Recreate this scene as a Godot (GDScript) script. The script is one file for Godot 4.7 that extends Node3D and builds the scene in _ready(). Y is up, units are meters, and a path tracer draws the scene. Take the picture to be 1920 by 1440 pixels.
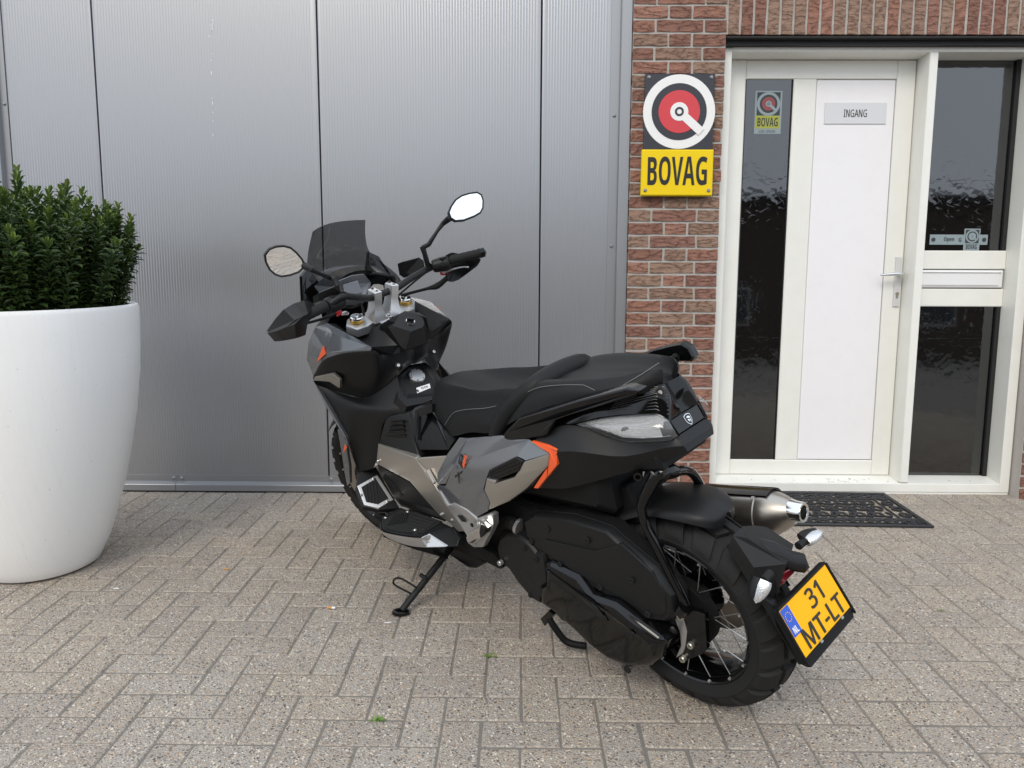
extends Node3D
# A grey and black adventure scooter on its side stand in front of a workshop entrance.

# ------------------------------------------------------------------ mesh building
class MB:
	var v := PackedVector3Array()
	func tri(a: Vector3, b: Vector3, c: Vector3) -> void:
		v.append(a); v.append(b); v.append(c)
	func quad(a: Vector3, b: Vector3, c: Vector3, d: Vector3) -> void:
		tri(a, b, c); tri(a, c, d)
	static func newell(p: Array) -> Vector3:
		var n := Vector3.ZERO
		for i in p.size():
			var a: Vector3 = p[i]
			var b: Vector3 = p[(i + 1) % p.size()]
			n += Vector3((a.y - b.y) * (a.z + b.z), (a.z - b.z) * (a.x + b.x), (a.x - b.x) * (a.y + b.y))
		return n.normalized()
	static func plane_axes(p: Array) -> Array:
		var n := newell(p)
		var u := n.cross(Vector3.UP if absf(n.y) < 0.9 else Vector3.RIGHT).normalized()
		return [u, n.cross(u), n]
	func poly(p: Array, flip := false) -> void:
		var ax := plane_axes(p)
		var q := PackedVector2Array()
		for a: Vector3 in p:
			q.append(Vector2(a.dot(ax[0]), a.dot(ax[1])))
		var idx := Geometry2D.triangulate_polygon(q)
		if idx.is_empty():
			for i in range(1, p.size() - 1):
				if flip: tri(p[0], p[i + 1], p[i])
				else: tri(p[0], p[i], p[i + 1])
			return
		for i in range(0, idx.size(), 3):
			var a: Vector3 = p[idx[i]]
			var b: Vector3 = p[idx[i + 1]]
			var c: Vector3 = p[idx[i + 2]]
			var s := (b - a).cross(c - a).dot(ax[2]) > 0.0
			if s != flip: tri(a, b, c)
			else: tri(a, c, b)
	func rings(rs: Array, cap0 := true, cap1 := true) -> void:
		for k in range(rs.size() - 1):
			var a: Array = rs[k]
			var b: Array = rs[k + 1]
			var n := a.size()
			for i in n:
				quad(a[i], b[i], b[(i + 1) % n], a[(i + 1) % n])
		if cap0: poly(rs[0], false)
		if cap1: poly(rs[-1], true)
	static func inset(p: Array, d: float) -> Array:
		var ax := plane_axes(p)
		var n := p.size()
		var out := []
		for i in n:
			var a: Vector3 = p[(i + n - 1) % n]
			var b: Vector3 = p[i]
			var c: Vector3 = p[(i + 1) % n]
			var nn: Vector3 = ax[2]
			var n1 := nn.cross(b - a).normalized()
			var n2 := nn.cross(c - b).normalized()
			var m := n1 + n2
			var l := m.length()
			if l < 0.25: m = n1
			else: m = m / l * minf(2.2, 2.0 / l)
			out.append(b + m * d)
		return out
	# a panel: outline, inward direction and depth, with a rounded front edge
	func panel(p: Array, inward: Vector3, t: float, bev := 0.003) -> void:
		var w := inward.normalized()
		var r1 := []
		var r2 := []
		var r3 := []
		for a: Vector3 in p:
			r1.append(a + w * bev * 0.35)
			r2.append(a + w * bev * 1.2)
			r3.append(a + w * t)
		rings([MB.inset(p, bev), MB.inset(r1, bev * 0.3), r2, r3])
	func box(c: Vector3, s: Vector3, b := Basis(), bev := 0.0) -> void:
		var h := s * 0.5
		var f := []
		for q in [[-1, -1], [1, -1], [1, 1], [-1, 1]]:
			f.append(q)
		if bev <= 0.0:
			var lo := []
			var hi := []
			for q in f:
				lo.append(c + b * Vector3(q[0] * h.x, q[1] * h.y, -h.z))
				hi.append(c + b * Vector3(q[0] * h.x, q[1] * h.y, h.z))
			rings([hi, lo])
			return
		var rs := []
		for e in [[h.z, bev], [h.z - bev, 0.0], [-h.z + bev, 0.0], [-h.z, bev]]:
			var r := []
			var hx: float = h.x - e[1]
			var hy: float = h.y - e[1]
			for q in [[-hx + bev * 0.5, -hy], [hx - bev * 0.5, -hy], [hx, -hy + bev * 0.5], [hx, hy - bev * 0.5], [hx - bev * 0.5, hy], [-hx + bev * 0.5, hy], [-hx, hy - bev * 0.5], [-hx, -hy + bev * 0.5]]:
				r.append(c + b * Vector3(q[0], q[1], e[0]))
			rs.append(r)
		rings(rs)
	func tube(path: Array, rad, n := 8, capped := true, squash := 1.0) -> void:
		var rs := []
		var up := Vector3.UP
		for i in path.size():
			var p: Vector3 = path[i]
			var d: Vector3 = (path[mini(i + 1, path.size() - 1)] - path[maxi(i - 1, 0)]).normalized()
			if i == 0 and absf(d.dot(up)) > 0.95: up = Vector3.RIGHT
			var s := d.cross(up).normalized()
			if s.length() < 0.5: s = d.cross(Vector3.FORWARD).normalized()
			var t := s.cross(d).normalized()
			up = t
			var r: float = rad[i] if rad is Array else rad
			var ring := []
			for k in n:
				var a := TAU * k / n
				ring.append(p + (s * cos(a) + t * sin(a) * squash) * r)
			rs.append(ring)
		rings(rs, capped, capped)
	# profile of (radius, along); axis is local z of xf
	func lathe(prof: Array, n: int, xf := Transform3D()) -> void:
		for i in n:
			var a0 := TAU * i / n
			var a1 := TAU * (i + 1) / n
			for k in range(prof.size() - 1):
				var p: Vector2 = prof[k]
				var q: Vector2 = prof[k + 1]
				var A := xf * Vector3(p.x * cos(a0), p.x * sin(a0), p.y)
				var B := xf * Vector3(p.x * cos(a1), p.x * sin(a1), p.y)
				var C := xf * Vector3(q.x * cos(a1), q.x * sin(a1), q.y)
				var D := xf * Vector3(q.x * cos(a0), q.x * sin(a0), q.y)
				if p.x > 1e-6: tri(A, B, C)
				if q.x > 1e-6: tri(A, C, D)
	static func cr(a: Vector3, b: Vector3, c: Vector3, d: Vector3, t: float) -> Vector3:
		return 0.5 * ((2.0 * b) + (c - a) * t + (2.0 * a - 5.0 * b + 4.0 * c - d) * t * t + (3.0 * b - a - 3.0 * c + d) * t * t * t)
	static func refine(line: Array, s: int) -> Array:
		if s <= 1: return line
		var out := []
		var n := line.size()
		for i in range(n - 1):
			var b: Vector3 = line[i]
			var c: Vector3 = line[i + 1]
			var a: Vector3 = line[i - 1] if i > 0 else b * 2.0 - c
			var d: Vector3 = line[i + 2] if i + 2 < n else c * 2.0 - b
			for k in s:
				out.append(cr(a, b, c, d, float(k) / s))
		out.append(line[n - 1])
		return out
	func grid(rows: Array, su := 4, sv := 4) -> void:
		var R := []
		for r in rows: R.append(MB.refine(r, su))
		var cols := []
		for j in R[0].size():
			var col := []
			for r in R: col.append(r[j])
			cols.append(MB.refine(col, sv))
		for j in range(cols.size() - 1):
			for i in range(cols[0].size() - 1):
				quad(cols[j][i], cols[j + 1][i], cols[j + 1][i + 1], cols[j][i + 1])
	func mesh(ang := 35.0) -> ArrayMesh:
		var n := v.size() / 3
		var fn := PackedVector3Array()
		fn.resize(n)
		var near := {}
		for i in n:
			var w := (v[i * 3 + 2] - v[i * 3]).cross(v[i * 3 + 1] - v[i * 3])
			fn[i] = w
			for k in 3:
				var key := Vector3i((v[i * 3 + k] * 20000.0).round())
				if near.has(key): near[key].append(i)
				else: near[key] = [i]
		var nn := PackedVector3Array()
		nn.resize(n * 3)
		var ca := cos(deg_to_rad(ang))
		for i in n:
			var f := fn[i].normalized()
			for k in 3:
				var s := Vector3.ZERO
				for j in near[Vector3i((v[i * 3 + k] * 20000.0).round())]:
					if fn[j].normalized().dot(f) > ca: s += fn[j]
				nn[i * 3 + k] = s.normalized() if s.length() > 0.0 else Vector3.UP
		var arr := []
		arr.resize(Mesh.ARRAY_MAX)
		arr[Mesh.ARRAY_VERTEX] = v
		arr[Mesh.ARRAY_NORMAL] = nn
		var m := ArrayMesh.new()
		m.add_surface_from_arrays(Mesh.PRIMITIVE_TRIANGLES, arr)
		return m

var M := {}
var rng := RandomNumberGenerator.new()

func mz(p: Array) -> Array:
	var o := []
	for a: Vector3 in p: o.append(Vector3(a.x, a.y, -a.z))
	return o
func sh(p: Array, d: Vector3) -> Array:
	var o := []
	for a: Vector3 in p: o.append(a + d)
	return o
func put(parent: Node, called: String, mesh: Mesh, mat: Material, xf := Transform3D()) -> MeshInstance3D:
	var o := MeshInstance3D.new()
	o.name = called
	o.mesh = mesh
	o.material_override = mat
	o.transform = xf
	parent.add_child(o, true)
	return o
func part(parent: Node, called: String, mb: MB, mat: Material, ang := 35.0) -> MeshInstance3D:
	return put(parent, called, mb.mesh(ang), mat)
func thing(called: String, label: String, category: String, at := Transform3D(), group := "") -> Node3D:
	var o := Node3D.new()
	o.name = called
	o.transform = at
	add_child(o, true)
	return tag(o, label, category, group)
func tag(o: Node3D, label: String, category: String, group := "", kind := "") -> Node3D:
	o.set_meta("label", label)
	o.set_meta("category", category)
	if group != "": o.set_meta("group", group)
	if kind != "": o.set_meta("kind", kind)
	return o
func structure(o: Node3D, label := "") -> Node3D:
	o.set_meta("kind", "structure")
	if label != "": o.set_meta("label", label)
	return o

# ------------------------------------------------------------------ materials
func lin(r: float, g: float, b: float) -> Color:
	return Color(r, g, b).linear_to_srgb()
func mat(c: Color, rough := 0.5, metal := 0.0, coat := 0.0) -> StandardMaterial3D:
	var m := StandardMaterial3D.new()
	m.albedo_color = c
	m.roughness = rough
	m.metallic = metal
	if coat > 0.0:
		m.clearcoat_enabled = true
		m.clearcoat = coat
		m.clearcoat_roughness = 0.04
	return m
func noise_tex(freq: float, size := 512, normal := false, strength := 4.0, type := FastNoiseLite.TYPE_SIMPLEX_SMOOTH, ramp: Gradient = null, octaves := 4, sd := 1) -> NoiseTexture2D:
	var n := FastNoiseLite.new()
	n.seed = sd
	n.noise_type = type
	n.frequency = freq
	n.fractal_octaves = octaves
	var t := NoiseTexture2D.new()
	t.width = size
	t.height = size
	t.seamless = true
	t.noise = n
	t.as_normal_map = normal
	t.bump_strength = strength
	if ramp: t.color_ramp = ramp
	return t
func ramp(cs: Array) -> Gradient:
	var g := Gradient.new()
	g.offsets = PackedFloat32Array()
	var of := PackedFloat32Array()
	var co := PackedColorArray()
	for c in cs:
		of.append(c[0]); co.append(c[1])
	g.offsets = of
	g.colors = co
	return g
func tri_scale(m: StandardMaterial3D, s: float, world := false) -> void:
	m.uv1_triplanar = true
	m.uv1_world_triplanar = world
	m.uv1_scale = Vector3(s, s, s)

func aggregate_image(n: int, stones: int, base: Color, spread: float, sd: int) -> Image:
	# washed concrete: small pebbles of several colours in a grey cement
	var r := RandomNumberGenerator.new()
	r.seed = sd
	var im := Image.create(n, n, false, Image.FORMAT_RGB8)
	var fn := FastNoiseLite.new()
	fn.seed = sd
	fn.frequency = 0.11
	for y in n:
		for x in n:
			var k := 1.0 + 0.16 * fn.get_noise_2d(x, y) + r.randf_range(-0.06, 0.06)
			im.set_pixel(x, y, Color(base.r * k, base.g * k, base.b * k))
	var cols := [Color(0.80, 0.75, 0.67), Color(0.87, 0.83, 0.77), Color(0.40, 0.36, 0.33), Color(0.31, 0.29, 0.28), Color(0.55, 0.47, 0.40), Color(0.62, 0.57, 0.52), Color(0.72, 0.60, 0.47), Color(0.49, 0.45, 0.43), Color(0.68, 0.64, 0.6)]
	for i in stones:
		var c: Color = base.lerp(cols[r.randi() % cols.size()], spread * r.randf_range(0.55, 1.0))
		var cx := r.randf() * n
		var cy := r.randf() * n
		var rad := 1.7 + 5.4 * pow(r.randf(), 2.0)
		var a := r.randf() * TAU
		var sq := r.randf_range(0.5, 1.0)
		var R := int(ceil(rad))
		for dy in range(-R, R + 1):
			for dx in range(-R, R + 1):
				var u := (dx * cos(a) + dy * sin(a)) / rad
				var w := (-dx * sin(a) + dy * cos(a)) / (rad * sq)
				if u * u + w * w <= 1.0:
					im.set_pixel(posmod(int(cx) + dx, n), posmod(int(cy) + dy, n), c)
	im.generate_mipmaps()
	return im

func build_materials() -> void:
	# scooter
	M.matte = mat(lin(0.009, 0.0092, 0.0098), 0.46)
	M.matte.metallic_specular = 0.38
	M.matte.normal_enabled = true
	M.matte.normal_texture = noise_tex(0.09, 512, true, 1.2)
	M.matte.normal_scale = 0.25
	tri_scale(M.matte, 9.0)
	M.soft = mat(lin(0.007, 0.0072, 0.0075), 0.6)
	M.soft.metallic_specular = 0.3
	M.gloss = mat(lin(0.003, 0.003, 0.0033), 0.1)
	M.gloss.metallic_specular = 0.45
	M.grey = mat(lin(0.085, 0.09, 0.099), 0.14, 0.0, 1.0)
	M.champ = mat(lin(0.43, 0.405, 0.365), 0.33, 0.75, 0.35)
	M.silver = mat(lin(0.55, 0.55, 0.55), 0.36, 0.85)
	M.alu = mat(lin(0.62, 0.62, 0.62), 0.42, 0.9)
	M.chrome = mat(lin(0.75, 0.75, 0.74), 0.12, 1.0)
	M.steel = mat(lin(0.42, 0.385, 0.34), 0.4, 1.0)
	M.steel.roughness_texture = noise_tex(0.02, 512, false, 1, FastNoiseLite.TYPE_SIMPLEX_SMOOTH, ramp([[0.0, Color(0.75, 0.75, 0.75)], [1.0, Color(1, 1, 1)]]))
	tri_scale(M.steel, 4.0)
	M.orange = mat(lin(0.87, 0.115, 0.022), 0.4, 0.0, 0.4)
	M.red = mat(lin(0.62, 0.02, 0.03), 0.4)
	M.gold = mat(lin(0.52, 0.31, 0.06), 0.3, 0.9)
	M.rubber = mat(lin(0.019, 0.019, 0.019), 0.72)
	M.rubber.metallic_specular = 0.3
	M.rubber.normal_enabled = true
	M.rubber.normal_texture = noise_tex(0.06, 512, true, 3.0)
	M.rubber.normal_scale = 0.35
	tri_scale(M.rubber, 7.0)
	M.seat = mat(lin(0.0095, 0.0098, 0.0105), 0.55)
	M.seat.metallic_specular = 0.35
	M.seat.normal_enabled = true
	M.seat.normal_texture = noise_tex(0.16, 512, true, 3.0, FastNoiseLite.TYPE_CELLULAR)
	M.seat.normal_scale = 0.35
	tri_scale(M.seat, 9.0)
	M.thread = mat(lin(0.16, 0.16, 0.16), 0.8)
	M.black_hole = mat(lin(0.004, 0.004, 0.004), 0.9)
	M.lens = mat(Color(0.86, 0.88, 0.9, 0.12), 0.04)
	M.lens.transparency = BaseMaterial3D.TRANSPARENCY_ALPHA
	M.reflector = mat(lin(0.7, 0.71, 0.72), 0.22, 0.9)
	M.reflector.normal_enabled = true
	M.reflector.normal_texture = noise_tex(0.12, 256, true, 8.0, FastNoiseLite.TYPE_CELLULAR)
	tri_scale(M.reflector, 30.0)
	M.red_lens = mat(lin(0.16, 0.004, 0.012), 0.15, 0.0, 1.0)
	M.mirror = mat(lin(0.9, 0.91, 0.92), 0.01, 1.0)
	M.screen = mat(Color(0.06, 0.07, 0.08, 0.52), 0.05)
	M.screen.transparency = BaseMaterial3D.TRANSPARENCY_ALPHA
	M.display = mat(lin(0.07, 0.072, 0.075), 0.3)
	M.sticker = mat(lin(0.75, 0.75, 0.75), 0.5)
	M.ink = mat(lin(0.012, 0.012, 0.012), 0.6)
	M.plate = mat(lin(0.86, 0.43, 0.002), 0.5)
	M.plate.metallic_specular = 0.3
	M.plate_blue = mat(lin(0.01, 0.08, 0.5), 0.4)
	M.white = mat(lin(0.78, 0.78, 0.78), 0.4)
	M.bolt = mat(lin(0.5, 0.48, 0.42), 0.35, 0.9)
	# building
	M.metal_panel = mat(lin(0.36, 0.365, 0.38), 0.31, 0.65)
	M.metal_trim = mat(lin(0.31, 0.315, 0.325), 0.36, 0.6)
	M.dark_gap = mat(lin(0.02, 0.02, 0.022), 0.8)
	M.mortar = mat(lin(0.50, 0.475, 0.44), 0.95)
	M.mortar.normal_enabled = true
	M.mortar.normal_texture = noise_tex(0.12, 512, true, 6.0)
	tri_scale(M.mortar, 5.0, true)
	M.bricks = []
	var crease := noise_tex(0.012, 512, true, 9.0, FastNoiseLite.TYPE_SIMPLEX_SMOOTH, null, 5, 21)
	crease.noise.fractal_type = FastNoiseLite.FRACTAL_RIDGED
	crease.noise.domain_warp_enabled = true
	crease.noise.domain_warp_amplitude = 18.0
	crease.noise.domain_warp_frequency = 0.012
	var bt := noise_tex(0.012, 512, false, 1.0, FastNoiseLite.TYPE_SIMPLEX_SMOOTH, ramp([[0.0, Color(1, 0.98, 0.95)], [0.55, Color(0.9, 0.88, 0.86)], [0.84, Color(0.72, 0.68, 0.66)], [1.0, Color(0.34, 0.31, 0.30)]]), 5, 21)
	bt.noise.fractal_type = FastNoiseLite.FRACTAL_RIDGED
	bt.noise.domain_warp_enabled = true
	bt.noise.domain_warp_amplitude = 18.0
	bt.noise.domain_warp_frequency = 0.012
	for c in [[0.34, 0.175, 0.13], [0.38, 0.205, 0.155], [0.31, 0.165, 0.13], [0.34, 0.23, 0.175], [0.32, 0.21, 0.16], [0.28, 0.145, 0.11]]:
		var b := mat(lin(c[0], c[1], c[2]), 0.92)
		b.albedo_texture = bt
		b.normal_enabled = true
		b.normal_texture = crease
		b.normal_scale = 1.6
		b.uv1_triplanar = true
		b.uv1_world_triplanar = true
		b.uv1_scale = Vector3(1.6, 4.2, 3.0)
		M.bricks.append(b)
	M.frame = mat(lin(0.80, 0.797, 0.75), 0.36)
	M.frame.albedo_texture = noise_tex(0.01, 512, false, 1, FastNoiseLite.TYPE_SIMPLEX_SMOOTH, ramp([[0.0, Color(0.982, 0.98, 0.974)], [0.5, Color(0.994, 0.994, 0.992)], [1.0, Color(1, 1, 1)]]))
	tri_scale(M.frame, 1.3)
	M.door_panel = mat(lin(0.83, 0.815, 0.825), 0.4)
	M.door_panel.albedo_texture = noise_tex(0.02, 512, false, 1, FastNoiseLite.TYPE_SIMPLEX_SMOOTH, ramp([[0.0, Color(0.988, 0.988, 0.988)], [0.4, Color(0.996, 0.996, 0.996)], [1.0, Color(1, 1, 1)]]))
	tri_scale(M.door_panel, 0.8)
	M.scuff = mat(lin(0.22, 0.21, 0.19), 0.7)
	M.gasket = mat(lin(0.012, 0.012, 0.013), 0.6)
	M.sign_black = mat(lin(0.028, 0.028, 0.034), 0.3)
	M.sign_white = mat(lin(0.80, 0.79, 0.77), 0.3)
	M.sign_red = mat(lin(0.60, 0.045, 0.055), 0.3)
	M.sign_yellow = mat(lin(0.82, 0.58, 0.006), 0.4)
	M.sign_yellow.metallic_specular = 0.35
	M.brushed = mat(lin(0.66, 0.66, 0.665), 0.42, 0.3)
	M.pale_film = mat(lin(0.25, 0.31, 0.33), 0.5)
	M.film_red = mat(lin(0.25, 0.06, 0.06), 0.5)
	M.film_yellow = mat(lin(0.34, 0.36, 0.05), 0.5)
	M.film_dark = mat(lin(0.03, 0.035, 0.04), 0.5)
	M.room = mat(lin(0.045, 0.042, 0.036), 0.8)
	# patterned glass: short curved strokes pressed into the pane
	var N := 1024
	var hf := PackedFloat32Array()
	hf.resize(N * N)
	var r := RandomNumberGenerator.new()
	r.seed = 77
	for i in 560:
		var p := Vector2(r.randf() * N, r.randf() * N)
		var a := r.randf() * TAU
		var len := r.randf_range(26, 82)
		var bend := r.randf_range(-0.02, 0.02)
		var hgt := r.randf_range(0.8, 2.0) * (1 if r.randf() < 0.55 else -1)
		for s in int(len):
			p += Vector2(cos(a), sin(a))
			a += bend
			var wv := hgt * sin(PI * s / len)
			for dy in range(-3, 4):
				for dx in range(-3, 4):
					var g := wv * exp(-(dx * dx + dy * dy) / 3.6)
					var k := posmod(int(p.y) + dy, N) * N + posmod(int(p.x) + dx, N)
					if absf(g) > absf(hf[k]): hf[k] = g
	var wn := FastNoiseLite.new()
	wn.seed = 12
	wn.frequency = 0.006
	wn.fractal_octaves = 3
	for y in N:
		for x in N:
			hf[y * N + x] += 7.0 * wn.get_noise_2d(x, y)
	var im := Image.create(N, N, true, Image.FORMAT_RGB8)
	for y in N:
		for x in N:
			var gx := hf[y * N + (x + 1) % N] - hf[y * N + x]
			var gy := hf[((y + 1) % N) * N + x] - hf[y * N + x]
			var nv := Vector3(-gx * 0.16, gy * 0.16, 1.0).normalized()
			im.set_pixel(x, y, Color(nv.x * 0.5 + 0.5, nv.y * 0.5 + 0.5, nv.z * 0.5 + 0.5))
	im.generate_mipmaps()
	M.glass = mat(Color(0.02, 0.025, 0.025, 0.90), 0.03)
	M.glass.metallic_specular = 1.0
	M.glass.clearcoat_enabled = true
	M.glass.clearcoat = 1.0
	M.glass.clearcoat_roughness = 0.03
	M.glass.normal_enabled = true
	M.glass.normal_texture = ImageTexture.create_from_image(im)
	M.glass.normal_scale = 0.5
	M.glass.transparency = BaseMaterial3D.TRANSPARENCY_ALPHA
	tri_scale(M.glass, 1.25)
	# ground
	M.pavers = []
	var agg := ImageTexture.create_from_image(aggregate_image(1024, 14500, Color(0.63, 0.60, 0.562), 1.0, 5))
	var agn := noise_tex(0.16, 512, true, 5.0)
	for c in [[1.0, 1.0, 1.0], [0.98, 0.975, 0.97], [1.0, 0.99, 0.975], [0.96, 0.955, 0.955]]:
		var p := mat(Color(c[0], c[1], c[2]), 0.93)
		p.albedo_texture = agg
		p.normal_enabled = true
		p.normal_texture = agn
		p.normal_scale = 0.8
		p.uv1_triplanar = true
		p.uv1_world_triplanar = true
		p.uv1_scale = Vector3(1.73, 1.73, 1.73)
		M.pavers.append(p)
	M.sand = mat(lin(0.235, 0.212, 0.185), 1.0)
	M.sand.normal_enabled = true
	M.sand.normal_texture = noise_tex(0.2, 512, true, 8.0)
	tri_scale(M.sand, 6.0, true)
	M.asphalt = mat(lin(0.20, 0.185, 0.17), 0.95)
	M.pot = mat(lin(0.92, 0.915, 0.90), 0.36)
	M.pot.albedo_texture = noise_tex(0.012, 512, false, 1, FastNoiseLite.TYPE_SIMPLEX_SMOOTH, ramp([[0.0, Color(0.95, 0.945, 0.93)], [0.35, Color(0.985, 0.98, 0.975)], [1.0, Color(1, 1, 1)]]), 5, 4)
	M.pot.uv1_triplanar = true
	M.pot.uv1_scale = Vector3(2.2, 0.9, 2.2)
	var pi := Image.create(512, 512, true, Image.FORMAT_RGB8)
	pi.fill(Color(1, 1, 1))
	for i in 150:
		var x := r.randi() % 512
		var y := r.randi() % 512
		var k := r.randf_range(0.972, 0.993)
		for q in r.randi_range(60, 300):
			var c := pi.get_pixel(x, (y + q) % 512)
			pi.set_pixel(x, (y + q) % 512, Color(c.r * k, c.g * k, c.b * k * 0.998))
	for i in 26:
		var x := r.randi() % 512
		var y := r.randi() % 512
		for q in r.randi_range(1, 4):
			pi.set_pixel((x + q / 2) % 512, (y + q) % 512, Color(0.45, 0.42, 0.36))
	pi.generate_mipmaps()
	M.pot.albedo_texture = ImageTexture.create_from_image(pi)
	M.pot.uv1_scale = Vector3(1.6, 1.6, 1.6)
	M.soil = mat(lin(0.02, 0.015, 0.011), 1.0)
	M.leaf = mat(Color(1, 1, 1), 0.42)
	M.leaf.vertex_color_use_as_albedo = true
	M.leaf.backlight_enabled = true
	M.leaf.backlight = lin(0.05, 0.09, 0.012)
	M.leaf.cull_mode = BaseMaterial3D.CULL_DISABLED
	M.mat_rubber = mat(lin(0.017, 0.018, 0.021), 0.6)
	M.far_wall = mat(lin(0.09, 0.062, 0.048), 0.9)
	M.far_roof = mat(lin(0.05, 0.045, 0.042), 0.9)
	M.far_glass = mat(lin(0.02, 0.025, 0.03), 0.1)

# ------------------------------------------------------------------ lettering
func text(parent: Node, called: String, s: String, height: float, wide: float, m: Material, xf: Transform3D, bold := false, depth := 0.0015, heavy := 0.0) -> MeshInstance3D:
	var f := SystemFont.new()
	f.font_names = PackedStringArray(["Droid Sans"])
	f.font_weight = 700 if bold else 400
	var t := TextMesh.new()
	if heavy != 0.0:
		var fv := FontVariation.new()
		fv.base_font = f
		fv.variation_embolden = heavy
		t.font = fv
	else:
		t.font = f
	t.text = s
	t.font_size = 64
	t.pixel_size = 0.01
	t.depth = 0.02
	t.curve_step = 1.0
	var bb := t.get_aabb()
	var sy := height / bb.size.y
	var sx := wide / bb.size.x
	var c := bb.get_center()
	var b := Basis().scaled(Vector3(sx, sy, depth / 0.02))
	var local := Transform3D(b, -(b * c))
	return put(parent, called, t, m, xf * local)

# ------------------------------------------------------------------ setting
const SLOPE := 0.0534
var WT := Transform3D(Basis(Vector3(1, 0, 0), Vector3(0, 0.998574, -0.053382), Vector3(0, 0.053382, 0.998574)), Vector3(0, 0, -3.4845))

func extrude_profile(mb: MB, prof: Array, a: Vector3, dir: Vector3, length: float, e1: Vector3, e2: Vector3) -> void:
	# prof: Vector2 list along e1, e2; swept along dir
	var r0 := []
	var r1 := []
	for p: Vector2 in prof:
		var q := a + e1 * p.x + e2 * p.y
		r0.append(q); r1.append(q + dir * length)
	for i in range(prof.size() - 1):
		mb.quad(r0[i], r0[i + 1], r1[i + 1], r1[i])

func ribbed(x0: float, x1: float, y0: float, y1: float, z: float) -> ArrayMesh:
	var mb := MB.new()
	var pitch := 0.0137
	var n := int((x1 - x0 - 0.03) / pitch)
	var s := x0 + ((x1 - x0) - n * pitch) * 0.5
	var pr: Array = [Vector2(x0, z - 0.045), Vector2(x0, z - 0.003), Vector2(x0 + 0.003, z)]
	for i in n:
		var x := s + i * pitch
		pr.append(Vector2(x, z))
		pr.append(Vector2(x + pitch * 0.22, z - 0.0009))
		pr.append(Vector2(x + pitch * 0.5, z - 0.0009))
		pr.append(Vector2(x + pitch * 0.72, z))
	pr.append(Vector2(x1 - 0.003, z)); pr.append(Vector2(x1, z - 0.003)); pr.append(Vector2(x1, z - 0.045))
	extrude_profile(mb, pr, Vector3(0, y0, 0), Vector3.UP, y1 - y0, Vector3.RIGHT, Vector3.BACK)
	return mb.mesh(50)

func screw(parent: Node, at: Vector3) -> void:
	var mb := MB.new()
	mb.lathe([Vector2(0, 0.007), Vector2(0.005, 0.0065), Vector2(0.0075, 0.003), Vector2(0.009, 0.0015), Vector2(0.009, -0.001)], 10, Transform3D(Basis(), at))
	part(parent, "screw", mb, M.metal_trim, 30)

func build_metal_wall() -> void:
	var t := thing("metal_clad_wall", "grey ribbed metal cladding wall with vertical panel joints and base flashing", "wall", WT)
	var top := 3.3
	var back := MB.new()
	back.box(Vector3(-1.6, 1.65, -0.10), Vector3(4.2, 3.3, 0.06))
	part(t, "backing", back, M.dark_gap)
	for e in [[-3.7, -2.625], [-2.507, -2.073], [-2.067, -0.987], [-0.981, 0.092], [0.098, 0.44]]:
		put(t, "cladding_panel", ribbed(e[0], e[1], 0.04, top, -0.03), M.metal_panel)
	var mb := MB.new()
	extrude_profile(mb, [Vector2(0.427, -0.03), Vector2(0.428, -0.0275), Vector2(0.470, -0.0265), Vector2(0.474, -0.003), Vector2(0.4775, 0.0), Vector2(0.5215, 0.001), Vector2(0.5245, -0.002), Vector2(0.5245, -0.12)], Vector3(0, 0.0, 0), Vector3.UP, top, Vector3.RIGHT, Vector3.BACK)
	part(t, "corner_trim", mb, M.metal_trim, 25)
	mb = MB.new()
	extrude_profile(mb, [Vector2(-2.64, -0.05), Vector2(-2.64, -0.004), Vector2(-2.637, 0.0), Vector2(-2.548, 0.001), Vector2(-2.545, -0.002), Vector2(-2.542, -0.0265), Vector2(-2.509, -0.0275), Vector2(-2.508, -0.032)], Vector3(0, 0.0, 0), Vector3.UP, top, Vector3.RIGHT, Vector3.BACK)
	part(t, "corner_trim", mb, M.metal_trim, 25)
	for e in [[-3.7, -1.771], [-1.769, 0.426]]:
		mb = MB.new()
		extrude_profile(mb, [Vector2(0.083, -0.031), Vector2(0.0825, -0.0255), Vector2(0.052, -0.0245), Vector2(0.040, -0.002), Vector2(0.037, 0.0), Vector2(0.008, 0.002), Vector2(0.006, -0.001), Vector2(0.006, -0.06)], Vector3(e[0], 0, 0), Vector3.RIGHT, e[1] - e[0], Vector3.UP, Vector3.BACK)
		part(t, "base_flashing", mb, M.metal_trim, 25)
	mb = MB.new()
	mb.box(Vector3(-1.62, -0.04, -0.06), Vector3(4.3, 0.09, 0.1))
	part(t, "footing", mb, M.dark_gap)
	for p in [Vector3(-2.522, 1.93, -0.0265), Vector3(0.450, 1.878, -0.0265), Vector3(0.449, 1.257, -0.0265), Vector3(0.449, 0.55, -0.0265), Vector3(-1.79, 0.067, -0.0245), Vector3(-1.748, 0.066, -0.0245), Vector3(-0.972, 0.066, -0.0245), Vector3(-0.3, 0.066, -0.0245), Vector3(-2.522, 1.1, -0.0265)]:
		screw(t, p)
	# dried white drips on one panel
	var r := RandomNumberGenerator.new()
	r.seed = 11
	mb = MB.new()
	for i in 26:
		var y := 2.33 - pow(r.randf(), 1.6) * 0.55
		var w := r.randf_range(0.0012, 0.003)
		var x := -1.492 - (2.33 - y) * 0.03 + r.randf_range(-0.012, 0.012) * (1.0 if y > 2.2 else 0.25)
		mb.box(Vector3(x, y, -0.0296), Vector3(w, w * r.randf_range(1.5, 6.0), 0.001))
	var dr := part(t, "dried_drip", mb, M.sign_white)
	dr.set_meta("kind", "stuff")

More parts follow.
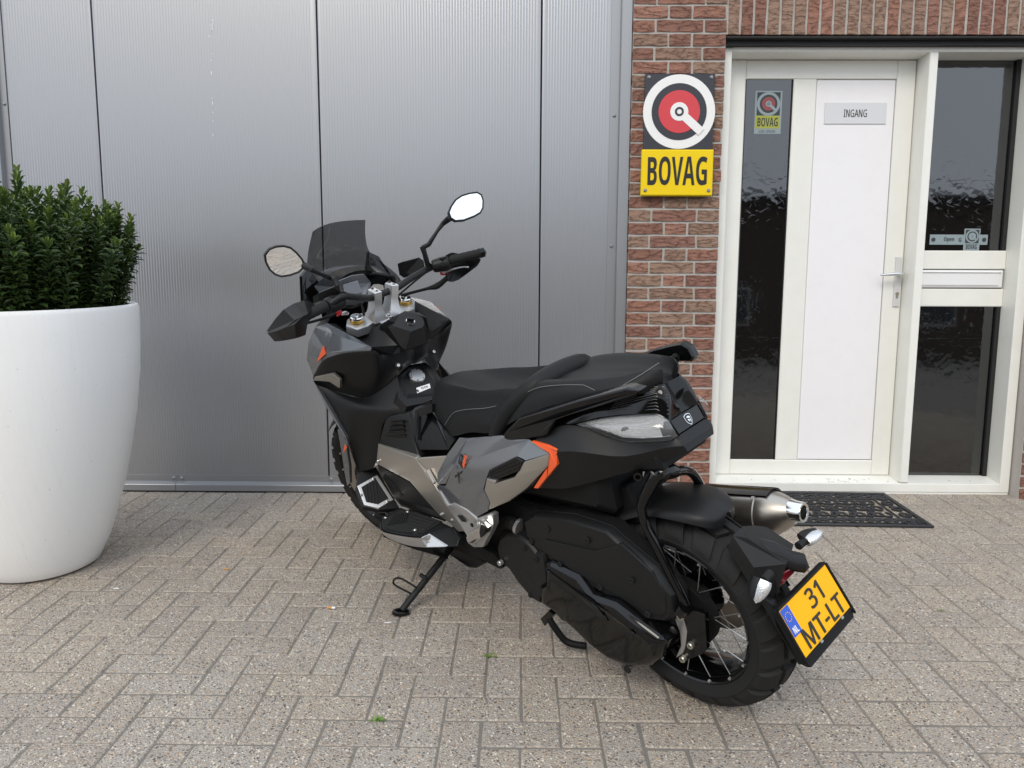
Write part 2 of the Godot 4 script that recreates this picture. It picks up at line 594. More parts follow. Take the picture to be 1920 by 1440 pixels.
func brick_mesh(s: Vector3, sd: int) -> ArrayMesh:
	# hand-moulded brick: uneven front and edges
	var r := RandomNumberGenerator.new()
	r.seed = sd
	var mb := MB.new()
	var h := s * 0.5
	var nx := maxi(2, int(s.x / 0.035))
	var ny := maxi(1, int(s.y / 0.035))
	var g := []
	for j in ny + 1:
		var row := []
		for i in nx + 1:
			var e := i == 0 or j == 0 or i == nx or j == ny
			row.append(Vector3(-h.x + s.x * i / nx + r.randf_range(-0.0016, 0.0016), -h.y + s.y * j / ny + r.randf_range(-0.0016, 0.0016), h.z + (r.randf_range(-0.005, -0.002) if e else r.randf_range(-0.002, 0.002))))
		g.append(row)
	for j in ny:
		for i in nx:
			mb.quad(g[j][i], g[j][i + 1], g[j + 1][i + 1], g[j + 1][i])
	var edge := []
	for i in nx: edge.append(g[0][i])
	for j in ny: edge.append(g[j][nx])
	for i in range(nx, 0, -1): edge.append(g[ny][i])
	for j in range(ny, 0, -1): edge.append(g[j][0])
	for i in edge.size():
		var a: Vector3 = edge[i]
		var b: Vector3 = edge[(i + 1) % edge.size()]
		mb.quad(a, Vector3(a.x, a.y, -h.z), Vector3(b.x, b.y, -h.z), b)
	return mb.mesh(60)

func build_brick_wall() -> void:
	var t := thing("brick_wall", "red brown hand-moulded brickwork with pale mortar around the entrance door", "wall", WT)
	var r := RandomNumberGenerator.new()
	r.seed = 3
	var mb := MB.new()
	mb.box(Vector3(0.745, 1.62, -0.0525), Vector3(0.436, 3.36, 0.128))
	mb.box(Vector3(1.745, 2.765, -0.0529), Vector3(1.562, 1.052, 0.127))
	mb.box(Vector3(3.6, 1.62, -0.0527), Vector3(2.144, 3.36, 0.1275))
	part(t, "mortar", mb, M.mortar)
	var cache := {}
	var place := func(x: float, y: float, w: float, hh: float) -> void:
		var key := "%d_%d_%d" % [int(w * 1000), int(hh * 1000), r.randi() % 3]
		if not cache.has(key): cache[key] = brick_mesh(Vector3(w, hh, 0.1), r.randi())
		put(t, "brick", cache[key], M.bricks[r.randi() % M.bricks.size()], Transform3D(Basis(Vector3.BACK, r.randf_range(-0.006, 0.006)), Vector3(x + w * 0.5, y + hh * 0.5, -0.03 + r.randf_range(-0.0015, 0.0015))))
	var far := [SurfaceTool.new(), SurfaceTool.new(), SurfaceTool.new(), SurfaceTool.new(), SurfaceTool.new(), SurfaceTool.new()]
	var lay := func(x: float, y: float, w: float) -> void:
		var key := "far_%d" % int(w * 1000)
		if not cache.has(key): cache[key] = brick_mesh(Vector3(w, 0.051, 0.1), r.randi())
		far[r.randi() % 6].append_from(cache[key], 0, Transform3D(Basis(), Vector3(x + w * 0.5, y + 0.0255, -0.03)))
	var k := -24
	while true:
		var yt := 1.488 + k * 0.0625
		if yt > 2.75: break
		var x := 0.527
		for w in ([0.163, 0.102, 0.148] if posmod(k, 2) == 0 else [0.098, 0.213, 0.102]):
			var ww: float = w + r.randf_range(-0.004, 0.004)
			place.call(x, yt - 0.051, minf(ww, 0.963 - x), 0.051)
			x += ww + 0.0115
		x = 2.531
		for w in ([0.102, 0.21, 0.21, 0.21, 0.21, 0.21, 0.21, 0.21, 0.21] if posmod(k, 2) == 0 else [0.21, 0.21, 0.21, 0.21, 0.21, 0.21, 0.21, 0.21, 0.102]):
			if x < 2.6: place.call(x, yt - 0.051, w, 0.051)
			else: lay.call(x, yt - 0.051, w)
			x += w + 0.0115
		k += 1
	for i in 25:
		place.call(0.972 + i * 0.0621, 2.237, 0.0505, 0.208)
	for j in 4:
		var x := 0.97 - (0.11 if j % 2 else 0.0)
		while x < 2.5:
			var a := maxf(x, 0.972)
			var e := minf(x + 0.21, 2.52)
			if e - a > 0.04: lay.call(a, 2.458 + j * 0.0625, e - a)
			x += 0.2215
	for i in 6:
		var fo := put(t, "bricks_beyond", far[i].commit(), M.bricks[i])
		fo.set_meta("kind", "stuff")
	mb = MB.new()
	mb.box(Vector3(1.748, 2.228, -0.05), Vector3(1.565, 0.012, 0.12), Basis(), 0.003)
	mb.box(Vector3(1.748, 2.212, -0.07), Vector3(1.562, 0.022, 0.10))
	part(t, "steel_lintel", mb, M.gasket)

func frame_box(parent: Node, called: String, x0: float, x1: float, y0: float, y1: float, z0: float, z1: float, m: Material, bev := 0.003) -> MeshInstance3D:
	var mb := MB.new()
	mb.box(Vector3((x0 + x1) * 0.5, (y0 + y1) * 0.5, (z0 + z1) * 0.5), Vector3(x1 - x0, y1 - y0, z1 - z0), Basis(), bev)
	return part(parent, called, mb, m, 30)

func build_door() -> void:
	var t := thing("entrance_door_set", "cream plastic door and side window frame with patterned glass panes", "door", WT)
	var F := -0.05
	var Lf := -0.16
	# outer frame
	frame_box(t, "frame_jamb", 0.967, 1.014, 0.012, 2.200, -0.25, F, M.frame)
	frame_box(t, "frame_jamb", 2.474, 2.522, 0.012, 2.200, -0.25, F, M.frame)
	frame_box(t, "frame_head", 1.0143, 2.4737, 2.181, 2.2195, -0.25, F - 0.0006, M.frame)
	frame_box(t, "frame_head", 0.9672, 2.5215, 2.2005, 2.2198, -0.25, F - 0.0012, M.frame)
	frame_box(t, "frame_mullion", 1.963, 2.003, 0.062, 2.1807, -0.25, F - 0.0004, M.frame)
	frame_box(t, "frame_sill", 1.0143, 2.4737, 0.012, 0.058, -0.25, F - 0.0007, M.frame)
	var mb := MB.new()
	for e in [[1.0145, 1.9625], [2.0035, 2.4735]]:
		extrude_profile(mb, [Vector2(0.0585, F - 0.004), Vector2(0.0725, Lf + 0.004), Vector2(0.0725, Lf - 0.03)], Vector3(e[0], 0, 0), Vector3.RIGHT, e[1] - e[0], Vector3.UP, Vector3.BACK)
	part(t, "sill_slope", mb, M.frame, 20)
	frame_box(t, "ground_strip", 0.967, 2.522, -0.03, 0.0115, -0.25, F - 0.012, M.dark_gap)
	frame_box(t, "ground_strip", 0.9675, 2.5215, 0.0005, 0.0105, -0.2, F - 0.004, M.frame, 0.001)
	# door leaf
	var leaf := frame_box(t, "door_leaf_stile", 1.017, 1.1185, 0.074, 2.1785, Lf - 0.06, Lf, M.frame, 0.004)
	leaf.set_meta("label", "hinge side stile of the white door")
	frame_box(t, "door_leaf_stile", 1.8675, 1.9595, 0.0742, 2.1783, Lf - 0.06, Lf - 0.0004, M.frame, 0.004)
	frame_box(t, "door_leaf_rail", 1.119, 1.867, 2.0885, 2.1782, Lf - 0.06, Lf - 0.0006, M.frame, 0.004)
	frame_box(t, "door_leaf_rail", 1.119, 1.867, 0.0745, 0.1535, Lf - 0.06, Lf - 0.0006, M.frame, 0.004)
	frame_box(t, "door_leaf_stile", 1.3565, 1.4715, 0.154, 2.088, Lf - 0.06, Lf - 0.001, M.frame, 0.004)
	frame_box(t, "door_panel", 1.4745, 1.8645, 0.157, 2.0855, Lf - 0.05, Lf - 0.007, M.door_panel, 0.002)
	var gk := MB.new()
	gk.box(Vector3(1.6695, 1.121, Lf - 0.04), Vector3(0.396, 1.934, 0.03))
	gk.box(Vector3(1.488, 1.1, -0.225), Vector3(0.94, 2.11, 0.01))
	part(t, "gasket", gk, M.gasket)
	frame_box(t, "glass_pane", 1.1195, 1.3555, 0.1545, 2.0875, Lf - 0.016, Lf - 0.011, M.glass, 0.0)
	for e in [[1.1188, 1.1235, 0.1538, 2.0882], [1.3515, 1.3562, 0.1538, 2.0882]]:
		frame_box(t, "glazing_bead", e[0], e[1], e[2], e[3], Lf - 0.012, Lf - 0.004, M.gasket, 0.0)
	# side window
	frame_box(t, "side_window_rail", 2.0035, 2.4735, 1.155, 1.2485, Lf - 0.05, Lf + 0.012, M.frame, 0.004)
	frame_box(t, "side_window_rail", 2.0035, 2.4735, 0.965, 1.056, Lf - 0.05, Lf + 0.012, M.frame, 0.004)
	frame_box(t, "side_window_back", 2.0037, 2.4733, 1.0565, 1.1545, Lf - 0.05, Lf - 0.006, M.gasket, 0.0)
	var lb := frame_box(t, "letter_box", 2.012, 2.464, 1.061, 1.150, Lf - 0.006, Lf + 0.016, M.white, 0.006)
	frame_box(lb, "flap", 2.036, 2.440, 1.072, 1.136, Lf + 0.016, Lf + 0.021, M.white, 0.003)
	frame_box(lb, "lip", 2.030, 2.446, 1.1365, 1.1435, Lf + 0.0165, Lf + 0.026, M.white, 0.002)
	frame_box(t, "glass_pane", 2.0035, 2.4725, 1.2495, 2.1800, Lf - 0.016, Lf - 0.011, M.glass, 0.0)
	frame_box(t, "glass_pane", 2.0035, 2.4725, 0.0735, 0.9645, Lf - 0.016, Lf - 0.011, M.glass, 0.0)
	for e in [[2.452, 2.4728, 1.2495, 2.18], [2.452, 2.4728, 0.0735, 0.9645]]:
		frame_box(t, "glazing_bead", e[0], e[1], e[2], e[3], Lf - 0.011, Lf + 0.004, M.gasket, 0.001)
	# handle
	var hp := MB.new()
	hp.panel([Vector3(1.918, 0.964, Lf + 0.009), Vector3(1.948, 0.964, Lf + 0.009), Vector3(1.948, 1.216, Lf + 0.009), Vector3(1.918, 1.216, Lf + 0.009)], Vector3.FORWARD, 0.0085, 0.002)
	var hn := part(t, "door_handle", hp, M.brushed, 30)
	var lv := MB.new()
	lv.tube([Vector3(1.934, 1.129, Lf + 0.008), Vector3(1.934, 1.129, Lf + 0.05), Vector3(1.928, 1.129, Lf + 0.056), Vector3(1.90, 1.128, Lf + 0.058), Vector3(1.86, 1.125, Lf + 0.054), Vector3(1.822, 1.123, Lf + 0.05)], [0.011, 0.0105, 0.0105, 0.0095, 0.008, 0.006], 10)
	part(hn, "lever", lv, M.chrome, 50)
	var cy := MB.new()
	cy.lathe([Vector2(0, 0.004), Vector2(0.008, 0.004), Vector2(0.0085, 0.0)], 14, Transform3D(Basis(), Vector3(1.934, 1.03, Lf + 0.009)))
	cy.box(Vector3(1.934, 1.017, Lf + 0.0105), Vector3(0.009, 0.02, 0.004))
	part(hn, "lock_cylinder", cy, M.steel, 30)
	# kick scuffs on the sill
	var r := RandomNumberGenerator.new()
	r.seed = 8
	var sc := MB.new()
	for i in 30:
		var x := r.randf_range(1.60, 1.76) if i < 18 else r.randf_range(1.1, 2.35)
		var f := r.randf_range(0.15, 0.6)
		var y := lerpf(0.0588, 0.0727, f) + 0.0003
		var z := lerpf(F - 0.004, Lf + 0.004, f) + 0.0004
		sc.box(Vector3(x, y, z), Vector3(r.randf_range(0.0012, 0.003), 0.0004, r.randf_range(0.006, 0.03)), Basis(Vector3.UP, r.randf_range(-0.5, 0.9)))
	var so := part(t, "scuff_mark", sc, M.scuff)
	so.set_meta("kind", "stuff")
	# room behind the panes
	var rm := MB.new()
	var a := Vector3(0.98, 0.0, -0.252)
	var b := Vector3(2.51, 2.21, -1.6)
	rm.quad(Vector3(a.x, a.y, b.z), Vector3(b.x, a.y, b.z), Vector3(b.x, b.y, b.z), Vector3(a.x, b.y, b.z))
	for q in [[a.x, a.y, b.x, a.y], [b.x, a.y, b.x, b.y], [b.x, b.y, a.x, b.y], [a.x, b.y, a.x, a.y]]:
		rm.quad(Vector3(q[0], q[1], a.z), Vector3(q[2], q[3], a.z), Vector3(q[2], q[3], b.z), Vector3(q[0], q[1], b.z))
	part(t, "hall_interior", rm, M.room)

func disc(parent: Node, called: String, c: Vector3, r0: float, r1: float, th: float, m: Material, n := 48) -> MeshInstance3D:
	var mb := MB.new()
	var pr := [Vector2(r1, -th), Vector2(r1, -0.0006), Vector2(r1 - 0.0006, 0.0), Vector2(r0, 0.0)]
	if r0 > 0.0: pr.append(Vector2(r0, -th))
	mb.lathe(pr, n, Transform3D(Basis(), c))
	return part(parent, called, mb, m, 30)

func emblem(parent: Node, c: Vector3, s: float, mw: Material, mk: Material, mr: Material, st := 0.0012) -> void:
	disc(parent, "emblem_ring", c + Vector3(0, 0, st), 0.0, s, st * 0.9, mw)
	disc(parent, "emblem_ring", c + Vector3(0, 0, st * 2), 0.0, s * 0.765, st * 0.9, mk)
	disc(parent, "emblem_disc", c + Vector3(0, 0, st * 3), 0.0, s * 0.575, st * 0.9, mr)
	disc(parent, "emblem_disc", c + Vector3(0, 0, st * 4), 0.0, s * 0.25, st * 0.9, mw)
	disc(parent, "emblem_ring", c + Vector3(0, 0, st * 5), s * 0.068, s * 0.125, st * 0.9, mk, 32)
	var mb := MB.new()
	var d := Vector3(0.755, -0.656, 0)
	var e := Vector3(-d.y, d.x, 0)
	var w := s * 0.115
	mb.panel([c + d * s * 0.1 - e * w + Vector3(0, 0, st * 3.9), c + d * s * 0.83 - e * w + Vector3(0, 0, st * 3.9), c + d * s * 0.83 + e * w + Vector3(0, 0, st * 3.9), c + d * s * 0.1 + e * w + Vector3(0, 0, st * 3.9)], Vector3.FORWARD, st * 3.5, 0.0003)
	part(parent, "emblem_bar", mb, mw)

func build_signs() -> void:
	var t := thing("dealer_sign", "yellow, black and white trade association sign with red disc on brick pillar", "sign", WT)
	var z := 0.055
	frame_box(t, "backplate", 0.583, 0.910, 1.49, 2.05, 0.021, z - 0.004, M.sign_black, 0.004)
	frame_box(t, "yellow_panel", 0.574, 0.915, 1.488, 1.703, 0.03, z + 0.002, M.sign_yellow, 0.005)
	emblem(t, Vector3(0.7455, 1.876, z - 0.004), 0.170, M.sign_white, M.sign_black, M.sign_red, 0.0016)
	text(t, "lettering", "BOVAG", 0.132, 0.282, M.ink, Transform3D(Basis(), Vector3(0.7445, 1.604, z + 0.0028)), true, 0.0015)
	for p in [Vector3(0.594, 1.513, z + 0.002), Vector3(0.896, 1.513, z + 0.002), Vector3(0.6, 2.033, z - 0.004), Vector3(0.893, 2.033, z - 0.004)]:
		screw(t, p)
	var Lf := -0.16
	var n := thing("entrance_plate", "brushed aluminium plate lettered INGANG on the white door panel", "sign", WT)
	frame_box(n, "plate", 1.519, 1.826, 1.873, 1.976, Lf - 0.0068, Lf - 0.002, M.brushed, 0.001)
	text(n, "lettering", "INGANG", 0.036, 0.115, M.ink, Transform3D(Basis(), Vector3(1.671, 1.924, Lf - 0.0012)))
	# window film stickers
	var s := thing("window_sticker", "faded membership sticker with red disc at top of the narrow door glass", "sticker", WT, "membership stickers on the glass")
	var g := Lf - 0.0105
	frame_box(s, "film", 1.172, 1.306, 1.826, 2.034, g - 0.0002, g + 0.0006, M.pale_film, 0.0)
	frame_box(s, "print_black", 1.181, 1.297, 1.915, 2.027, g + 0.0007, g + 0.0011, M.film_dark, 0.0)
	frame_box(s, "print_yellow", 1.176, 1.299, 1.852, 1.914, g + 0.0007, g + 0.0011, M.film_yellow, 0.0)
	emblem(s, Vector3(1.239, 1.971, g + 0.001), 0.058, M.pale_film, M.film_dark, M.film_red, 0.0004)
	text(s, "lettering", "BOVAG", 0.042, 0.102, M.film_dark, Transform3D(Basis(), Vector3(1.238, 1.883, g + 0.0014)), true, 0.0006)
	text(s, "lettering", "LID 2026", 0.013, 0.08, M.film_dark, Transform3D(Basis(), Vector3(1.237, 1.838, g + 0.0011)), false, 0.0006)
	var o := thing("opening_hours_sign", "pale strip reading Open stuck low on the upper side window", "sign", WT)
	frame_box(o, "strip", 2.09, 2.384, 1.279, 1.330, g - 0.0002, g + 0.003, M.pale_film, 0.001)
	text(o, "lettering", "Open", 0.026, 0.052, M.ink, Transform3D(Basis(), Vector3(2.187, 1.304, g + 0.0036)), true, 0.0006)
	text(o, "lettering", "G", 0.02, 0.014, M.ink, Transform3D(Basis(), Vector3(2.243, 1.304, g + 0.0036)), true, 0.0006)
	for x in [2.108, 2.365]:
		disc(o, "suction_cup", Vector3(x, 1.3045, g + 0.006), 0.0, 0.010, 0.004, M.film_dark, 18)
	var q := thing("window_sticker", "small grey membership sticker overlapping the Open strip on side window", "sticker", WT, "membership stickers on the glass")
	frame_box(q, "film", 2.262, 2.343, 1.2505, 1.360, g + 0.0034, g + 0.0042, M.pale_film, 0.0)
	frame_box(q, "print_black", 2.269, 2.337, 1.287, 1.354, g + 0.0043, g + 0.0047, M.film_dark, 0.0)
	emblem(q, Vector3(2.303, 1.321, g + 0.0046), 0.033, M.pale_film, M.film_dark, M.pale_film, 0.0004)
	text(q, "lettering", "BOVAG", 0.026, 0.055, M.film_dark, Transform3D(Basis(), Vector3(2.3025, 1.269, g + 0.0046)), true, 0.0006)

func paver_mesh(lx: float, lz: float, sd: int) -> ArrayMesh:
	var r := RandomNumberGenerator.new()
	r.seed = sd
	var mb := MB.new()
	var hx := lx * 0.5
	var hz := lz * 0.5
	var b := 0.004
	var rs := []
	for e in [[0.0, b], [-0.0035, b * 0.15], [-0.006, 0.0], [-0.05, 0.0]]:
		var ring := []
		var x: float = hx - e[1]
		var z: float = hz - e[1]
		var c := 0.004
		for q in [[-x + c, z], [x - c, z], [x, z - c], [x, -z + c], [x - c, -z], [-x + c, -z], [-x, -z + c], [-x, z - c]]:
			ring.append(Vector3(q[0], e[0], q[1]))
		rs.append(ring)
	for ring in rs:
		for i in ring.size():
			var s := Vector3(sin(i * 2.1 + sd), 0, cos(i * 1.7 + sd * 2.0)) * 0.0008
			ring[i] += s
	mb.rings(rs, true, false)
	return mb.mesh(40)

func build_ground(cam: Transform3D) -> void:
	var g := MB.new()
	g.quad(Vector3(-60, -0.03, -60), Vector3(60, -0.03, -60), Vector3(60, -0.03, 60), Vector3(-60, -0.03, 60))
	structure(part(self, "ground", g, M.asphalt))
	var p := MB.new()
	p.quad(Vector3(-4.6, -0.0042, -3.9), Vector3(4.6, -0.0042, -3.9), Vector3(4.6, -0.0042, 2.2), Vector3(-4.6, -0.0042, 2.2))
	var pave := part(self, "pavement", p, M.sand)
	structure(pave, "grey washed-concrete paving blocks laid in a herringbone bond")
	var r := RandomNumberGenerator.new()
	r.seed = 19
	var c := 0.1014
	var vh := []
	var vv := []
	for i in 5:
		vh.append(paver_mesh(c * 2 - 0.0034, c - 0.0034, i))
		vv.append(paver_mesh(c - 0.0034, c * 2 - 0.0034, i + 7))
	var list := []
	var inv := cam.affine_inverse()
	var fl := FastNoiseLite.new()
	fl.seed = 4
	fl.frequency = 0.55
	for rr in range(-22, 38):
		for X in range(-44, 46):
			var k := posmod(X - rr, 4)
			var ctr := Vector3.ZERO
			if k == 0: ctr = Vector3(-0.194 + (X + 1) * c, 0, -1.7714 + (rr + 0.5) * c)
			elif k == 3: ctr = Vector3(-0.194 + (X + 0.5) * c, 0, -1.7714 + (rr + 1) * c)
			else: continue
			if ctr.z < -3.62 or ctr.z > 2.1: continue
			var q := inv * ctr
			var seen := q.z < -0.4 and absf(q.x / q.z) < 0.76 and absf(q.y / q.z) < 0.58
			# slight settling and drifting of the rows
			ctr.x += 0.010 * fl.get_noise_2d(ctr.x, ctr.z)
			ctr.z += 0.010 * fl.get_noise_2d(ctr.x + 40.0, ctr.z)
			var b := Basis(Vector3.UP, r.randf_range(-0.012, 0.012)) * Basis(Vector3.RIGHT, r.randf_range(-0.006, 0.006)) * Basis(Vector3.BACK, r.randf_range(-0.006, 0.006))
			ctr.y = r.randf_range(-0.0022, 0.0002)
			list.append([-ctr.z if seen else 100.0 - ctr.z, k == 0, Transform3D(b, ctr), r.randi() % 5, r.randi() % 4])
	list.sort_custom(func(a, b): return a[0] < b[0])
	var rest := [SurfaceTool.new(), SurfaceTool.new(), SurfaceTool.new(), SurfaceTool.new()]
	for i in list.size():
		var e: Array = list[i]
		var ms: ArrayMesh = vh[e[3]] if e[1] else vv[e[3]]
		if i < 300:
			put(pave, "paving_block", ms, M.pavers[e[4]], e[2])
		else:
			rest[e[4]].append_from(ms, 0, e[2])
	for i in 4:
		var o := put(pave, "paving_blocks_beyond", rest[i].commit(), M.pavers[i])
		o.set_meta("kind", "stuff")

func tuft(label: String, at: Vector3, n: int, sp: float, sd: int) -> void:
	var r := RandomNumberGenerator.new()
	r.seed = sd
	var st := SurfaceTool.new()
	st.begin(Mesh.PRIMITIVE_TRIANGLES)
	for i in n:
		var a := r.randf() * TAU
		var b := Vector3(r.randf_range(-sp, sp), -0.004, r.randf_range(-sp * 0.35, sp * 0.35))
		var l := r.randf_range(0.01, 0.022)
		var d := Vector3(cos(a) * 0.8, r.randf_range(0.35, 1.0), sin(a) * 0.8).normalized()
		var s := d.cross(Vector3.UP).normalized() * 0.0016
		var col := Color(0.10, 0.2, 0.035).lerp(Color(0.2, 0.3, 0.06), r.randf())
		var m := b + d * l * 0.6
		var e := b + d * l + Vector3(0, -l * 0.25, 0)
		for p in [b - s, b + s, m + s * 0.9, b - s, m + s * 0.9, m - s * 0.9, m - s * 0.9, m + s * 0.9, e]:
			st.set_color(col)
			st.add_vertex(p)
	st.generate_normals()
	var o := put(self, "grass_tuft", st.commit(), M.leaf, Transform3D(Basis(), at))
	tag(o, label, "grass", "weeds in the paving joints")

func litter() -> void:
	tuft("small grass tuft in a paving joint under the engine cover", Vector3(-0.081, 0.0, -1.976), 34, 0.018, 1)
	tuft("small bright grass tuft in a joint in front of the side stand", Vector3(-0.366, 0.0, -1.667), 34, 0.014, 2)
	var mb := MB.new()
	mb.tube([Vector3(-0.012, 0.004, 0), Vector3(0.004, 0.004, 0)], 0.0038, 8)
	var o := part(self, "cigarette_butt", mb, mat(lin(0.6, 0.27, 0.07), 0.8))
	o.position = Vector3(-0.645, 0.001, -2.259)
	tag(o, "orange cigarette butt lying on the paving left of the side stand", "litter")
	mb = MB.new()
	mb.tube([Vector3(0.004, 0.004, 0), Vector3(0.016, 0.004, 0.001)], 0.0037, 8)
	part(o, "paper_end", mb, M.white)
	mb = MB.new()
	mb.panel([Vector3(-0.012, 0.003, 0.002), Vector3(0.004, 0.003, 0.004), Vector3(0.013, 0.004, -0.001), Vector3(0.002, 0.003, -0.003)], Vector3.DOWN, 0.002, 0.0004)
	o = part(self, "paper_scrap", mb, M.white)
	o.position = Vector3(-0.432, 0.0, -2.168)
	tag(o, "tiny white paper scrap beside the side stand foot", "litter")
	mb = MB.new()
	mb.panel([Vector3(-0.02, 0.003, 0.0), Vector3(0.0, 0.006, 0.006), Vector3(0.022, 0.003, 0.002), Vector3(0.0, 0.004, -0.004)], Vector3.DOWN, 0.001, 0.0003)
	o = part(self, "fallen_leaf", mb, mat(lin(0.2, 0.26, 0.09), 0.7))
	o.position = Vector3(1.453, 0.0, -2.287)
	tag(o, "pale green fallen leaf on the paving beyond the number plate", "leaf")
	mb = MB.new()
	mb.panel([Vector3(-0.012, 0.004, 0.0), Vector3(0.0, 0.006, 0.007), Vector3(0.012, 0.004, 0.001), Vector3(0.0, 0.005, -0.006)], Vector3.DOWN, 0.003, 0.0006)
	o = part(self, "pebble", mb, M.sign_white)
	o.position = Vector3(-1.461, 0.0, -2.392)
	tag(o, "white pebble on the paving in front of the planter", "pebble")
	mb = MB.new()
	mb.tube([Vector3(-0.011, 0.003, 0), Vector3(0.011, 0.003, 0.002)], 0.003, 6)
	o = part(self, "wood_chip", mb, mat(lin(0.52, 0.27, 0.1), 0.8))
	o.position = Vector3(-1.129, 0.0, -2.565)
	tag(o, "orange wood chip lying on the paving right of the planter", "litter")

func build_mat() -> void:
	var t := thing("door_mat", "black rubber scroll-pattern door mat lying in front of the door", "mat", Transform3D(Basis(Vector3.UP, -0.02), Vector3(1.50, 0.0005, -3.30)))
	var hx := 0.375
	var hz := 0.225
	var mb := MB.new()
	for e in [[0.0, hz, hx * 2, 0.02], [0.0, -hz, hx * 2, 0.02]]:
		mb.box(Vector3(e[0], 0.005, e[1]), Vector3(e[2], 0.010, e[3]), Basis(), 0.003)
	for s in [-1, 1]:
		mb.box(Vector3(s * (hx - 0.01), 0.005, 0), Vector3(0.02, 0.0096, hz * 2 - 0.021), Basis(), 0.003)
	part(t, "border", mb, M.mat_rubber, 30)
	mb = MB.new()
	for e in [-1, 1]:
		mb.tube([Vector3(-hx + 0.02, 0.005, e * (hz - 0.085)), Vector3(hx - 0.02, 0.005, e * (hz - 0.085))], 0.0045, 6)
		mb.tube([Vector3(e * (hx - 0.1), 0.005, -hz + 0.01), Vector3(e * (hx - 0.1), 0.005, hz - 0.01)], 0.0045, 6)
	part(t, "inner_border", mb, M.mat_rubber, 40)
	var torus := func(m: MB, c: Vector3, rx: float, rz: float, a0: float, a1: float, grow := 0.0) -> void:
		var path := []
		var n := 18
		for i in n + 1:
			var a := lerpf(a0, a1, float(i) / n)
			var k := 1.0 - grow * i / n
			path.append(c + Vector3(cos(a) * rx * k, 0.005, sin(a) * rz * k))
		m.tube(path, 0.0052, 5)
	var x := -hx + 0.05
	while x < hx - 0.03:
		for s in [-1, 1]:
			mb = MB.new()
			torus.call(mb, Vector3(x, 0, s * (hz - 0.048)), 0.04, 0.03, 0.0, TAU * 1.3, 0.65)
			torus.call(mb, Vector3(x + 0.035, 0, s * (hz - 0.048)), 0.02, 0.03, PI, TAU + 1.0, 0.3)
			part(t, "scroll", mb, M.mat_rubber, 50)
		x += 0.078
	for j in 3:
		x = -hx + 0.14
		while x < hx - 0.11:
			mb = MB.new()
			var zc := -0.085 + j * 0.085
			torus.call(mb, Vector3(x, 0, zc), 0.042, 0.036, j * 1.3, j * 1.3 + TAU * 1.35, 0.7)
			torus.call(mb, Vector3(x + 0.04, 0, zc), 0.03, 0.036, PI + j, TAU + 1.5 + j, 0.4)
			part(t, "scroll", mb, M.mat_rubber, 50)
			x += 0.085
	for j in 5:
		for s in [-1, 1]:
			mb = MB.new()
			torus.call(mb, Vector3(s * (hx - 0.055), 0, -0.16 + j * 0.08), 0.03, 0.034, j * 2.0, j * 2.0 + TAU * 1.3, 0.6)
			part(t, "scroll", mb, M.mat_rubber, 50)

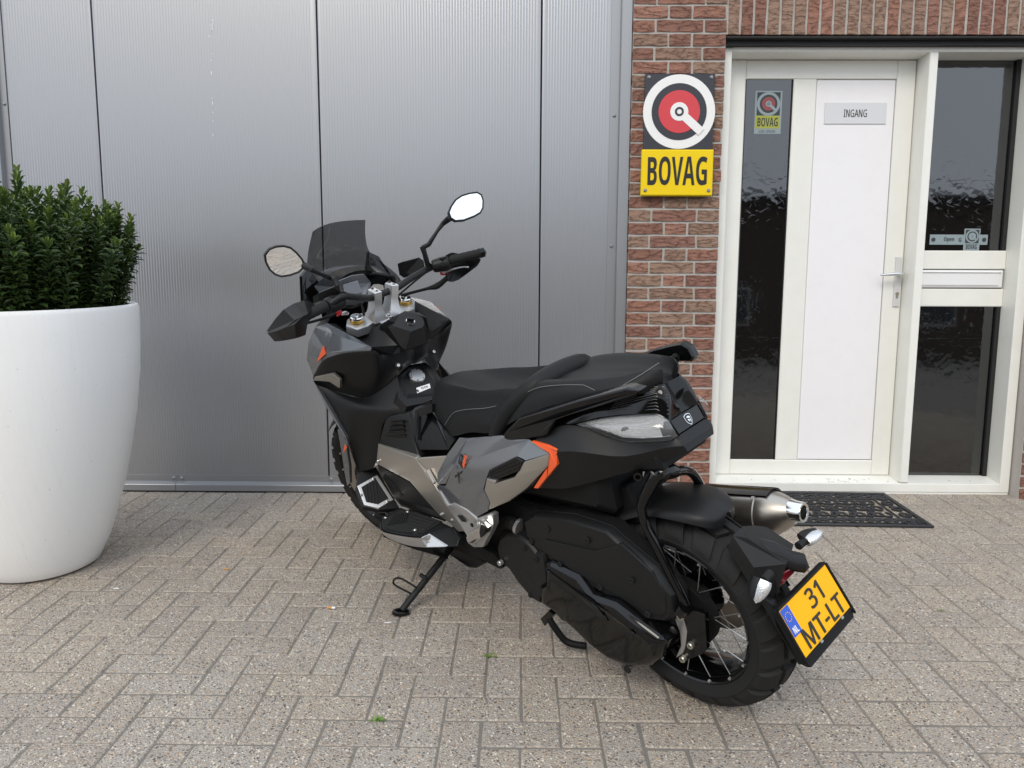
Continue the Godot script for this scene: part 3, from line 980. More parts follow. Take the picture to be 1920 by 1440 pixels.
func build_planter() -> void:
	var at := Vector3(-1.87, 0.0, -2.61)
	var o := MB.new()
	var pr := [Vector2(0.0, 0.004), Vector2(0.185, 0.004), Vector2(0.2, 0.012), Vector2(0.216, 0.045), Vector2(0.241, 0.096), Vector2(0.268, 0.173), Vector2(0.307, 0.298), Vector2(0.345, 0.453), Vector2(0.374, 0.60), Vector2(0.394, 0.744), Vector2(0.402, 0.84), Vector2(0.407, 0.93), Vector2(0.409, 0.995), Vector2(0.406, 1.008), Vector2(0.397, 1.013), Vector2(0.376, 1.008), Vector2(0.369, 0.995), Vector2(0.366, 0.92)]
	o.lathe(pr, 72, Transform3D(Basis(Vector3.RIGHT, -PI / 2), Vector3.ZERO))
	var pot := part(self, "planter", o, M.pot, 40)
	pot.position = at
	tag(pot, "tall white tapered round planter standing before the metal wall", "planter")
	o = MB.new()
	o.lathe([Vector2(0.0, 0.965), Vector2(0.367, 0.96)], 32, Transform3D(Basis(Vector3.RIGHT, -PI / 2), Vector3.ZERO))
	part(pot, "soil", o, M.soil)
	# shrub
	var t := thing("evergreen_shrub", "dense dark green upright evergreen shrub growing in the white planter", "shrub", Transform3D(Basis(), at + Vector3(0, 0.96, 0)))
	var r := RandomNumberGenerator.new()
	r.seed = 31
	var shoots := []
	for i in 14:
		shoots.append(shoot_mesh(i + 50, 0.36))
	for i in 12:
		shoots.append(shoot_mesh(i + 90, 0.24))
	var stems := MB.new()
	var n := 0
	var tries := 0
	while n < 250 and tries < 4000:
		tries += 1
		var x := r.randf_range(-0.37, 0.37)
		var z := r.randf_range(-0.37, 0.37)
		var q := Vector2(x, z)
		if q.length() > 0.365: continue
		var rim := clampf((q.length() - 0.2) / 0.16, 0.0, 1.0)
		var top := 0.47 - 0.08 * clampf((x + 0.05) / 0.4, 0.0, 1.0) + r.randf_range(-0.08, 0.04)
		if r.randf() < 0.22: top += r.randf_range(0.03, 0.085)
		var base := 0.0
		var kind := r.randi() % 14
		var len := 0.36
		var out := Vector3(x, 0, z).normalized() * (0.12 + 0.12 * rim)
		if n % 2 == 1:
			kind = 14 + r.randi() % 12
			len = 0.24
			base = r.randf_range(0.0, maxf(0.02, top - 0.24)) * (1.0 if rim > 0.4 else 0.6)
			top = base + 0.24
			if rim > 0.4: out *= 1.9
		var up := (Vector3.UP + out * r.randf_range(0.3, 1.2) + Vector3(r.randf_range(-0.12, 0.12), 0, r.randf_range(-0.12, 0.12))).normalized()
		var sx := up.cross(Vector3(0, 0, 1).rotated(Vector3.UP, r.randf() * TAU)).normalized()
		var b := Basis(sx, up, sx.cross(up)) * Basis(Vector3.UP, r.randf() * TAU)
		var s := (top - base) / len
		var foot := Vector3(x, base, z) - up * 0.0
		put(t, "leafy_shoot", shoots[kind], M.leaf, Transform3D(b.scaled_local(Vector3(1, s, 1)), foot - Vector3(x, 0, z) * 0.04))
		n += 1
	for i in 26:
		var a := r.randf() * TAU
		var q := Vector3(cos(a), 0, sin(a)) * r.randf_range(0.03, 0.2)
		stems.tube([q, q * 1.2 + Vector3(0, 0.16, 0), q * 1.35 + Vector3(0, 0.3, 0)], [0.008, 0.005, 0.003], 5)
	part(t, "stems", stems, M.soil)

func shoot_mesh(sd: int, len: float) -> ArrayMesh:
	var r := RandomNumberGenerator.new()
	r.seed = sd
	var st := SurfaceTool.new()
	st.begin(Mesh.PRIMITIVE_TRIANGLES)
	var h := 0.01
	var a := r.randf() * TAU
	while h < len:
		var f := h / len
		for k in 3:
			var an := a + k * TAU / 3.0 + r.randf_range(-0.3, 0.3)
			var L := r.randf_range(0.030, 0.044) * (1.0 - 0.35 * smoothstep(0.85, 1.0, f))
			var W := L * r.randf_range(0.24, 0.31)
			var tip := smoothstep(0.84, 1.0, f)
			var d := Vector3(cos(an), lerpf(r.randf_range(-0.05, 0.75), 1.7, tip), sin(an)).normalized()
			var s := d.cross(Vector3.UP).normalized()
			var nrm := s.cross(d).normalized()
			var p0 := Vector3(cos(an) * 0.004, h, sin(an) * 0.004)
			var q1 := p0 + d * L * 0.38 + nrm * L * 0.05
			var q2 := p0 + d * L * 0.74 + nrm * L * 0.03
			var q3 := p0 + d * L - nrm * L * 0.09
			var up := nrm * W * 0.35
			# leaf colour: old leaves dark, the youngest at a shoot's end fresher
			var young := smoothstep(0.88, 1.0, f) * r.randf_range(0.35, 1.0)
			var c := Color(0.028, 0.058, 0.013).lerp(Color(0.07, 0.118, 0.026), r.randf()).lerp(Color(0.17, 0.25, 0.035), young * 0.85)
			for sg in [-1.0, 1.0]:
				var w1: Vector3 = q1 + s * W * sg + up
				var w2: Vector3 = q2 + s * W * 0.85 * sg + up
				for p in [p0, w1, q1, q1, w1, w2, q1, w2, q2, q2, w2, q3]:
					st.set_color(c)
					st.add_vertex(p)
		a += 1.05
		h += r.randf_range(0.0105, 0.0145)
	st.generate_normals()
	return st.commit()

func build_opposite() -> void:
	# the yard's other side, seen only in the panes, the paint and the mirrors
	var t := thing("opposite_building", "low dark brick workshop on the far side of the yard", "building", Transform3D(Basis(), Vector3(0, -0.03, 17)))
	var mb := MB.new()
	mb.box(Vector3(0, 2.7, 3), Vector3(40, 5.4, 6))
	part(t, "wall", mb, M.far_wall)
	mb = MB.new()
	mb.box(Vector3(0, 5.5, 3), Vector3(40.6, 0.2, 6.6))
	part(t, "roof", mb, M.far_roof)
	for i in 9:
		mb = MB.new()
		mb.box(Vector3(-14 + i * 3.5, 1.9, -0.02), Vector3(1.6, 1.3, 0.1))
		var w := part(t, "window", mb, M.frame)
		mb = MB.new()
		mb.box(Vector3(-14 + i * 3.5, 1.9, -0.06), Vector3(1.45, 1.15, 0.05))
		part(w, "pane", mb, M.far_glass)

# ------------------------------------------------------------------ scooter (x forward, y up, z to its right)
func both(parent: Node, called: String, m: Material, polys: Array, ang := 30.0) -> void:
	for s in 2:
		var mb := MB.new()
		for p in polys: mb.poly(mz(p) if s else p)
		part(parent, called, mb, m, ang)
func pan(parent: Node, called: String, m: Material, pts: Array, t := 0.012, bev := 0.003, inward := Vector3(0, 0, 1), two := false) -> MeshInstance3D:
	var mb := MB.new()
	mb.panel(pts, inward, t, bev)
	var o := part(parent, called, mb, m, 28)
	if two:
		var w := MB.new()
		w.panel(mz(pts), Vector3(inward.x, inward.y, -inward.z), t, bev)
		part(parent, called, w, m, 28)
	return o
func bolt(parent: Node, at: Vector3, n: Vector3, r: float, h: float, m: Material, called := "bolt") -> void:
	var mb := MB.new()
	var z := n.normalized()
	var x := z.cross(Vector3.UP if absf(z.y) < 0.9 else Vector3.RIGHT).normalized()
	var xf := Transform3D(Basis(x, z.cross(x), z), at)
	mb.lathe([Vector2(0, h * 0.4), Vector2(r * 0.4, h * 0.4), Vector2(r * 0.5, h), Vector2(r * 0.85, h), Vector2(r, h * 0.8), Vector2(r, -h * 0.4)], 12, xf)
	part(parent, called, mb, m, 30)
func axis_xf(at: Vector3, z: Vector3) -> Transform3D:
	var zz := z.normalized()
	var x := zz.cross(Vector3.UP if absf(zz.y) < 0.9 else Vector3.RIGHT).normalized()
	return Transform3D(Basis(x, zz.cross(x), zz), at)

func wheel(parent: Node, called: String, R: float, w: float, rim_r: float, blocks: int, spokes: int) -> MeshInstance3D:
	var hw := w * 0.5
	var d := 0.012
	var crown := func(s: float) -> Vector2:   # s -1..1 across the tread: radius, across
		return Vector2(R - d - (R - rim_r) * 0.54 * pow(absf(s), 2.1), hw * 0.99 * sin(absf(s) * 1.35) / sin(1.35) * signf(s))
	var mb := MB.new()
	var pr := [Vector2(rim_r - 0.006, -hw * 0.72), Vector2(rim_r + 0.004, -hw * 0.82), Vector2(rim_r + (R - rim_r) * 0.22, -hw * 0.97), Vector2(rim_r + (R - rim_r) * 0.34, -hw * 1.0)]
	for i in 13: pr.append(crown.call(-1.0 + i / 6.0))
	pr.append_array([Vector2(rim_r + (R - rim_r) * 0.34, hw * 1.0), Vector2(rim_r + (R - rim_r) * 0.22, hw * 0.97), Vector2(rim_r + 0.004, hw * 0.82), Vector2(rim_r - 0.006, hw * 0.72)])
	mb.lathe(pr, 72)
	var wh := part(parent, called, mb, M.rubber, 50)
	# tread blocks
	var blk := func(a0: float, a1: float, s0: float, s1: float, skew: float) -> ArrayMesh:
		var m := MB.new()
		var base := []
		var top := []
		var cnt := 4
		for e in [[0, 0], [1, 0], [1, 1], [0, 1]]:
			pass
		var out := []
		for i in cnt: out.append([lerpf(s0, s1, float(i) / cnt), a0, 0])
		for i in 2: out.append([s1, lerpf(a0, a1, i / 2.0), 0])
		for i in cnt: out.append([lerpf(s1, s0, float(i) / cnt), a1, 0])
		for i in 2: out.append([s0, lerpf(a1, a0, i / 2.0), 0])
		var mid := Vector2((s0 + s1) * 0.5, (a0 + a1) * 0.5)
		for e in out:
			var c: Vector2 = crown.call(e[0])
			var a: float = e[1] + skew * (e[0] - s0)
			base.append(Vector3(cos(a) * (c.x - 0.002), sin(a) * (c.x - 0.002), c.y))
			var sI: float = lerpf(e[0], mid.x, 0.07)
			var c2: Vector2 = crown.call(sI)
			var aI: float = lerpf(e[1], mid.y, 0.07) + skew * (sI - s0)
			top.append(Vector3(cos(aI) * (c2.x + d), sin(aI) * (c2.x + d), c2.y * 1.01))
		for i in base.size():
			var j := (i + 1) % base.size()
			m.quad(base[i], base[j], top[j], top[i])
		# top skin in strips
		var nA := cnt
		for i in nA:
			var p: Vector3 = top[i]
			var q: Vector3 = top[i + 1] if i + 1 <= nA else top[i]
			var u: Vector3 = top[nA + 2 + (nA - i)] if i > 0 else top[2 * nA + 2]
			var t: Vector3 = top[nA + 2 + (nA - i - 1)]
			m.quad(p, q, t, u)
		return m.mesh(40)
	var st := TAU / blocks
	var ctr: ArrayMesh = blk.call(-st * 0.35, st * 0.35, -0.31, 0.0, 0.16)
	var ct2: ArrayMesh = blk.call(-st * 0.35, st * 0.35, 0.07, 0.36, -0.16)
	var sa: ArrayMesh = blk.call(-st * 0.35, st * 0.35, 0.45, 0.95, 0.14)
	var sb: ArrayMesh = blk.call(-st * 0.35, st * 0.35, -0.95, -0.40, -0.14)
	for i in blocks:
		put(wh, "tread_block", ctr, M.rubber, Transform3D(Basis(Vector3.BACK, i * st), Vector3.ZERO))
		put(wh, "tread_block", ct2, M.rubber, Transform3D(Basis(Vector3.BACK, (i + 0.5) * st), Vector3.ZERO))
		put(wh, "tread_block", sa, M.rubber, Transform3D(Basis(Vector3.BACK, (i + 0.25) * st), Vector3.ZERO))
		put(wh, "tread_block", sb, M.rubber, Transform3D(Basis(Vector3.BACK, (i + 0.25) * st), Vector3.ZERO))
	mb = MB.new()
	var rw := hw * 0.80
	mb.lathe([Vector2(rim_r + 0.006, -rw), Vector2(rim_r + 0.001, -rw - 0.003), Vector2(rim_r - 0.010, -rw + 0.004), Vector2(rim_r - 0.014, -rw + 0.016), Vector2(rim_r - 0.026, -rw * 0.35), Vector2(rim_r - 0.030, 0), Vector2(rim_r - 0.026, rw * 0.35), Vector2(rim_r - 0.014, rw - 0.016), Vector2(rim_r - 0.010, rw - 0.004), Vector2(rim_r + 0.001, rw + 0.003), Vector2(rim_r + 0.006, rw)], 72)
	part(wh, "rim", mb, M.gloss, 40)
	mb = MB.new()
	mb.lathe([Vector2(0.0, -0.07), Vector2(0.035, -0.07), Vector2(0.04, -0.06), Vector2(0.062, -0.052), Vector2(0.062, -0.044), Vector2(0.04, -0.036), Vector2(0.036, 0.0), Vector2(0.04, 0.036), Vector2(0.062, 0.044), Vector2(0.062, 0.052), Vector2(0.04, 0.06), Vector2(0.0, 0.07)], 28)
	part(wh, "hub", mb, M.gloss, 30)
	for i in spokes:
		var s := 1 if i % 2 else -1
		var a := TAU * i / spokes
		var tw := (0.42 if (i / 2) % 2 else -0.42)
		mb = MB.new()
		var p0 := Vector3(cos(a + tw) * 0.06, sin(a + tw) * 0.06, s * 0.047)
		var p1 := Vector3(cos(a) * (rim_r - 0.012), sin(a) * (rim_r - 0.012), s * rw * 0.86)
		mb.tube([p0, p1], 0.0014, 5)
		part(wh, "spoke", mb, M.silver, 60)
		var e := MB.new()
		e.lathe([Vector2(0, 0.004), Vector2(0.0035, 0.003), Vector2(0.004, -0.003)], 8, axis_xf(Vector3(cos(a), sin(a), 0) * (rim_r - 0.006) + Vector3(0, 0, s * (rw + 0.001)), Vector3(0, 0, s)))
		part(wh, "spoke_nipple", e, M.silver, 40)
	return wh

func build_scooter() -> void:
	var fw := Vector3(-0.682952, 0, -0.730463)
	var up := Vector3(-0.162259, 0.975017, 0.151705)
	var rt := Vector3(0.712214, 0.222131, -0.665890)
	var t := thing("motor_scooter", "dark grey and matt black adventure scooter with orange accents leaning on its side stand", "scooter", Transform3D(Basis(fw, up, rt), Vector3(0.515, 0.0032, -1.823)))
	rear_wheel_group(t)
	front_group(t)
	engine_group(t)
	body_group(t)
	tail_group(t)
	seat_group(t)
	cockpit_group(t)
	foot_group(t)
	plate_group(t)

func rear_wheel_group(t: Node3D) -> void:
	var w := wheel(t, "rear_wheel", 0.2865, 0.16, 0.2, 20, 32)
	w.position = Vector3(0, 0.2865, 0)
	var dm := MB.new()
	dm.lathe([Vector2(0, -0.075), Vector2(0.05, -0.075), Vector2(0.098, -0.062), Vector2(0.1, -0.056), Vector2(0.1, -0.03), Vector2(0.0, -0.03)], 36)
	part(w, "drive_flange", dm, M.soft, 30)
	# swing arm end, axle plate and bolts on the left
	pan(t, "axle_plate", M.gloss, [Vector3(-0.054, 0.365, -0.118), Vector3(-0.118, 0.372, -0.118), Vector3(-0.114, 0.265, -0.118), Vector3(-0.097, 0.24, -0.118), Vector3(-0.034, 0.186, -0.118), Vector3(-0.051, 0.254, -0.118), Vector3(-0.061, 0.305, -0.118)], 0.014, 0.002)
	pan(t, "axle_carrier", M.silver, [Vector3(-0.018, 0.309, -0.112), Vector3(-0.044, 0.339, -0.112), Vector3(-0.058, 0.273, -0.112), Vector3(-0.037, 0.211, -0.112), Vector3(-0.008, 0.179, -0.112), Vector3(-0.029, 0.231, -0.112), Vector3(-0.03, 0.275, -0.112)], 0.03, 0.004)
	bolt(t, Vector3(-0.053, 0.343, -0.122), Vector3(0, 0, -1), 0.011, 0.012, M.bolt)
	bolt(t, Vector3(-0.071, 0.26, -0.12), Vector3(0, 0, -1), 0.009, 0.010, M.bolt)
	bolt(t, Vector3(-0.042, 0.204, -0.12), Vector3(0, 0, -1), 0.009, 0.010, M.bolt)
	var mb := MB.new()
	mb.box(Vector3(0.13, 0.3, -0.1), Vector3(0.30, 0.07, 0.03), Basis(Vector3.BACK, 0.1), 0.008)
	mb.box(Vector3(0.13, 0.3, 0.105), Vector3(0.30, 0.06, 0.03), Basis(Vector3.BACK, 0.1), 0.008)
	part(t, "swing_arm", mb, M.soft)
	mb = MB.new()
	mb.lathe([Vector2(0.06, -0.003), Vector2(0.13, -0.003), Vector2(0.13, 0.003), Vector2(0.06, 0.003), Vector2(0.06, -0.003)], 40, Transform3D(Basis(), Vector3(0, 0.2865, 0.085)))
	part(t, "brake_disc", mb, M.steel, 30)
	# bent tube over the wheel
	mb = MB.new()
	mb.tube(MB.refine([Vector3(-0.063, 0.37, -0.118), Vector3(-0.053, 0.397, -0.118), Vector3(-0.029, 0.442, -0.118), Vector3(0.008, 0.518, -0.116), Vector3(0.038, 0.57, -0.114), Vector3(0.045, 0.604, -0.112), Vector3(0.046, 0.623, -0.11)], 3), 0.0125, 10)
	mb.tube([Vector3(0.046, 0.62, -0.11), Vector3(0.035, 0.646, -0.108), Vector3(0.015, 0.686, -0.095), Vector3(0.009, 0.7, -0.085)], [0.0135, 0.0145, 0.017, 0.019], 8)
	mb.tube(MB.refine([Vector3(0.009, 0.7, -0.085), Vector3(-0.008, 0.709, -0.07), Vector3(-0.014, 0.697, -0.04)], 2), [0.019, 0.021, 0.022, 0.021, 0.017], 8)
	mb.tube(MB.refine([Vector3(-0.015, 0.698, -0.045), Vector3(-0.014, 0.682, -0), Vector3(-0.005, 0.647, 0.045), Vector3(0.007, 0.595, 0.085), Vector3(0.011, 0.544, 0.112), Vector3(0.008, 0.5, 0.118), Vector3(0.005, 0.45, 0.118)], 3), 0.0125, 10)
	part(t, "tube_frame", mb, M.gloss, 50)
	pan(t, "tube_clamp", M.gloss, [Vector3(0.01, 0.702, -0.09), Vector3(0.006, 0.723, -0.085), Vector3(-0.015, 0.732, -0.07), Vector3(-0.019, 0.703, -0.05), Vector3(-0.014, 0.688, -0.055), Vector3(0.005, 0.672, -0.075)], 0.03, 0.004, Vector3(0.5, -0.4, 0.8))
	bolt(t, Vector3(0.052, 0.701, -0.1), Vector3(-0.6, 0.1, -1), 0.013, 0.022, M.gloss, "rubber_stop")
	mb = MB.new()
	mb.tube([Vector3(-0.071, 0.379, -0.128), Vector3(-0.054, 0.357, -0.128)], 0.018, 10)
	part(t, "tube_eye", mb, M.gloss, 40)
	# hugger mudguard close over the tyre
	mb = MB.new()
	var rows := []
	for e in [[0.27, 0.395, 0.075], [0.22, 0.485, 0.085], [0.15, 0.56, 0.088], [0.06, 0.608, 0.09], [-0.03, 0.622, 0.088], [-0.085, 0.618, 0.075], [-0.115, 0.605, 0.05], [-0.125, 0.600, 0.018]]:
		rows.append([Vector3(e[0] * 0.99, e[1] - 0.03, -e[2]), Vector3(e[0], e[1] - 0.012, -e[2] * 0.8), Vector3(e[0], e[1], 0), Vector3(e[0], e[1] - 0.012, e[2] * 0.8), Vector3(e[0] * 0.99, e[1] - 0.03, e[2])])
	mb.grid(rows, 3, 3)
	var rr := []
	for row in rows:
		rr.append(sh(row, Vector3(0, -0.004, 0)))
	mb.grid(rr, 3, 3)
	for k in 2:
		var a := []
		var b := []
		for i in rows.size():
			a.append(rows[i][0 if k == 0 else 4])
			b.append(rr[i][0 if k == 0 else 4])
		mb.grid([a, b], 3, 1)
	mb.grid([rows[-1], rr[-1]], 3, 1)
	part(t, "hugger_mudguard", mb, M.matte, 50)
	# dark frame under the tail
	mb = MB.new()
	mb.grid([[Vector3(0.336, 0.506, -0.09), Vector3(0.309, 0.546, -0.07), Vector3(0.26, 0.581, -0.05), Vector3(0.207, 0.587, -0)], [Vector3(0.239, 0.499, -0.09), Vector3(0.211, 0.536, -0.075), Vector3(0.17, 0.566, -0.05), Vector3(0.165, 0.593, 0.02)]], 3, 2)
	part(t, "inner_guard", mb, M.soft, 40)
	mb = MB.new()
	mb.box(Vector3(0.2, 0.55, 0.0), Vector3(0.2, 0.12, 0.13), Basis(Vector3.BACK, -0.3), 0.01)
	part(t, "rear_frame", mb, M.soft)
	for p in [Vector3(0.202, 0.616, -0.05), Vector3(0.181, 0.605, -0.05), Vector3(0.147, 0.612, -0.04)]:
		bolt(t, p, Vector3(-0.4, 0.3, -1), 0.016, 0.012, M.soft, "frame_bolt")
	mb = MB.new()
	mb.tube(MB.refine([Vector3(0.286, 0.526, -0.1), Vector3(0.188, 0.523, -0.105), Vector3(0.115, 0.516, -0.1), Vector3(0.062, 0.492, -0.098), Vector3(0.024, 0.458, -0.1), Vector3(-0.001, 0.409, -0.1)], 4), 0.0045, 6)
	mb.tube(MB.refine([Vector3(-0.012, 0.297, -0.105), Vector3(0.011, 0.252, -0.1), Vector3(0.011, 0.205, -0.1), Vector3(0.003, 0.175, -0.095)], 3), 0.005, 6)
	part(t, "brake_hose", mb, M.soft, 60)
	for i in 3:
		var f: Vector3 = [Vector3(0.226, 0.528, -0.106), Vector3(0.114, 0.517, -0.102), Vector3(0.037, 0.472, -0.1)][i]
		bolt(t, f, Vector3(0, 0.5, -1), 0.007, 0.006, M.bolt, "hose_clip")
	# exhaust on the right
	mb = MB.new()
	var a0 := Vector3(0.36, 0.405, 0.165)
	var a1 := Vector3(-0.103, 0.488, 0.195)
	var d := (a1 - a0).normalized()
	var xf := axis_xf(a0, d)
	var L := (a1 - a0).length()
	mb.lathe([Vector2(0.0, 0.0), Vector2(0.03, 0.0), Vector2(0.055, 0.05), Vector2(0.065, 0.12), Vector2(0.066, L - 0.004), Vector2(0.069, L - 0.002), Vector2(0.069, L + 0.006), Vector2(0.066, L + 0.008)], 44, xf)
	var ex := part(t, "exhaust_silencer", mb, M.steel, 35)
	mb = MB.new()
	var e0 := a1 + d * 0.008
	var e1 := Vector3(-0.192, 0.522, 0.193)
	var ringsA := []
	for i in 7:
		var f := i / 6.0
		var c := e0.lerp(e1, f)
		var rad := lerpf(0.066, 0.031, pow(f, 1.5))
		var ring := []
		var bs := axis_xf(c, d.lerp((e1 - e0).normalized(), f)).basis
		for k in 36:
			var an := TAU * k / 36
			ring.append(c + bs * Vector3(cos(an) * rad, sin(an) * rad, 0))
		ringsA.append(ring)
	mb.rings(ringsA, false, true)
	part(ex, "end_cone", mb, M.steel, 50)
	mb = MB.new()
	mb.lathe([Vector2(0.030, -0.018), Vector2(0.0295, 0.0), Vector2(0.0275, 0.012), Vector2(0.0265, 0.028), Vector2(0.0245, 0.032), Vector2(0.0185, 0.031), Vector2(0.0175, 0.028), Vector2(0.017, -0.02)], 32, axis_xf(Vector3(-0.188, 0.5215, 0.193), Vector3(-1, 0.13, 0)))
	part(ex, "tail_pipe", mb, M.chrome, 30)
	disc_part(ex, "tail_pipe_bore", Vector3(-0.202, 0.5235, 0.193), Vector3(-1, 0.13, 0), 0.0175, M.black_hole)
	mb = MB.new()
	var sr := []
	for i in 9:
		var f := i / 8.0
		var c := a0.lerp(a1, lerpf(0.3, 1.06, f))
		var row := []
		for k in 7:
			var an := lerpf(1.15, 2.7, k / 6.0)
			var rad := 0.076 - 0.003 * f
			row.append(c + Vector3(0, sin(an) * rad, -cos(an) * rad * 0.9))
		sr.append(row)
	mb.grid(sr, 1, 1)
	var sr2 := []
	for row in sr: sr2.append(sh(row, Vector3(0, -0.003, 0)))
	mb.grid(sr2, 1, 1)
	mb.grid([sr[-1], sr2[-1]], 1, 1)
	part(ex, "heat_shield", mb, M.gloss, 40)
	mb = MB.new()
	mb.tube(MB.refine([a0, Vector3(0.45, 0.36, 0.14), Vector3(0.6, 0.24, 0.1), Vector3(0.8, 0.2, 0.06)], 4), 0.022, 12)
	part(ex, "header_pipe", mb, M.steel, 50)

func disc_part(parent: Node, called: String, c: Vector3, n: Vector3, r: float, m: Material) -> void:
	var mb := MB.new()
	mb.lathe([Vector2(0, 0.0), Vector2(r, 0.0)], 24, axis_xf(c, n))
	part(parent, called, mb, m)

func front_group(t: Node3D) -> void:
	var piv := Vector3(1.243, 1.036, 0)
	var ax := (piv - Vector3(1.50, 0.30, 0)).normalized()
	var rot := Basis(ax, 0.12)
	var g := Transform3D(rot, piv - rot * piv)
	var w := wheel(t, "front_wheel", 0.293, 0.11, 0.222, 26, 32)
	w.transform = g * Transform3D(Basis(), Vector3(1.537, 0.293, 0))
	for s in [-1, 1]:
		var mb := MB.new()
		var lo := g * Vector3(1.525, 0.30, s * 0.105)
		var hi := g * Vector3(1.265, 0.99, s * 0.11)
		mb.tube([lo, lo.lerp(hi, 0.42)], [0.027, 0.026], 14)
		part(t, "fork_leg", mb, M.soft, 50)
		mb = MB.new()
		mb.tube([lo.lerp(hi, 0.42), hi], [0.021, 0.021], 14)
		part(t, "fork_tube", mb, M.gold, 50)
		mb = MB.new()
		mb.lathe([Vector2(0.09, -0.0025), Vector2(0.15, -0.0025), Vector2(0.15, 0.0025), Vector2(0.09, 0.0025), Vector2(0.09, -0.0025)], 40, g * Transform3D(Basis(), Vector3(1.537, 0.293, s * 0.07)))
		part(t, "brake_disc", mb, M.steel, 30)
		mb = MB.new()
		mb.box(Vector3.ZERO, Vector3(0.05, 0.11, 0.04), Basis(), 0.008)
		var cal := part(t, "brake_caliper", mb, M.champ)
		cal.transform = g * Transform3D(Basis(Vector3.BACK, 0.4), Vector3(1.44, 0.37, s * 0.085))
	# fork guards and front mudguard
	var mb := MB.new()
	var rows := []
	for i in 9:
		var a := lerpf(0.8, 2.2, i / 8.0)
		var row := []
		for k in 5:
			var s := (k - 2) / 2.0
			var r := 0.318 - 0.035 * s * s
			row.append(g * (Vector3(1.537, 0.293, 0) + Vector3(cos(a) * r, sin(a) * r, s * 0.07)))
		rows.append(row)
	mb.grid(rows, 2, 2)
	var rows2 := []
	for row in rows: rows2.append(sh(row, Vector3(0, -0.004, 0)))
	mb.grid(rows2, 2, 2)
	part(t, "front_mudguard", mb, M.matte, 50)
	for s in 2:
		var sd := -1.0 if s else 1.0
		var p := [Vector3(1.552, 0.548, -0.142), Vector3(1.521, 0.532, -0.142), Vector3(1.495, 0.503, -0.142), Vector3(1.52, 0.456, -0.142), Vector3(1.531, 0.393, -0.142), Vector3(1.567, 0.302, -0.142), Vector3(1.597, 0.282, -0.142), Vector3(1.593, 0.339, -0.142), Vector3(1.576, 0.415, -0.142), Vector3(1.563, 0.484, -0.142)]
		var q := [Vector3(1.518, 0.492, -0.143), Vector3(1.508, 0.478, -0.143), Vector3(1.556, 0.441, -0.143)]
		if s: p = mz(p); q = mz(q)
		var gd := pan(t, "fork_guard", M.grey, p, 0.012, 0.002, Vector3(0, 0, sd))
		pan(gd, "orange_mark", M.orange, q, 0.002, 0.0003, Vector3(0, 0, sd))

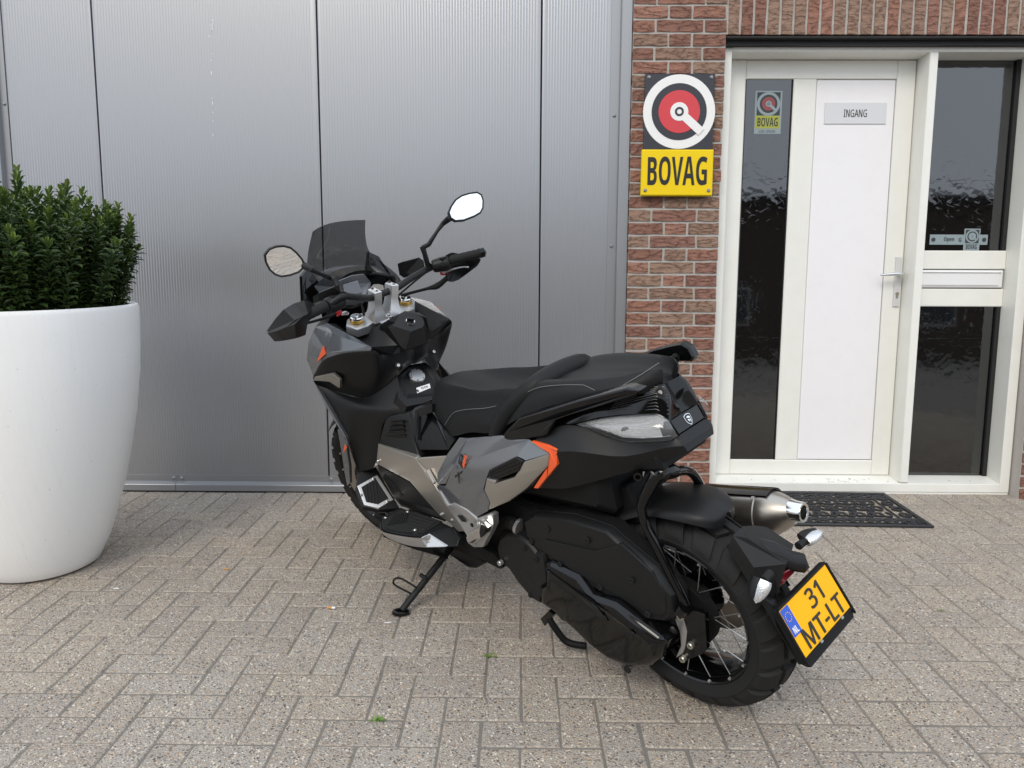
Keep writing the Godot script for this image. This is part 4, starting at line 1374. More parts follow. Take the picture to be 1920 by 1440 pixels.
func engine_group(t: Node3D) -> void:
	# air box
	var f := [Vector3(0.464, 0.46, -0.15), Vector3(0.411, 0.497, -0.15), Vector3(0.263, 0.526, -0.152), Vector3(0.142, 0.53, -0.152), Vector3(0.112, 0.514, -0.152), Vector3(0.01, 0.469, -0.152), Vector3(-0.036, 0.409, -0.15), Vector3(-0.036, 0.355, -0.148), Vector3(-0.015, 0.326, -0.148), Vector3(0.041, 0.31, -0.15), Vector3(0.167, 0.332, -0.152), Vector3(0.296, 0.347, -0.152), Vector3(0.406, 0.374, -0.15), Vector3(0.434, 0.39, -0.15), Vector3(0.464, 0.415, -0.149)]
	var mb := MB.new()
	var n := f.size()
	var r1 := []
	var r2 := []
	var r3 := []
	var ctr := Vector3.ZERO
	for a: Vector3 in f: ctr += a / n
	for a: Vector3 in f:
		var o := (a - ctr)
		o.z = 0
		r1.append(a + o.normalized() * 0.006 + Vector3(0, 0, 0.006))
		r2.append(a + o.normalized() * 0.011 + Vector3(0, 0, 0.022))
		r3.append(a + o.normalized() * 0.013 + Vector3(0, 0, 0.065))
	mb.rings([f, r1, r2, r3])
	var ab := part(t, "air_box", mb, M.matte, 32)
	mb = MB.new()
	var seam := []
	for i in n + 1: seam.append(r2[i % n] + Vector3(0, 0, 0.006))
	mb.tube(seam, 0.0028, 5)
	part(ab, "seam", mb, M.soft, 40)
	pan(ab, "raised_face", M.matte, [Vector3(0.398, 0.419, -0.156), Vector3(0.382, 0.433, -0.156), Vector3(0.187, 0.463, -0.157), Vector3(0.092, 0.518, -0.156), Vector3(0.002, 0.467, -0.156), Vector3(-0.032, 0.41, -0.154), Vector3(-0.029, 0.36, -0.152), Vector3(-0.01, 0.336, -0.152), Vector3(0.036, 0.327, -0.154), Vector3(0.156, 0.347, -0.156), Vector3(0.283, 0.363, -0.156), Vector3(0.399, 0.385, -0.155)], 0.012, 0.005)
	for p in [Vector3(0.365, 0.471, -0.152), Vector3(0.21, 0.486, -0.154), Vector3(0.446, 0.403, -0.152), Vector3(0.33, 0.37, -0.158), Vector3(0.068, 0.418, -0.158), Vector3(0.183, 0.351, -0.157), Vector3(0.029, 0.33, -0.155)]:
		bolt(ab, p, Vector3(0, 0.05, -1), 0.0085, 0.004, M.black_hole, "cover_screw")
	pan(t, "air_box_top", M.matte, [Vector3(0.484, 0.524, -0.13), Vector3(0.367, 0.517, -0.13), Vector3(0.15, 0.532, -0.128), Vector3(0.111, 0.519, -0.125), Vector3(0.014, 0.463, -0.12), Vector3(0.07, 0.475, -0.09), Vector3(0.162, 0.513, -0.09), Vector3(0.396, 0.515, -0.1)], 0.03, 0.004, Vector3(0.1, -0.6, 0.6))
	# intake bellows
	mb = MB.new()
	var bl := MB.refine([Vector3(0.688, 0.334, -0.1), Vector3(0.623, 0.387, -0.11), Vector3(0.57, 0.414, -0.118), Vector3(0.517, 0.416, -0.125)], 6)
	var br := []
	for i in bl.size(): br.append(0.026 if i % 2 else 0.0205)
	mb.tube(bl, br, 16)
	part(t, "intake_bellows", mb, M.rubber, 30)
	mb = MB.new()
	mb.tube([Vector3(0.524, 0.418, -0.125), Vector3(0.513, 0.416, -0.125)], 0.0285, 18)
	part(t, "hose_clamp", mb, M.silver, 40)
	# transmission cover: matt front, glossy rear bulge
	var cf := [Vector3(0.611, 0.324, -0.158), Vector3(0.588, 0.365, -0.158), Vector3(0.551, 0.39, -0.158), Vector3(0.493, 0.404, -0.158), Vector3(0.454, 0.39, -0.158), Vector3(0.428, 0.372, -0.16), Vector3(0.393, 0.38, -0.162), Vector3(0.395, 0.291, -0.165), Vector3(0.423, 0.266, -0.165), Vector3(0.448, 0.196, -0.162), Vector3(0.48, 0.196, -0.16), Vector3(0.534, 0.227, -0.158), Vector3(0.571, 0.266, -0.157), Vector3(0.607, 0.277, -0.157)]
	mb = MB.new()
	var q1 := []
	var q2 := []
	for a: Vector3 in MB.inset(cf, -0.006): q1.append(a + Vector3(0, 0, 0.008))
	for a: Vector3 in MB.inset(cf, -0.008): q2.append(a + Vector3(0, 0, 0.075))
	mb.rings([cf, q1, q2])
	var tc := part(t, "transmission_cover", mb, M.matte, 32)
	for p in [Vector3(0.475, 0.374, -0.16), Vector3(0.426, 0.354, -0.162), Vector3(0.486, 0.203, -0.16)]:
		bolt(tc, p, Vector3(0, 0, -1), 0.008, 0.004, M.black_hole, "cover_screw")
	pan(tc, "raised_rib", M.matte, [Vector3(0.519, 0.268, -0.163), Vector3(0.495, 0.292, -0.163), Vector3(0.47, 0.293, -0.163), Vector3(0.326, 0.19, -0.165), Vector3(0.326, 0.173, -0.165), Vector3(0.357, 0.169, -0.164)], 0.012, 0.005)
	var gf := [Vector3(0.386, 0.359, -0.16), Vector3(0.361, 0.368, -0.16), Vector3(0.258, 0.361, -0.164), Vector3(0.205, 0.322, -0.17), Vector3(0.119, 0.336, -0.176), Vector3(0.056, 0.314, -0.178), Vector3(-0.01, 0.286, -0.174), Vector3(-0.02, 0.271, -0.17), Vector3(-0.003, 0.22, -0.168), Vector3(0.035, 0.173, -0.166), Vector3(0.1, 0.132, -0.166), Vector3(0.174, 0.123, -0.168), Vector3(0.238, 0.136, -0.168), Vector3(0.286, 0.157, -0.166), Vector3(0.368, 0.187, -0.163), Vector3(0.441, 0.195, -0.16), Vector3(0.424, 0.261, -0.161), Vector3(0.397, 0.286, -0.162)]
	mb = MB.new()
	var g0 := []
	var g1 := []
	var g2 := []
	var g3 := []
	for a: Vector3 in MB.inset(gf, 0.026): g0.append(a + Vector3(0, 0, -0.014))
	for a: Vector3 in MB.inset(gf, 0.010): g1.append(a + Vector3(0, 0, -0.007))
	for a: Vector3 in MB.inset(gf, -0.005): g2.append(a + Vector3(0, 0, 0.014))
	for a: Vector3 in MB.inset(gf, -0.008): g3.append(a + Vector3(0, 0, 0.08))
	mb.rings([g0, g1, gf, g2, g3])
	var gc := part(t, "belt_cover", mb, M.gloss, 48)
	pan(gc, "raised_rib", M.gloss, [Vector3(0.375, 0.346, -0.178), Vector3(0.358, 0.347, -0.178), Vector3(0.193, 0.319, -0.192), Vector3(0.14, 0.281, -0.194), Vector3(0.187, 0.282, -0.192), Vector3(0.325, 0.303, -0.184)], 0.014, 0.006)
	for p in [Vector3(0.371, 0.341, -0.166), Vector3(0.062, 0.279, -0.196), Vector3(0.112, 0.123, -0.17)]:
		bolt(gc, p, Vector3(0, 0, -1), 0.011, 0.004, M.black_hole, "cover_screw")
	# centre stand tab and rod under the cover
	mb = MB.new()
	mb.tube(MB.refine([Vector3(0.427, 0.138, -0.15), Vector3(0.417, 0.121, -0.15), Vector3(0.391, 0.073, -0.14), Vector3(0.369, 0.058, -0.13), Vector3(0.327, 0.056, -0.11)], 3), 0.011, 8)
	part(t, "centre_stand_rod", mb, M.soft, 50)
	pan(t, "centre_stand_tab", M.gloss, [Vector3(0.463, 0.124, -0.158), Vector3(0.416, 0.175, -0.158), Vector3(0.393, 0.17, -0.158), Vector3(0.448, 0.103, -0.158)], 0.02, 0.003)
	# dark engine block and frame behind the covers
	mb = MB.new()
	mb.box(Vector3(0.68, 0.40, 0.0), Vector3(0.50, 0.26, 0.24), Basis(Vector3.BACK, 0.12), 0.02)
	mb.box(Vector3(0.42, 0.32, 0.0), Vector3(0.34, 0.24, 0.20), Basis(), 0.02)
	part(t, "engine_block", mb, M.soft)
	pan(t, "belly_pan", M.matte, [Vector3(1.088, 0.137, -0.12), Vector3(0.973, 0.155, -0.12), Vector3(0.858, 0.138, -0.12), Vector3(0.828, 0.141, -0.11), Vector3(0.759, 0.19, -0.11), Vector3(0.905, 0.221, -0.13)], 0.18, 0.01)
	pan(t, "frame_plate", M.soft, [Vector3(0.89, 0.242, -0.17), Vector3(0.722, 0.361, -0.18), Vector3(0.702, 0.313, -0.17), Vector3(0.636, 0.297, -0.16), Vector3(0.606, 0.255, -0.155), Vector3(0.623, 0.242, -0.155), Vector3(0.701, 0.249, -0.16), Vector3(0.835, 0.253, -0.165)], 0.02, 0.003)
	bolt(t, Vector3(0.597, 0.284, -0.165), Vector3(0, 0, -1), 0.009, 0.01, M.silver)
	# side stand
	mb = MB.new()
	mb.tube([Vector3(0.928, 0.201, -0.13), Vector3(0.9165, 0.0975, -0.377)], [0.0125, 0.0115], 12)
	var ss := part(t, "side_stand", mb, M.matte, 50)
	mb = MB.new()
	mb.lathe([Vector2(0, 0.010), Vector2(0.02, 0.010), Vector2(0.026, 0.006), Vector2(0.028, -0.003), Vector2(0.0, -0.003)], 16, Transform3D(Basis(Vector3.RIGHT, -PI / 2) , Vector3.ZERO))
	var ft := part(ss, "foot", mb, M.gloss, 40)
	var inv := t.transform.affine_inverse()
	ft.transform = Transform3D(inv.basis * Basis.from_scale(Vector3(1.1, 1, 0.75)), Vector3(0.918, 0.087, -0.382) + inv.basis * Vector3(0, 0.004, 0))
	mb = MB.new()
	mb.tube(MB.refine([Vector3(0.89, 0.164, -0.318), Vector3(0.969, 0.166, -0.318), Vector3(1.015, 0.153, -0.318), Vector3(1.043, 0.13, -0.318), Vector3(1.035, 0.115, -0.318), Vector3(0.941, 0.12, -0.318)], 3), 0.0038, 6)
	part(ss, "foot_loop", mb, M.matte, 50)
	mb = MB.new()
	mb.tube([Vector3(0.857, 0.195, -0.29), Vector3(0.891, 0.197, -0.29)], 0.007, 8)
	part(ss, "spring_peg", mb, M.matte, 50)

func body_group(t: Node3D) -> void:
	# upper fairing side panels, gloss grey
	var W1 := Vector3(1.33, 1.021, -0.18)
	var W2 := Vector3(1.359, 1.014, -0.215)
	var W0 := Vector3(1.388, 0.965, -0.24)
	var W3 := Vector3(1.421, 0.898, -0.25)
	var W4 := Vector3(1.424, 0.83, -0.24)
	var W5 := Vector3(1.259, 0.92, -0.247)
	var W6 := Vector3(1.079, 0.941, -0.176)
	var W7 := Vector3(1.078, 0.952, -0.17)
	var W8 := Vector3(1.258, 1.001, -0.175)
	var C1 := Vector3(1.245, 0.999, -0.215)
	var C2 := Vector3(1.254, 0.942, -0.252)
	var N1 := Vector3(1.50, 1.08, 0.0)
	var N2 := Vector3(1.66, 0.93, 0.0)
	var N3 := Vector3(1.56, 0.78, 0.0)
	both(t, "fairing_side", M.grey, [[C1, W8, W7], [C1, W7, C2], [C2, W7, W6], [C2, W6, W5], [W2, C1, C2], [W2, C2, W0], [W0, C2, W5], [W0, W5, W3], [W3, W5, W4], [W1, W8, C1], [W1, C1, W2], [W7, W6, W6 + Vector3(0.03, 0, 0.03), W7 + Vector3(0.03, 0, 0.03)]], 42.0)
	both(t, "front_nose", M.matte, [[W1, W2, W0, N2, N1], [W0, W3, N2], [W3, W4, N3, N2]])
	var hl := MB.new()
	for s in [-1, 1]:
		hl.panel([Vector3(1.60, 0.905, s * 0.09), Vector3(1.672, 0.92, s * 0.01), Vector3(1.645, 0.87, s * 0.01), Vector3(1.59, 0.87, s * 0.10)], Vector3(-1, 0, 0), 0.02, 0.003)
	part(t, "headlight", hl, M.reflector)
	for s in 2:
		var q := [Vector3(1.254, 0.967, -0.254), Vector3(1.252, 0.937, -0.254), Vector3(1.328, 0.9, -0.257)]
		if s: q = mz(q)
		pan(t, "orange_mark", M.orange, q, 0.003, 0.0004, Vector3(0, 0, -1 if s else 1))
	# matt shroud between fairing and forks
	both(t, "cockpit_shroud", M.matte, [
		[W8, Vector3(1.291, 0.979, -0.135), Vector3(1.233, 0.969, -0.1), Vector3(1.196, 0.977, -0.065), Vector3(1.151, 1.004, -0.042), Vector3(1.089, 0.923, -0.055), Vector3(1.133, 0.918, -0.115), W7],
		[W1, Vector3(1.326, 1.01, -0.15), Vector3(1.291, 0.979, -0.135), W8],
		[Vector3(1.133, 0.918, -0.115), Vector3(1.089, 0.923, -0.055), Vector3(1.087, 0.898, -0.06), Vector3(1.097, 0.897, -0.086), Vector3(1.104, 0.911, -0.129), W6, W7],
		[Vector3(1.326, 1.01, -0.15), Vector3(1.291, 0.979, -0.135), Vector3(1.291, 0.979, -0.135) + Vector3(0.02, -0.10, 0.02), Vector3(1.326, 1.01, -0.15) + Vector3(0.02, -0.1, 0.03)],
		[Vector3(1.291, 0.979, -0.135), Vector3(1.233, 0.969, -0.1), Vector3(1.233, 0.969, -0.1) + Vector3(0.03, -0.1, 0.01), Vector3(1.291, 0.979, -0.135) + Vector3(0.02, -0.10, 0.02)],
		[Vector3(1.233, 0.969, -0.1), Vector3(1.196, 0.977, -0.065), Vector3(1.196, 0.977, -0.065) + Vector3(0.03, -0.1, 0.0), Vector3(1.233, 0.969, -0.1) + Vector3(0.03, -0.1, 0.01)]])
	# ignition console
	var top := [Vector3(1.111, 1, -0.0402), Vector3(1.135, 1.014, -0.0052), Vector3(1.131, 1.012, 0.0345), Vector3(1.121, 1.006, 0.054), Vector3(1.099, 0.993, 0.0695), Vector3(1.067, 0.9745, 0.0495), Vector3(1.053, 0.9664, 0.03), Vector3(1.052, 0.9658, -0.0226), Vector3(1.094, 0.99, -0.0531)]
	var bot := [Vector3(1.112, 0.995, -0.072), Vector3(1.104, 1.016, -0.072), Vector3(1.16, 1.015, 0.0407), Vector3(1.133, 0.9992, 0.0797), Vector3(1.077, 0.986, 0.07), Vector3(1.064, 0.927, 0.06), Vector3(1.072, 0.901, 0.05), Vector3(1.065, 0.905, -0.05), Vector3(1.078, 0.923, -0.06)]
	var lowr := []
	for a: Vector3 in bot: lowr.append(a + Vector3(0.06, -0.025, 0))
	var mb := MB.new()
	mb.rings([MB.inset(top, 0.003), sh(top, Vector3(0.0, -0.001, 0)), bot, lowr], true, false)
	var con := part(t, "ignition_console", mb, M.matte, 25)
	mb = MB.new()
	var iax := axis_xf(Vector3(1.089, 0.9882, 0.0072), Vector3(-0.5, 0.86, 0))
	mb.lathe([Vector2(0.0, 0.003), Vector2(0.011, 0.003), Vector2(0.0115, 0.006), Vector2(0.0155, 0.006), Vector2(0.0165, 0.002), Vector2(0.0165, -0.006)], 24, iax)
	part(con, "ignition_ring", mb, M.chrome, 30)
	mb = MB.new()
	mb.lathe([Vector2(0.0165, 0.001), Vector2(0.020, 0.001), Vector2(0.0205, -0.006)], 24, iax)
	mb.box(iax * Vector3(0, 0, 0.011), Vector3(0.008, 0.026, 0.016), iax.basis * Basis(Vector3.BACK, 0.9), 0.003)
	part(con, "ignition_knob", mb, M.gloss, 30)
	# inner leg shield: the large matt bulge under the ridge
	for s in 2:
		mb = MB.new()
		var rows := [
			[W4, W5, W6, Vector3(1.104, 0.913, -0.13), Vector3(1.098, 0.898, -0.085), Vector3(1.082, 0.898, -0.045), Vector3(1.094, 0.89, -0)],
			[Vector3(1.43, 0.819, -0.241), Vector3(1.263, 0.899, -0.243), Vector3(1.083, 0.922, -0.173), Vector3(1.103, 0.893, -0.127), Vector3(1.102, 0.879, -0.083), Vector3(1.085, 0.877, -0.042), Vector3(1.096, 0.871, -0)],
			[Vector3(1.434, 0.807, -0.24), Vector3(1.304, 0.843, -0.225), Vector3(1.133, 0.844, -0.165), Vector3(1.119, 0.841, -0.122), Vector3(1.107, 0.842, -0.085), Vector3(1.085, 0.855, -0.042), Vector3(1.105, 0.844, -0)],
			[Vector3(1.429, 0.788, -0.235), Vector3(1.347, 0.763, -0.2), Vector3(1.234, 0.742, -0.16), Vector3(1.153, 0.777, -0.125), Vector3(1.105, 0.817, -0.09), Vector3(1.071, 0.848, -0.045), Vector3(1.105, 0.834, -0)]]
		if s:
			var m2 := []
			for row in rows: m2.append(mz(row))
			rows = m2
		mb.grid(rows, 4, 4)
		part(t, "leg_shield", mb, M.matte, 60)
		var q := [Vector3(1.427, 0.812, -0.246), Vector3(1.397, 0.832, -0.248), Vector3(1.268, 0.859, -0.238), Vector3(1.246, 0.833, -0.228), Vector3(1.279, 0.794, -0.222), Vector3(1.316, 0.818, -0.236)]
		if s: q = mz(q)
		pan(t, "silver_accent", M.champ, q, 0.012, 0.003, Vector3(0.3, 0, -1 if s else 1))
		var sc := Vector3(1.091, 0.856, -0.078)
		if s: sc.z = -sc.z
		bolt(t, sc, Vector3(-1, 0.35, 0.2 if s else -0.2), 0.012, 0.003, M.black_hole, "shield_screw_well")
		bolt(t, sc + Vector3(-0.002, 0.0, 0), Vector3(-1, 0.35, 0.2 if s else -0.2), 0.006, 0.004, M.silver, "shield_screw")
		# lower leg shield
		mb = MB.new()
		rows = [
			[Vector3(1.397, 0.795, -0.242), Vector3(1.327, 0.766, -0.205), Vector3(1.228, 0.743, -0.163), Vector3(1.149, 0.777, -0.128), Vector3(1.092, 0.819, -0.09)],
			[Vector3(1.323, 0.698, -0.24), Vector3(1.238, 0.726, -0.215), Vector3(1.171, 0.729, -0.18), Vector3(1.109, 0.736, -0.145), Vector3(1.066, 0.763, -0.105)],
			[Vector3(1.274, 0.613, -0.237), Vector3(1.248, 0.658, -0.218), Vector3(1.167, 0.7, -0.19), Vector3(1.098, 0.706, -0.16), Vector3(1.042, 0.705, -0.125)],
			[Vector3(1.286, 0.543, -0.23), Vector3(1.265, 0.563, -0.217), Vector3(1.197, 0.611, -0.195), Vector3(1.15, 0.638, -0.175), Vector3(1.119, 0.674, -0.16)],
			[Vector3(1.296, 0.464, -0.222), Vector3(1.275, 0.463, -0.214), Vector3(1.232, 0.475, -0.2), Vector3(1.208, 0.5, -0.19), Vector3(1.171, 0.579, -0.18)]]
		if s:
			var m2 := []
			for row in rows: m2.append(mz(row))
			rows = m2
		mb.grid(rows, 4, 4)
		part(t, "leg_shield", mb, M.matte, 60)
		# grey outer edge of the leg shield
		mb = MB.new()
		rows = [[Vector3(1.39, 0.805, -0.255), Vector3(1.323, 0.705, -0.252), Vector3(1.269, 0.622, -0.25), Vector3(1.269, 0.605, -0.248), Vector3(1.274, 0.544, -0.24), Vector3(1.29, 0.467, -0.228)], [Vector3(1.397, 0.795, -0.242), Vector3(1.323, 0.698, -0.24), Vector3(1.274, 0.613, -0.237), Vector3(1.276, 0.596, -0.236), Vector3(1.286, 0.543, -0.23), Vector3(1.295, 0.464, -0.222)], [Vector3(1.39, 0.805, -0.255) + Vector3(0.06, 0.0, 0.02), Vector3(1.323, 0.705, -0.252) + Vector3(0.08, 0.0, 0.02), Vector3(1.269, 0.622, -0.25) + Vector3(0.07, 0.0, 0.02), Vector3(1.269, 0.605, -0.248) + Vector3(0.06, 0.0, 0.02), Vector3(1.274, 0.544, -0.24) + Vector3(0.05, 0.0, 0.02), Vector3(1.29, 0.467, -0.228) + Vector3(0.03, 0.0, 0.02)]]
		if s:
			var m2 := []
			for row in rows: m2.append(mz(row))
			rows = m2
		mb.grid([rows[0], rows[1]], 1, 1)
		mb.grid([rows[2], rows[0]], 1, 1)
		part(t, "leg_shield_edge", mb, M.grey, 30)
	# tunnel top with the fuel cap
	var hexr := [Vector3(1.124, 0.8059, -0.0798), Vector3(1.148, 0.8258, -0.0055), Vector3(1.135, 0.8147, 0.0637), Vector3(1.107, 0.7914, 0.0737), Vector3(1.048, 0.7435, 0.0699), Vector3(1.006, 0.7091, -0.0013), Vector3(1.028, 0.7267, -0.118), Vector3(1.062, 0.7553, -0.1233)]
	var hexo := [Vector3(1.124, 0.8056, -0.057), Vector3(1.136, 0.8157, -0.0047), Vector3(1.126, 0.8076, 0.0463), Vector3(1.107, 0.7914, 0.0583), Vector3(1.055, 0.749, 0.0517), Vector3(1.026, 0.7257, -0.0028), Vector3(1.049, 0.7439, -0.0932), Vector3(1.063, 0.7557, -0.0974)]
	var hexi := [Vector3(1.124, 0.7958, -0.0463), Vector3(1.136, 0.8054, -0.0014), Vector3(1.129, 0.7992, 0.0428), Vector3(1.113, 0.786, 0.0492), Vector3(1.07, 0.7509, 0.0433), Vector3(1.047, 0.7321, -0.0009), Vector3(1.064, 0.7459, -0.0736), Vector3(1.075, 0.7552, -0.0777)]
	mb = MB.new()
	mb.rings([sh(MB.inset(hexr, -0.012), Vector3(0.02, -0.025, 0)), hexr, MB.inset(hexo, -0.002), hexo, hexi], false, true)
	var rec := part(t, "fuel_cap_recess", mb, M.matte, 30)
	mb = MB.new()
	var cax := axis_xf(Vector3(1.107, 0.789, -0.0009), Vector3(-0.635, 0.773, 0))
	mb.lathe([Vector2(0.0, 0.006), Vector2(0.021, 0.006), Vector2(0.0225, 0.0045), Vector2(0.028, 0.0045), Vector2(0.030, 0.002), Vector2(0.031, -0.012)], 36, cax)
	var cap := part(rec, "fuel_cap", mb, M.alu, 25)
	for i in 6:
		bolt(rec, cax * Vector3(cos(i * TAU / 6) * 0.0252, sin(i * TAU / 6) * 0.0252, 0.0046), cax.basis.z, 0.0022, 0.0012, M.soft, "cap_screw")
	cap.set_meta("label", "round silver fuel filler cap")
	var sk := [Vector3(1.077, 0.7581, -0.0332), Vector3(1.073, 0.7555, 0.0229), Vector3(1.059, 0.7438, 0.0142), Vector3(1.06, 0.7441, -0.0449)]
	pan(rec, "fuel_sticker", M.sticker, sk, 0.001, 0.0003, Vector3(0.6, -0.8, 0))
	var sku: Vector3 = (sk[1] - sk[0]).normalized()
	var skv: Vector3 = (sk[0] - sk[3]).normalized()
	var skn := sku.cross(skv).normalized()
	skv = skn.cross(sku)
	text(rec, "lettering", "E5 E10", 0.009, 0.026, M.ink, Transform3D(Basis(sku, skv, skn), sk[0].lerp(sk[2], 0.5) + sku * 0.004 + skn * 0.0006))
	pan(rec, "pump_symbol", M.ink, [sk[3] + sku * 0.004 + skv * 0.004 + skn * 0.0006, sk[3] + sku * 0.011 + skv * 0.004 + skn * 0.0006, sk[3] + sku * 0.011 + skv * 0.014 + skn * 0.0006, sk[3] + sku * 0.004 + skv * 0.014 + skn * 0.0006], 0.0006, 0.0001, -skn)
	for s in 2:
		mb = MB.new()
		var rows := [
			[Vector3(1.101, 0.818, -0.092), Vector3(1.098, 0.785, -0.097), Vector3(1.098, 0.741, -0.1), Vector3(1.066, 0.712, -0.095), Vector3(1.019, 0.709, -0.06), Vector3(1.009, 0.707, -0)],
			[Vector3(1.066, 0.763, -0.105), Vector3(1.068, 0.74, -0.112), Vector3(1.062, 0.722, -0.115), Vector3(1.029, 0.699, -0.112), Vector3(0.989, 0.712, -0.075), Vector3(1.008, 0.698, -0)]]
		if s:
			var m2 := []
			for row in rows: m2.append(mz(row))
			rows = m2
		mb.grid(rows, 3, 2)
		part(t, "tunnel_edge", mb, M.matte, 50)
		# flank with louvres
		var fl := [Vector3(1.108, 0.683, -0.165), Vector3(1.079, 0.698, -0.158), Vector3(1.008, 0.712, -0.13), Vector3(0.976, 0.675, -0.145), Vector3(0.961, 0.634, -0.158), Vector3(0.919, 0.584, -0.178), Vector3(1.013, 0.583, -0.182), Vector3(1.157, 0.587, -0.187), Vector3(1.136, 0.623, -0.182)]
		if s: fl = mz(fl)
		var fp := pan(t, "tunnel_flank", M.matte, fl, 0.03, 0.004, Vector3(0, 0, -1 if s else 1))
		for i in 4:
			var y0 := 770 + i * 36
			var q := [Vector3(1.956, 0.944, -0), Vector3(1.956, 0.944, -0), Vector3(1.956, 0.944, -0), Vector3(1.956, 0.944, -0)]
			match i:
				0: q = [Vector3(1.068, 0.68, -0.17), Vector3(1.006, 0.691, -0.156), Vector3(1.008, 0.682, -0.157), Vector3(1.074, 0.669, -0.171)]
				1: q = [Vector3(1.077, 0.662, -0.172), Vector3(1.007, 0.674, -0.158), Vector3(1.008, 0.665, -0.159), Vector3(1.087, 0.651, -0.173)]
				2: q = [Vector3(1.092, 0.644, -0.175), Vector3(1.005, 0.658, -0.16), Vector3(1.005, 0.65, -0.161), Vector3(1.102, 0.632, -0.176)]
				3: q = [Vector3(1.104, 0.625, -0.179), Vector3(1, 0.643, -0.164), Vector3(1.001, 0.634, -0.165), Vector3(1.113, 0.613, -0.18)]
			if s: q = mz(q)
			pan(fp, "louvre", M.gloss, q, 0.006, 0.0015, Vector3(0.2, 0.3, -1 if s else 1))
		# gloss black trim under the seat nose
		var gt := [Vector3(1.003, 0.71, -0.128), Vector3(0.983, 0.731, -0.115), Vector3(0.909, 0.761, -0.088), Vector3(0.905, 0.723, -0.098), Vector3(0.822, 0.688, -0.128), Vector3(0.724, 0.678, -0.155), Vector3(0.751, 0.643, -0.172), Vector3(0.916, 0.608, -0.174), Vector3(0.968, 0.65, -0.154)]
		if s: gt = mz(gt)
		var go := pan(t, "underseat_trim", M.gloss, gt, 0.04, 0.004, Vector3(0, 0, -1 if s else 1))
		var fin := [Vector3(0.952, 0.73, -0.138), Vector3(0.93, 0.741, -0.136), Vector3(0.874, 0.758, -0.115), Vector3(0.876, 0.731, -0.12), Vector3(0.928, 0.714, -0.142), Vector3(0.92, 0.641, -0.17), Vector3(0.928, 0.654, -0.168)]
		if s: fin = mz(fin)
		pan(go, "trim_fin", M.matte, fin, 0.012, 0.0012, Vector3(0, 0, -1 if s else 1))
		# champagne floor panels
		var cp := [Vector3(1.158, 0.587, -0.19), Vector3(0.919, 0.589, -0.196), Vector3(0.811, 0.525, -0.212), Vector3(0.764, 0.468, -0.213), Vector3(0.705, 0.418, -0.205), Vector3(0.658, 0.395, -0.2), Vector3(0.762, 0.353, -0.19), Vector3(0.806, 0.368, -0.186), Vector3(0.859, 0.38, -0.186), Vector3(0.908, 0.415, -0.188), Vector3(0.998, 0.477, -0.19), Vector3(1.201, 0.499, -0.192)]
		if s: cp = mz(cp)
		var cpo := pan(t, "floor_side_panel", M.champ, cp, 0.02, 0.004, Vector3(0, 0.1, -1 if s else 1))
		var cp2 := [Vector3(0.916, 0.59, -0.196), Vector3(0.747, 0.629, -0.178), Vector3(0.719, 0.621, -0.178), Vector3(0.806, 0.515, -0.2), Vector3(0.764, 0.469, -0.212), Vector3(0.81, 0.526, -0.211)]
		if s: cp2 = mz(cp2)
		pan(t, "floor_side_panel", M.champ, cp2, 0.02, 0.003, Vector3(0, -0.3, -1 if s else 1))
		var step := [Vector3(0.852, 0.56, -0.212), Vector3(0.841, 0.568, -0.208), Vector3(0.81, 0.533, -0.212), Vector3(0.812, 0.527, -0.215)]
		if s: step = mz(step)
		pan(cpo, "step_edge", M.champ, step, 0.01, 0.002, Vector3(0, 0, -1 if s else 1))
		for p in [Vector3(1.176, 0.517, -0.195), Vector3(0.835, 0.398, -0.192), Vector3(0.775, 0.397, -0.194)]:
			var q: Vector3 = p
			if s: q.z = -q.z
			bolt(cpo, q, Vector3(0, 0, 1 if s else -1), 0.006, 0.004, M.chrome)
		# dark ribbed lower wall of the footwell
		var lw := [Vector3(1.205, 0.493, -0.188), Vector3(1.006, 0.47, -0.186), Vector3(0.916, 0.408, -0.184), Vector3(0.862, 0.374, -0.182), Vector3(0.849, 0.36, -0.18), Vector3(1.118, 0.342, -0.18), Vector3(1.149, 0.367, -0.182), Vector3(1.193, 0.443, -0.186)]
		if s: lw = mz(lw)
		var lwo := pan(t, "footwell_wall", M.matte, lw, 0.02, 0.003, Vector3(0, 0, -1 if s else 1))
		for i in 14:
			var f := i / 13.0
			var q0 := (Vector3(1.179, 0.453, -0.187)).lerp(Vector3(1.093, 0.393, -0.184), f)
			var q1 := (Vector3(1.158, 0.465, -0.187)).lerp(Vector3(1.073, 0.408, -0.184), f)
			if s: q0.z = -q0.z; q1.z = -q1.z
			mb = MB.new()
			mb.tube([q0, q1], 0.0022, 5)
			part(lwo, "rib", mb, M.matte, 50)
		for i in 20:
			var f := i / 19.0
			var q0 := (Vector3(1.111, 0.354, -0.182)).lerp(Vector3(0.876, 0.37, -0.182), f)
			var q1 := (Vector3(1.11, 0.376, -0.183)).lerp(Vector3(0.902, 0.391, -0.183), f)
			if s: q0.z = -q0.z; q1.z = -q1.z
			mb = MB.new()
			mb.tube([q0, q1], 0.0022, 5)
			part(lwo, "rib", mb, M.matte, 50)
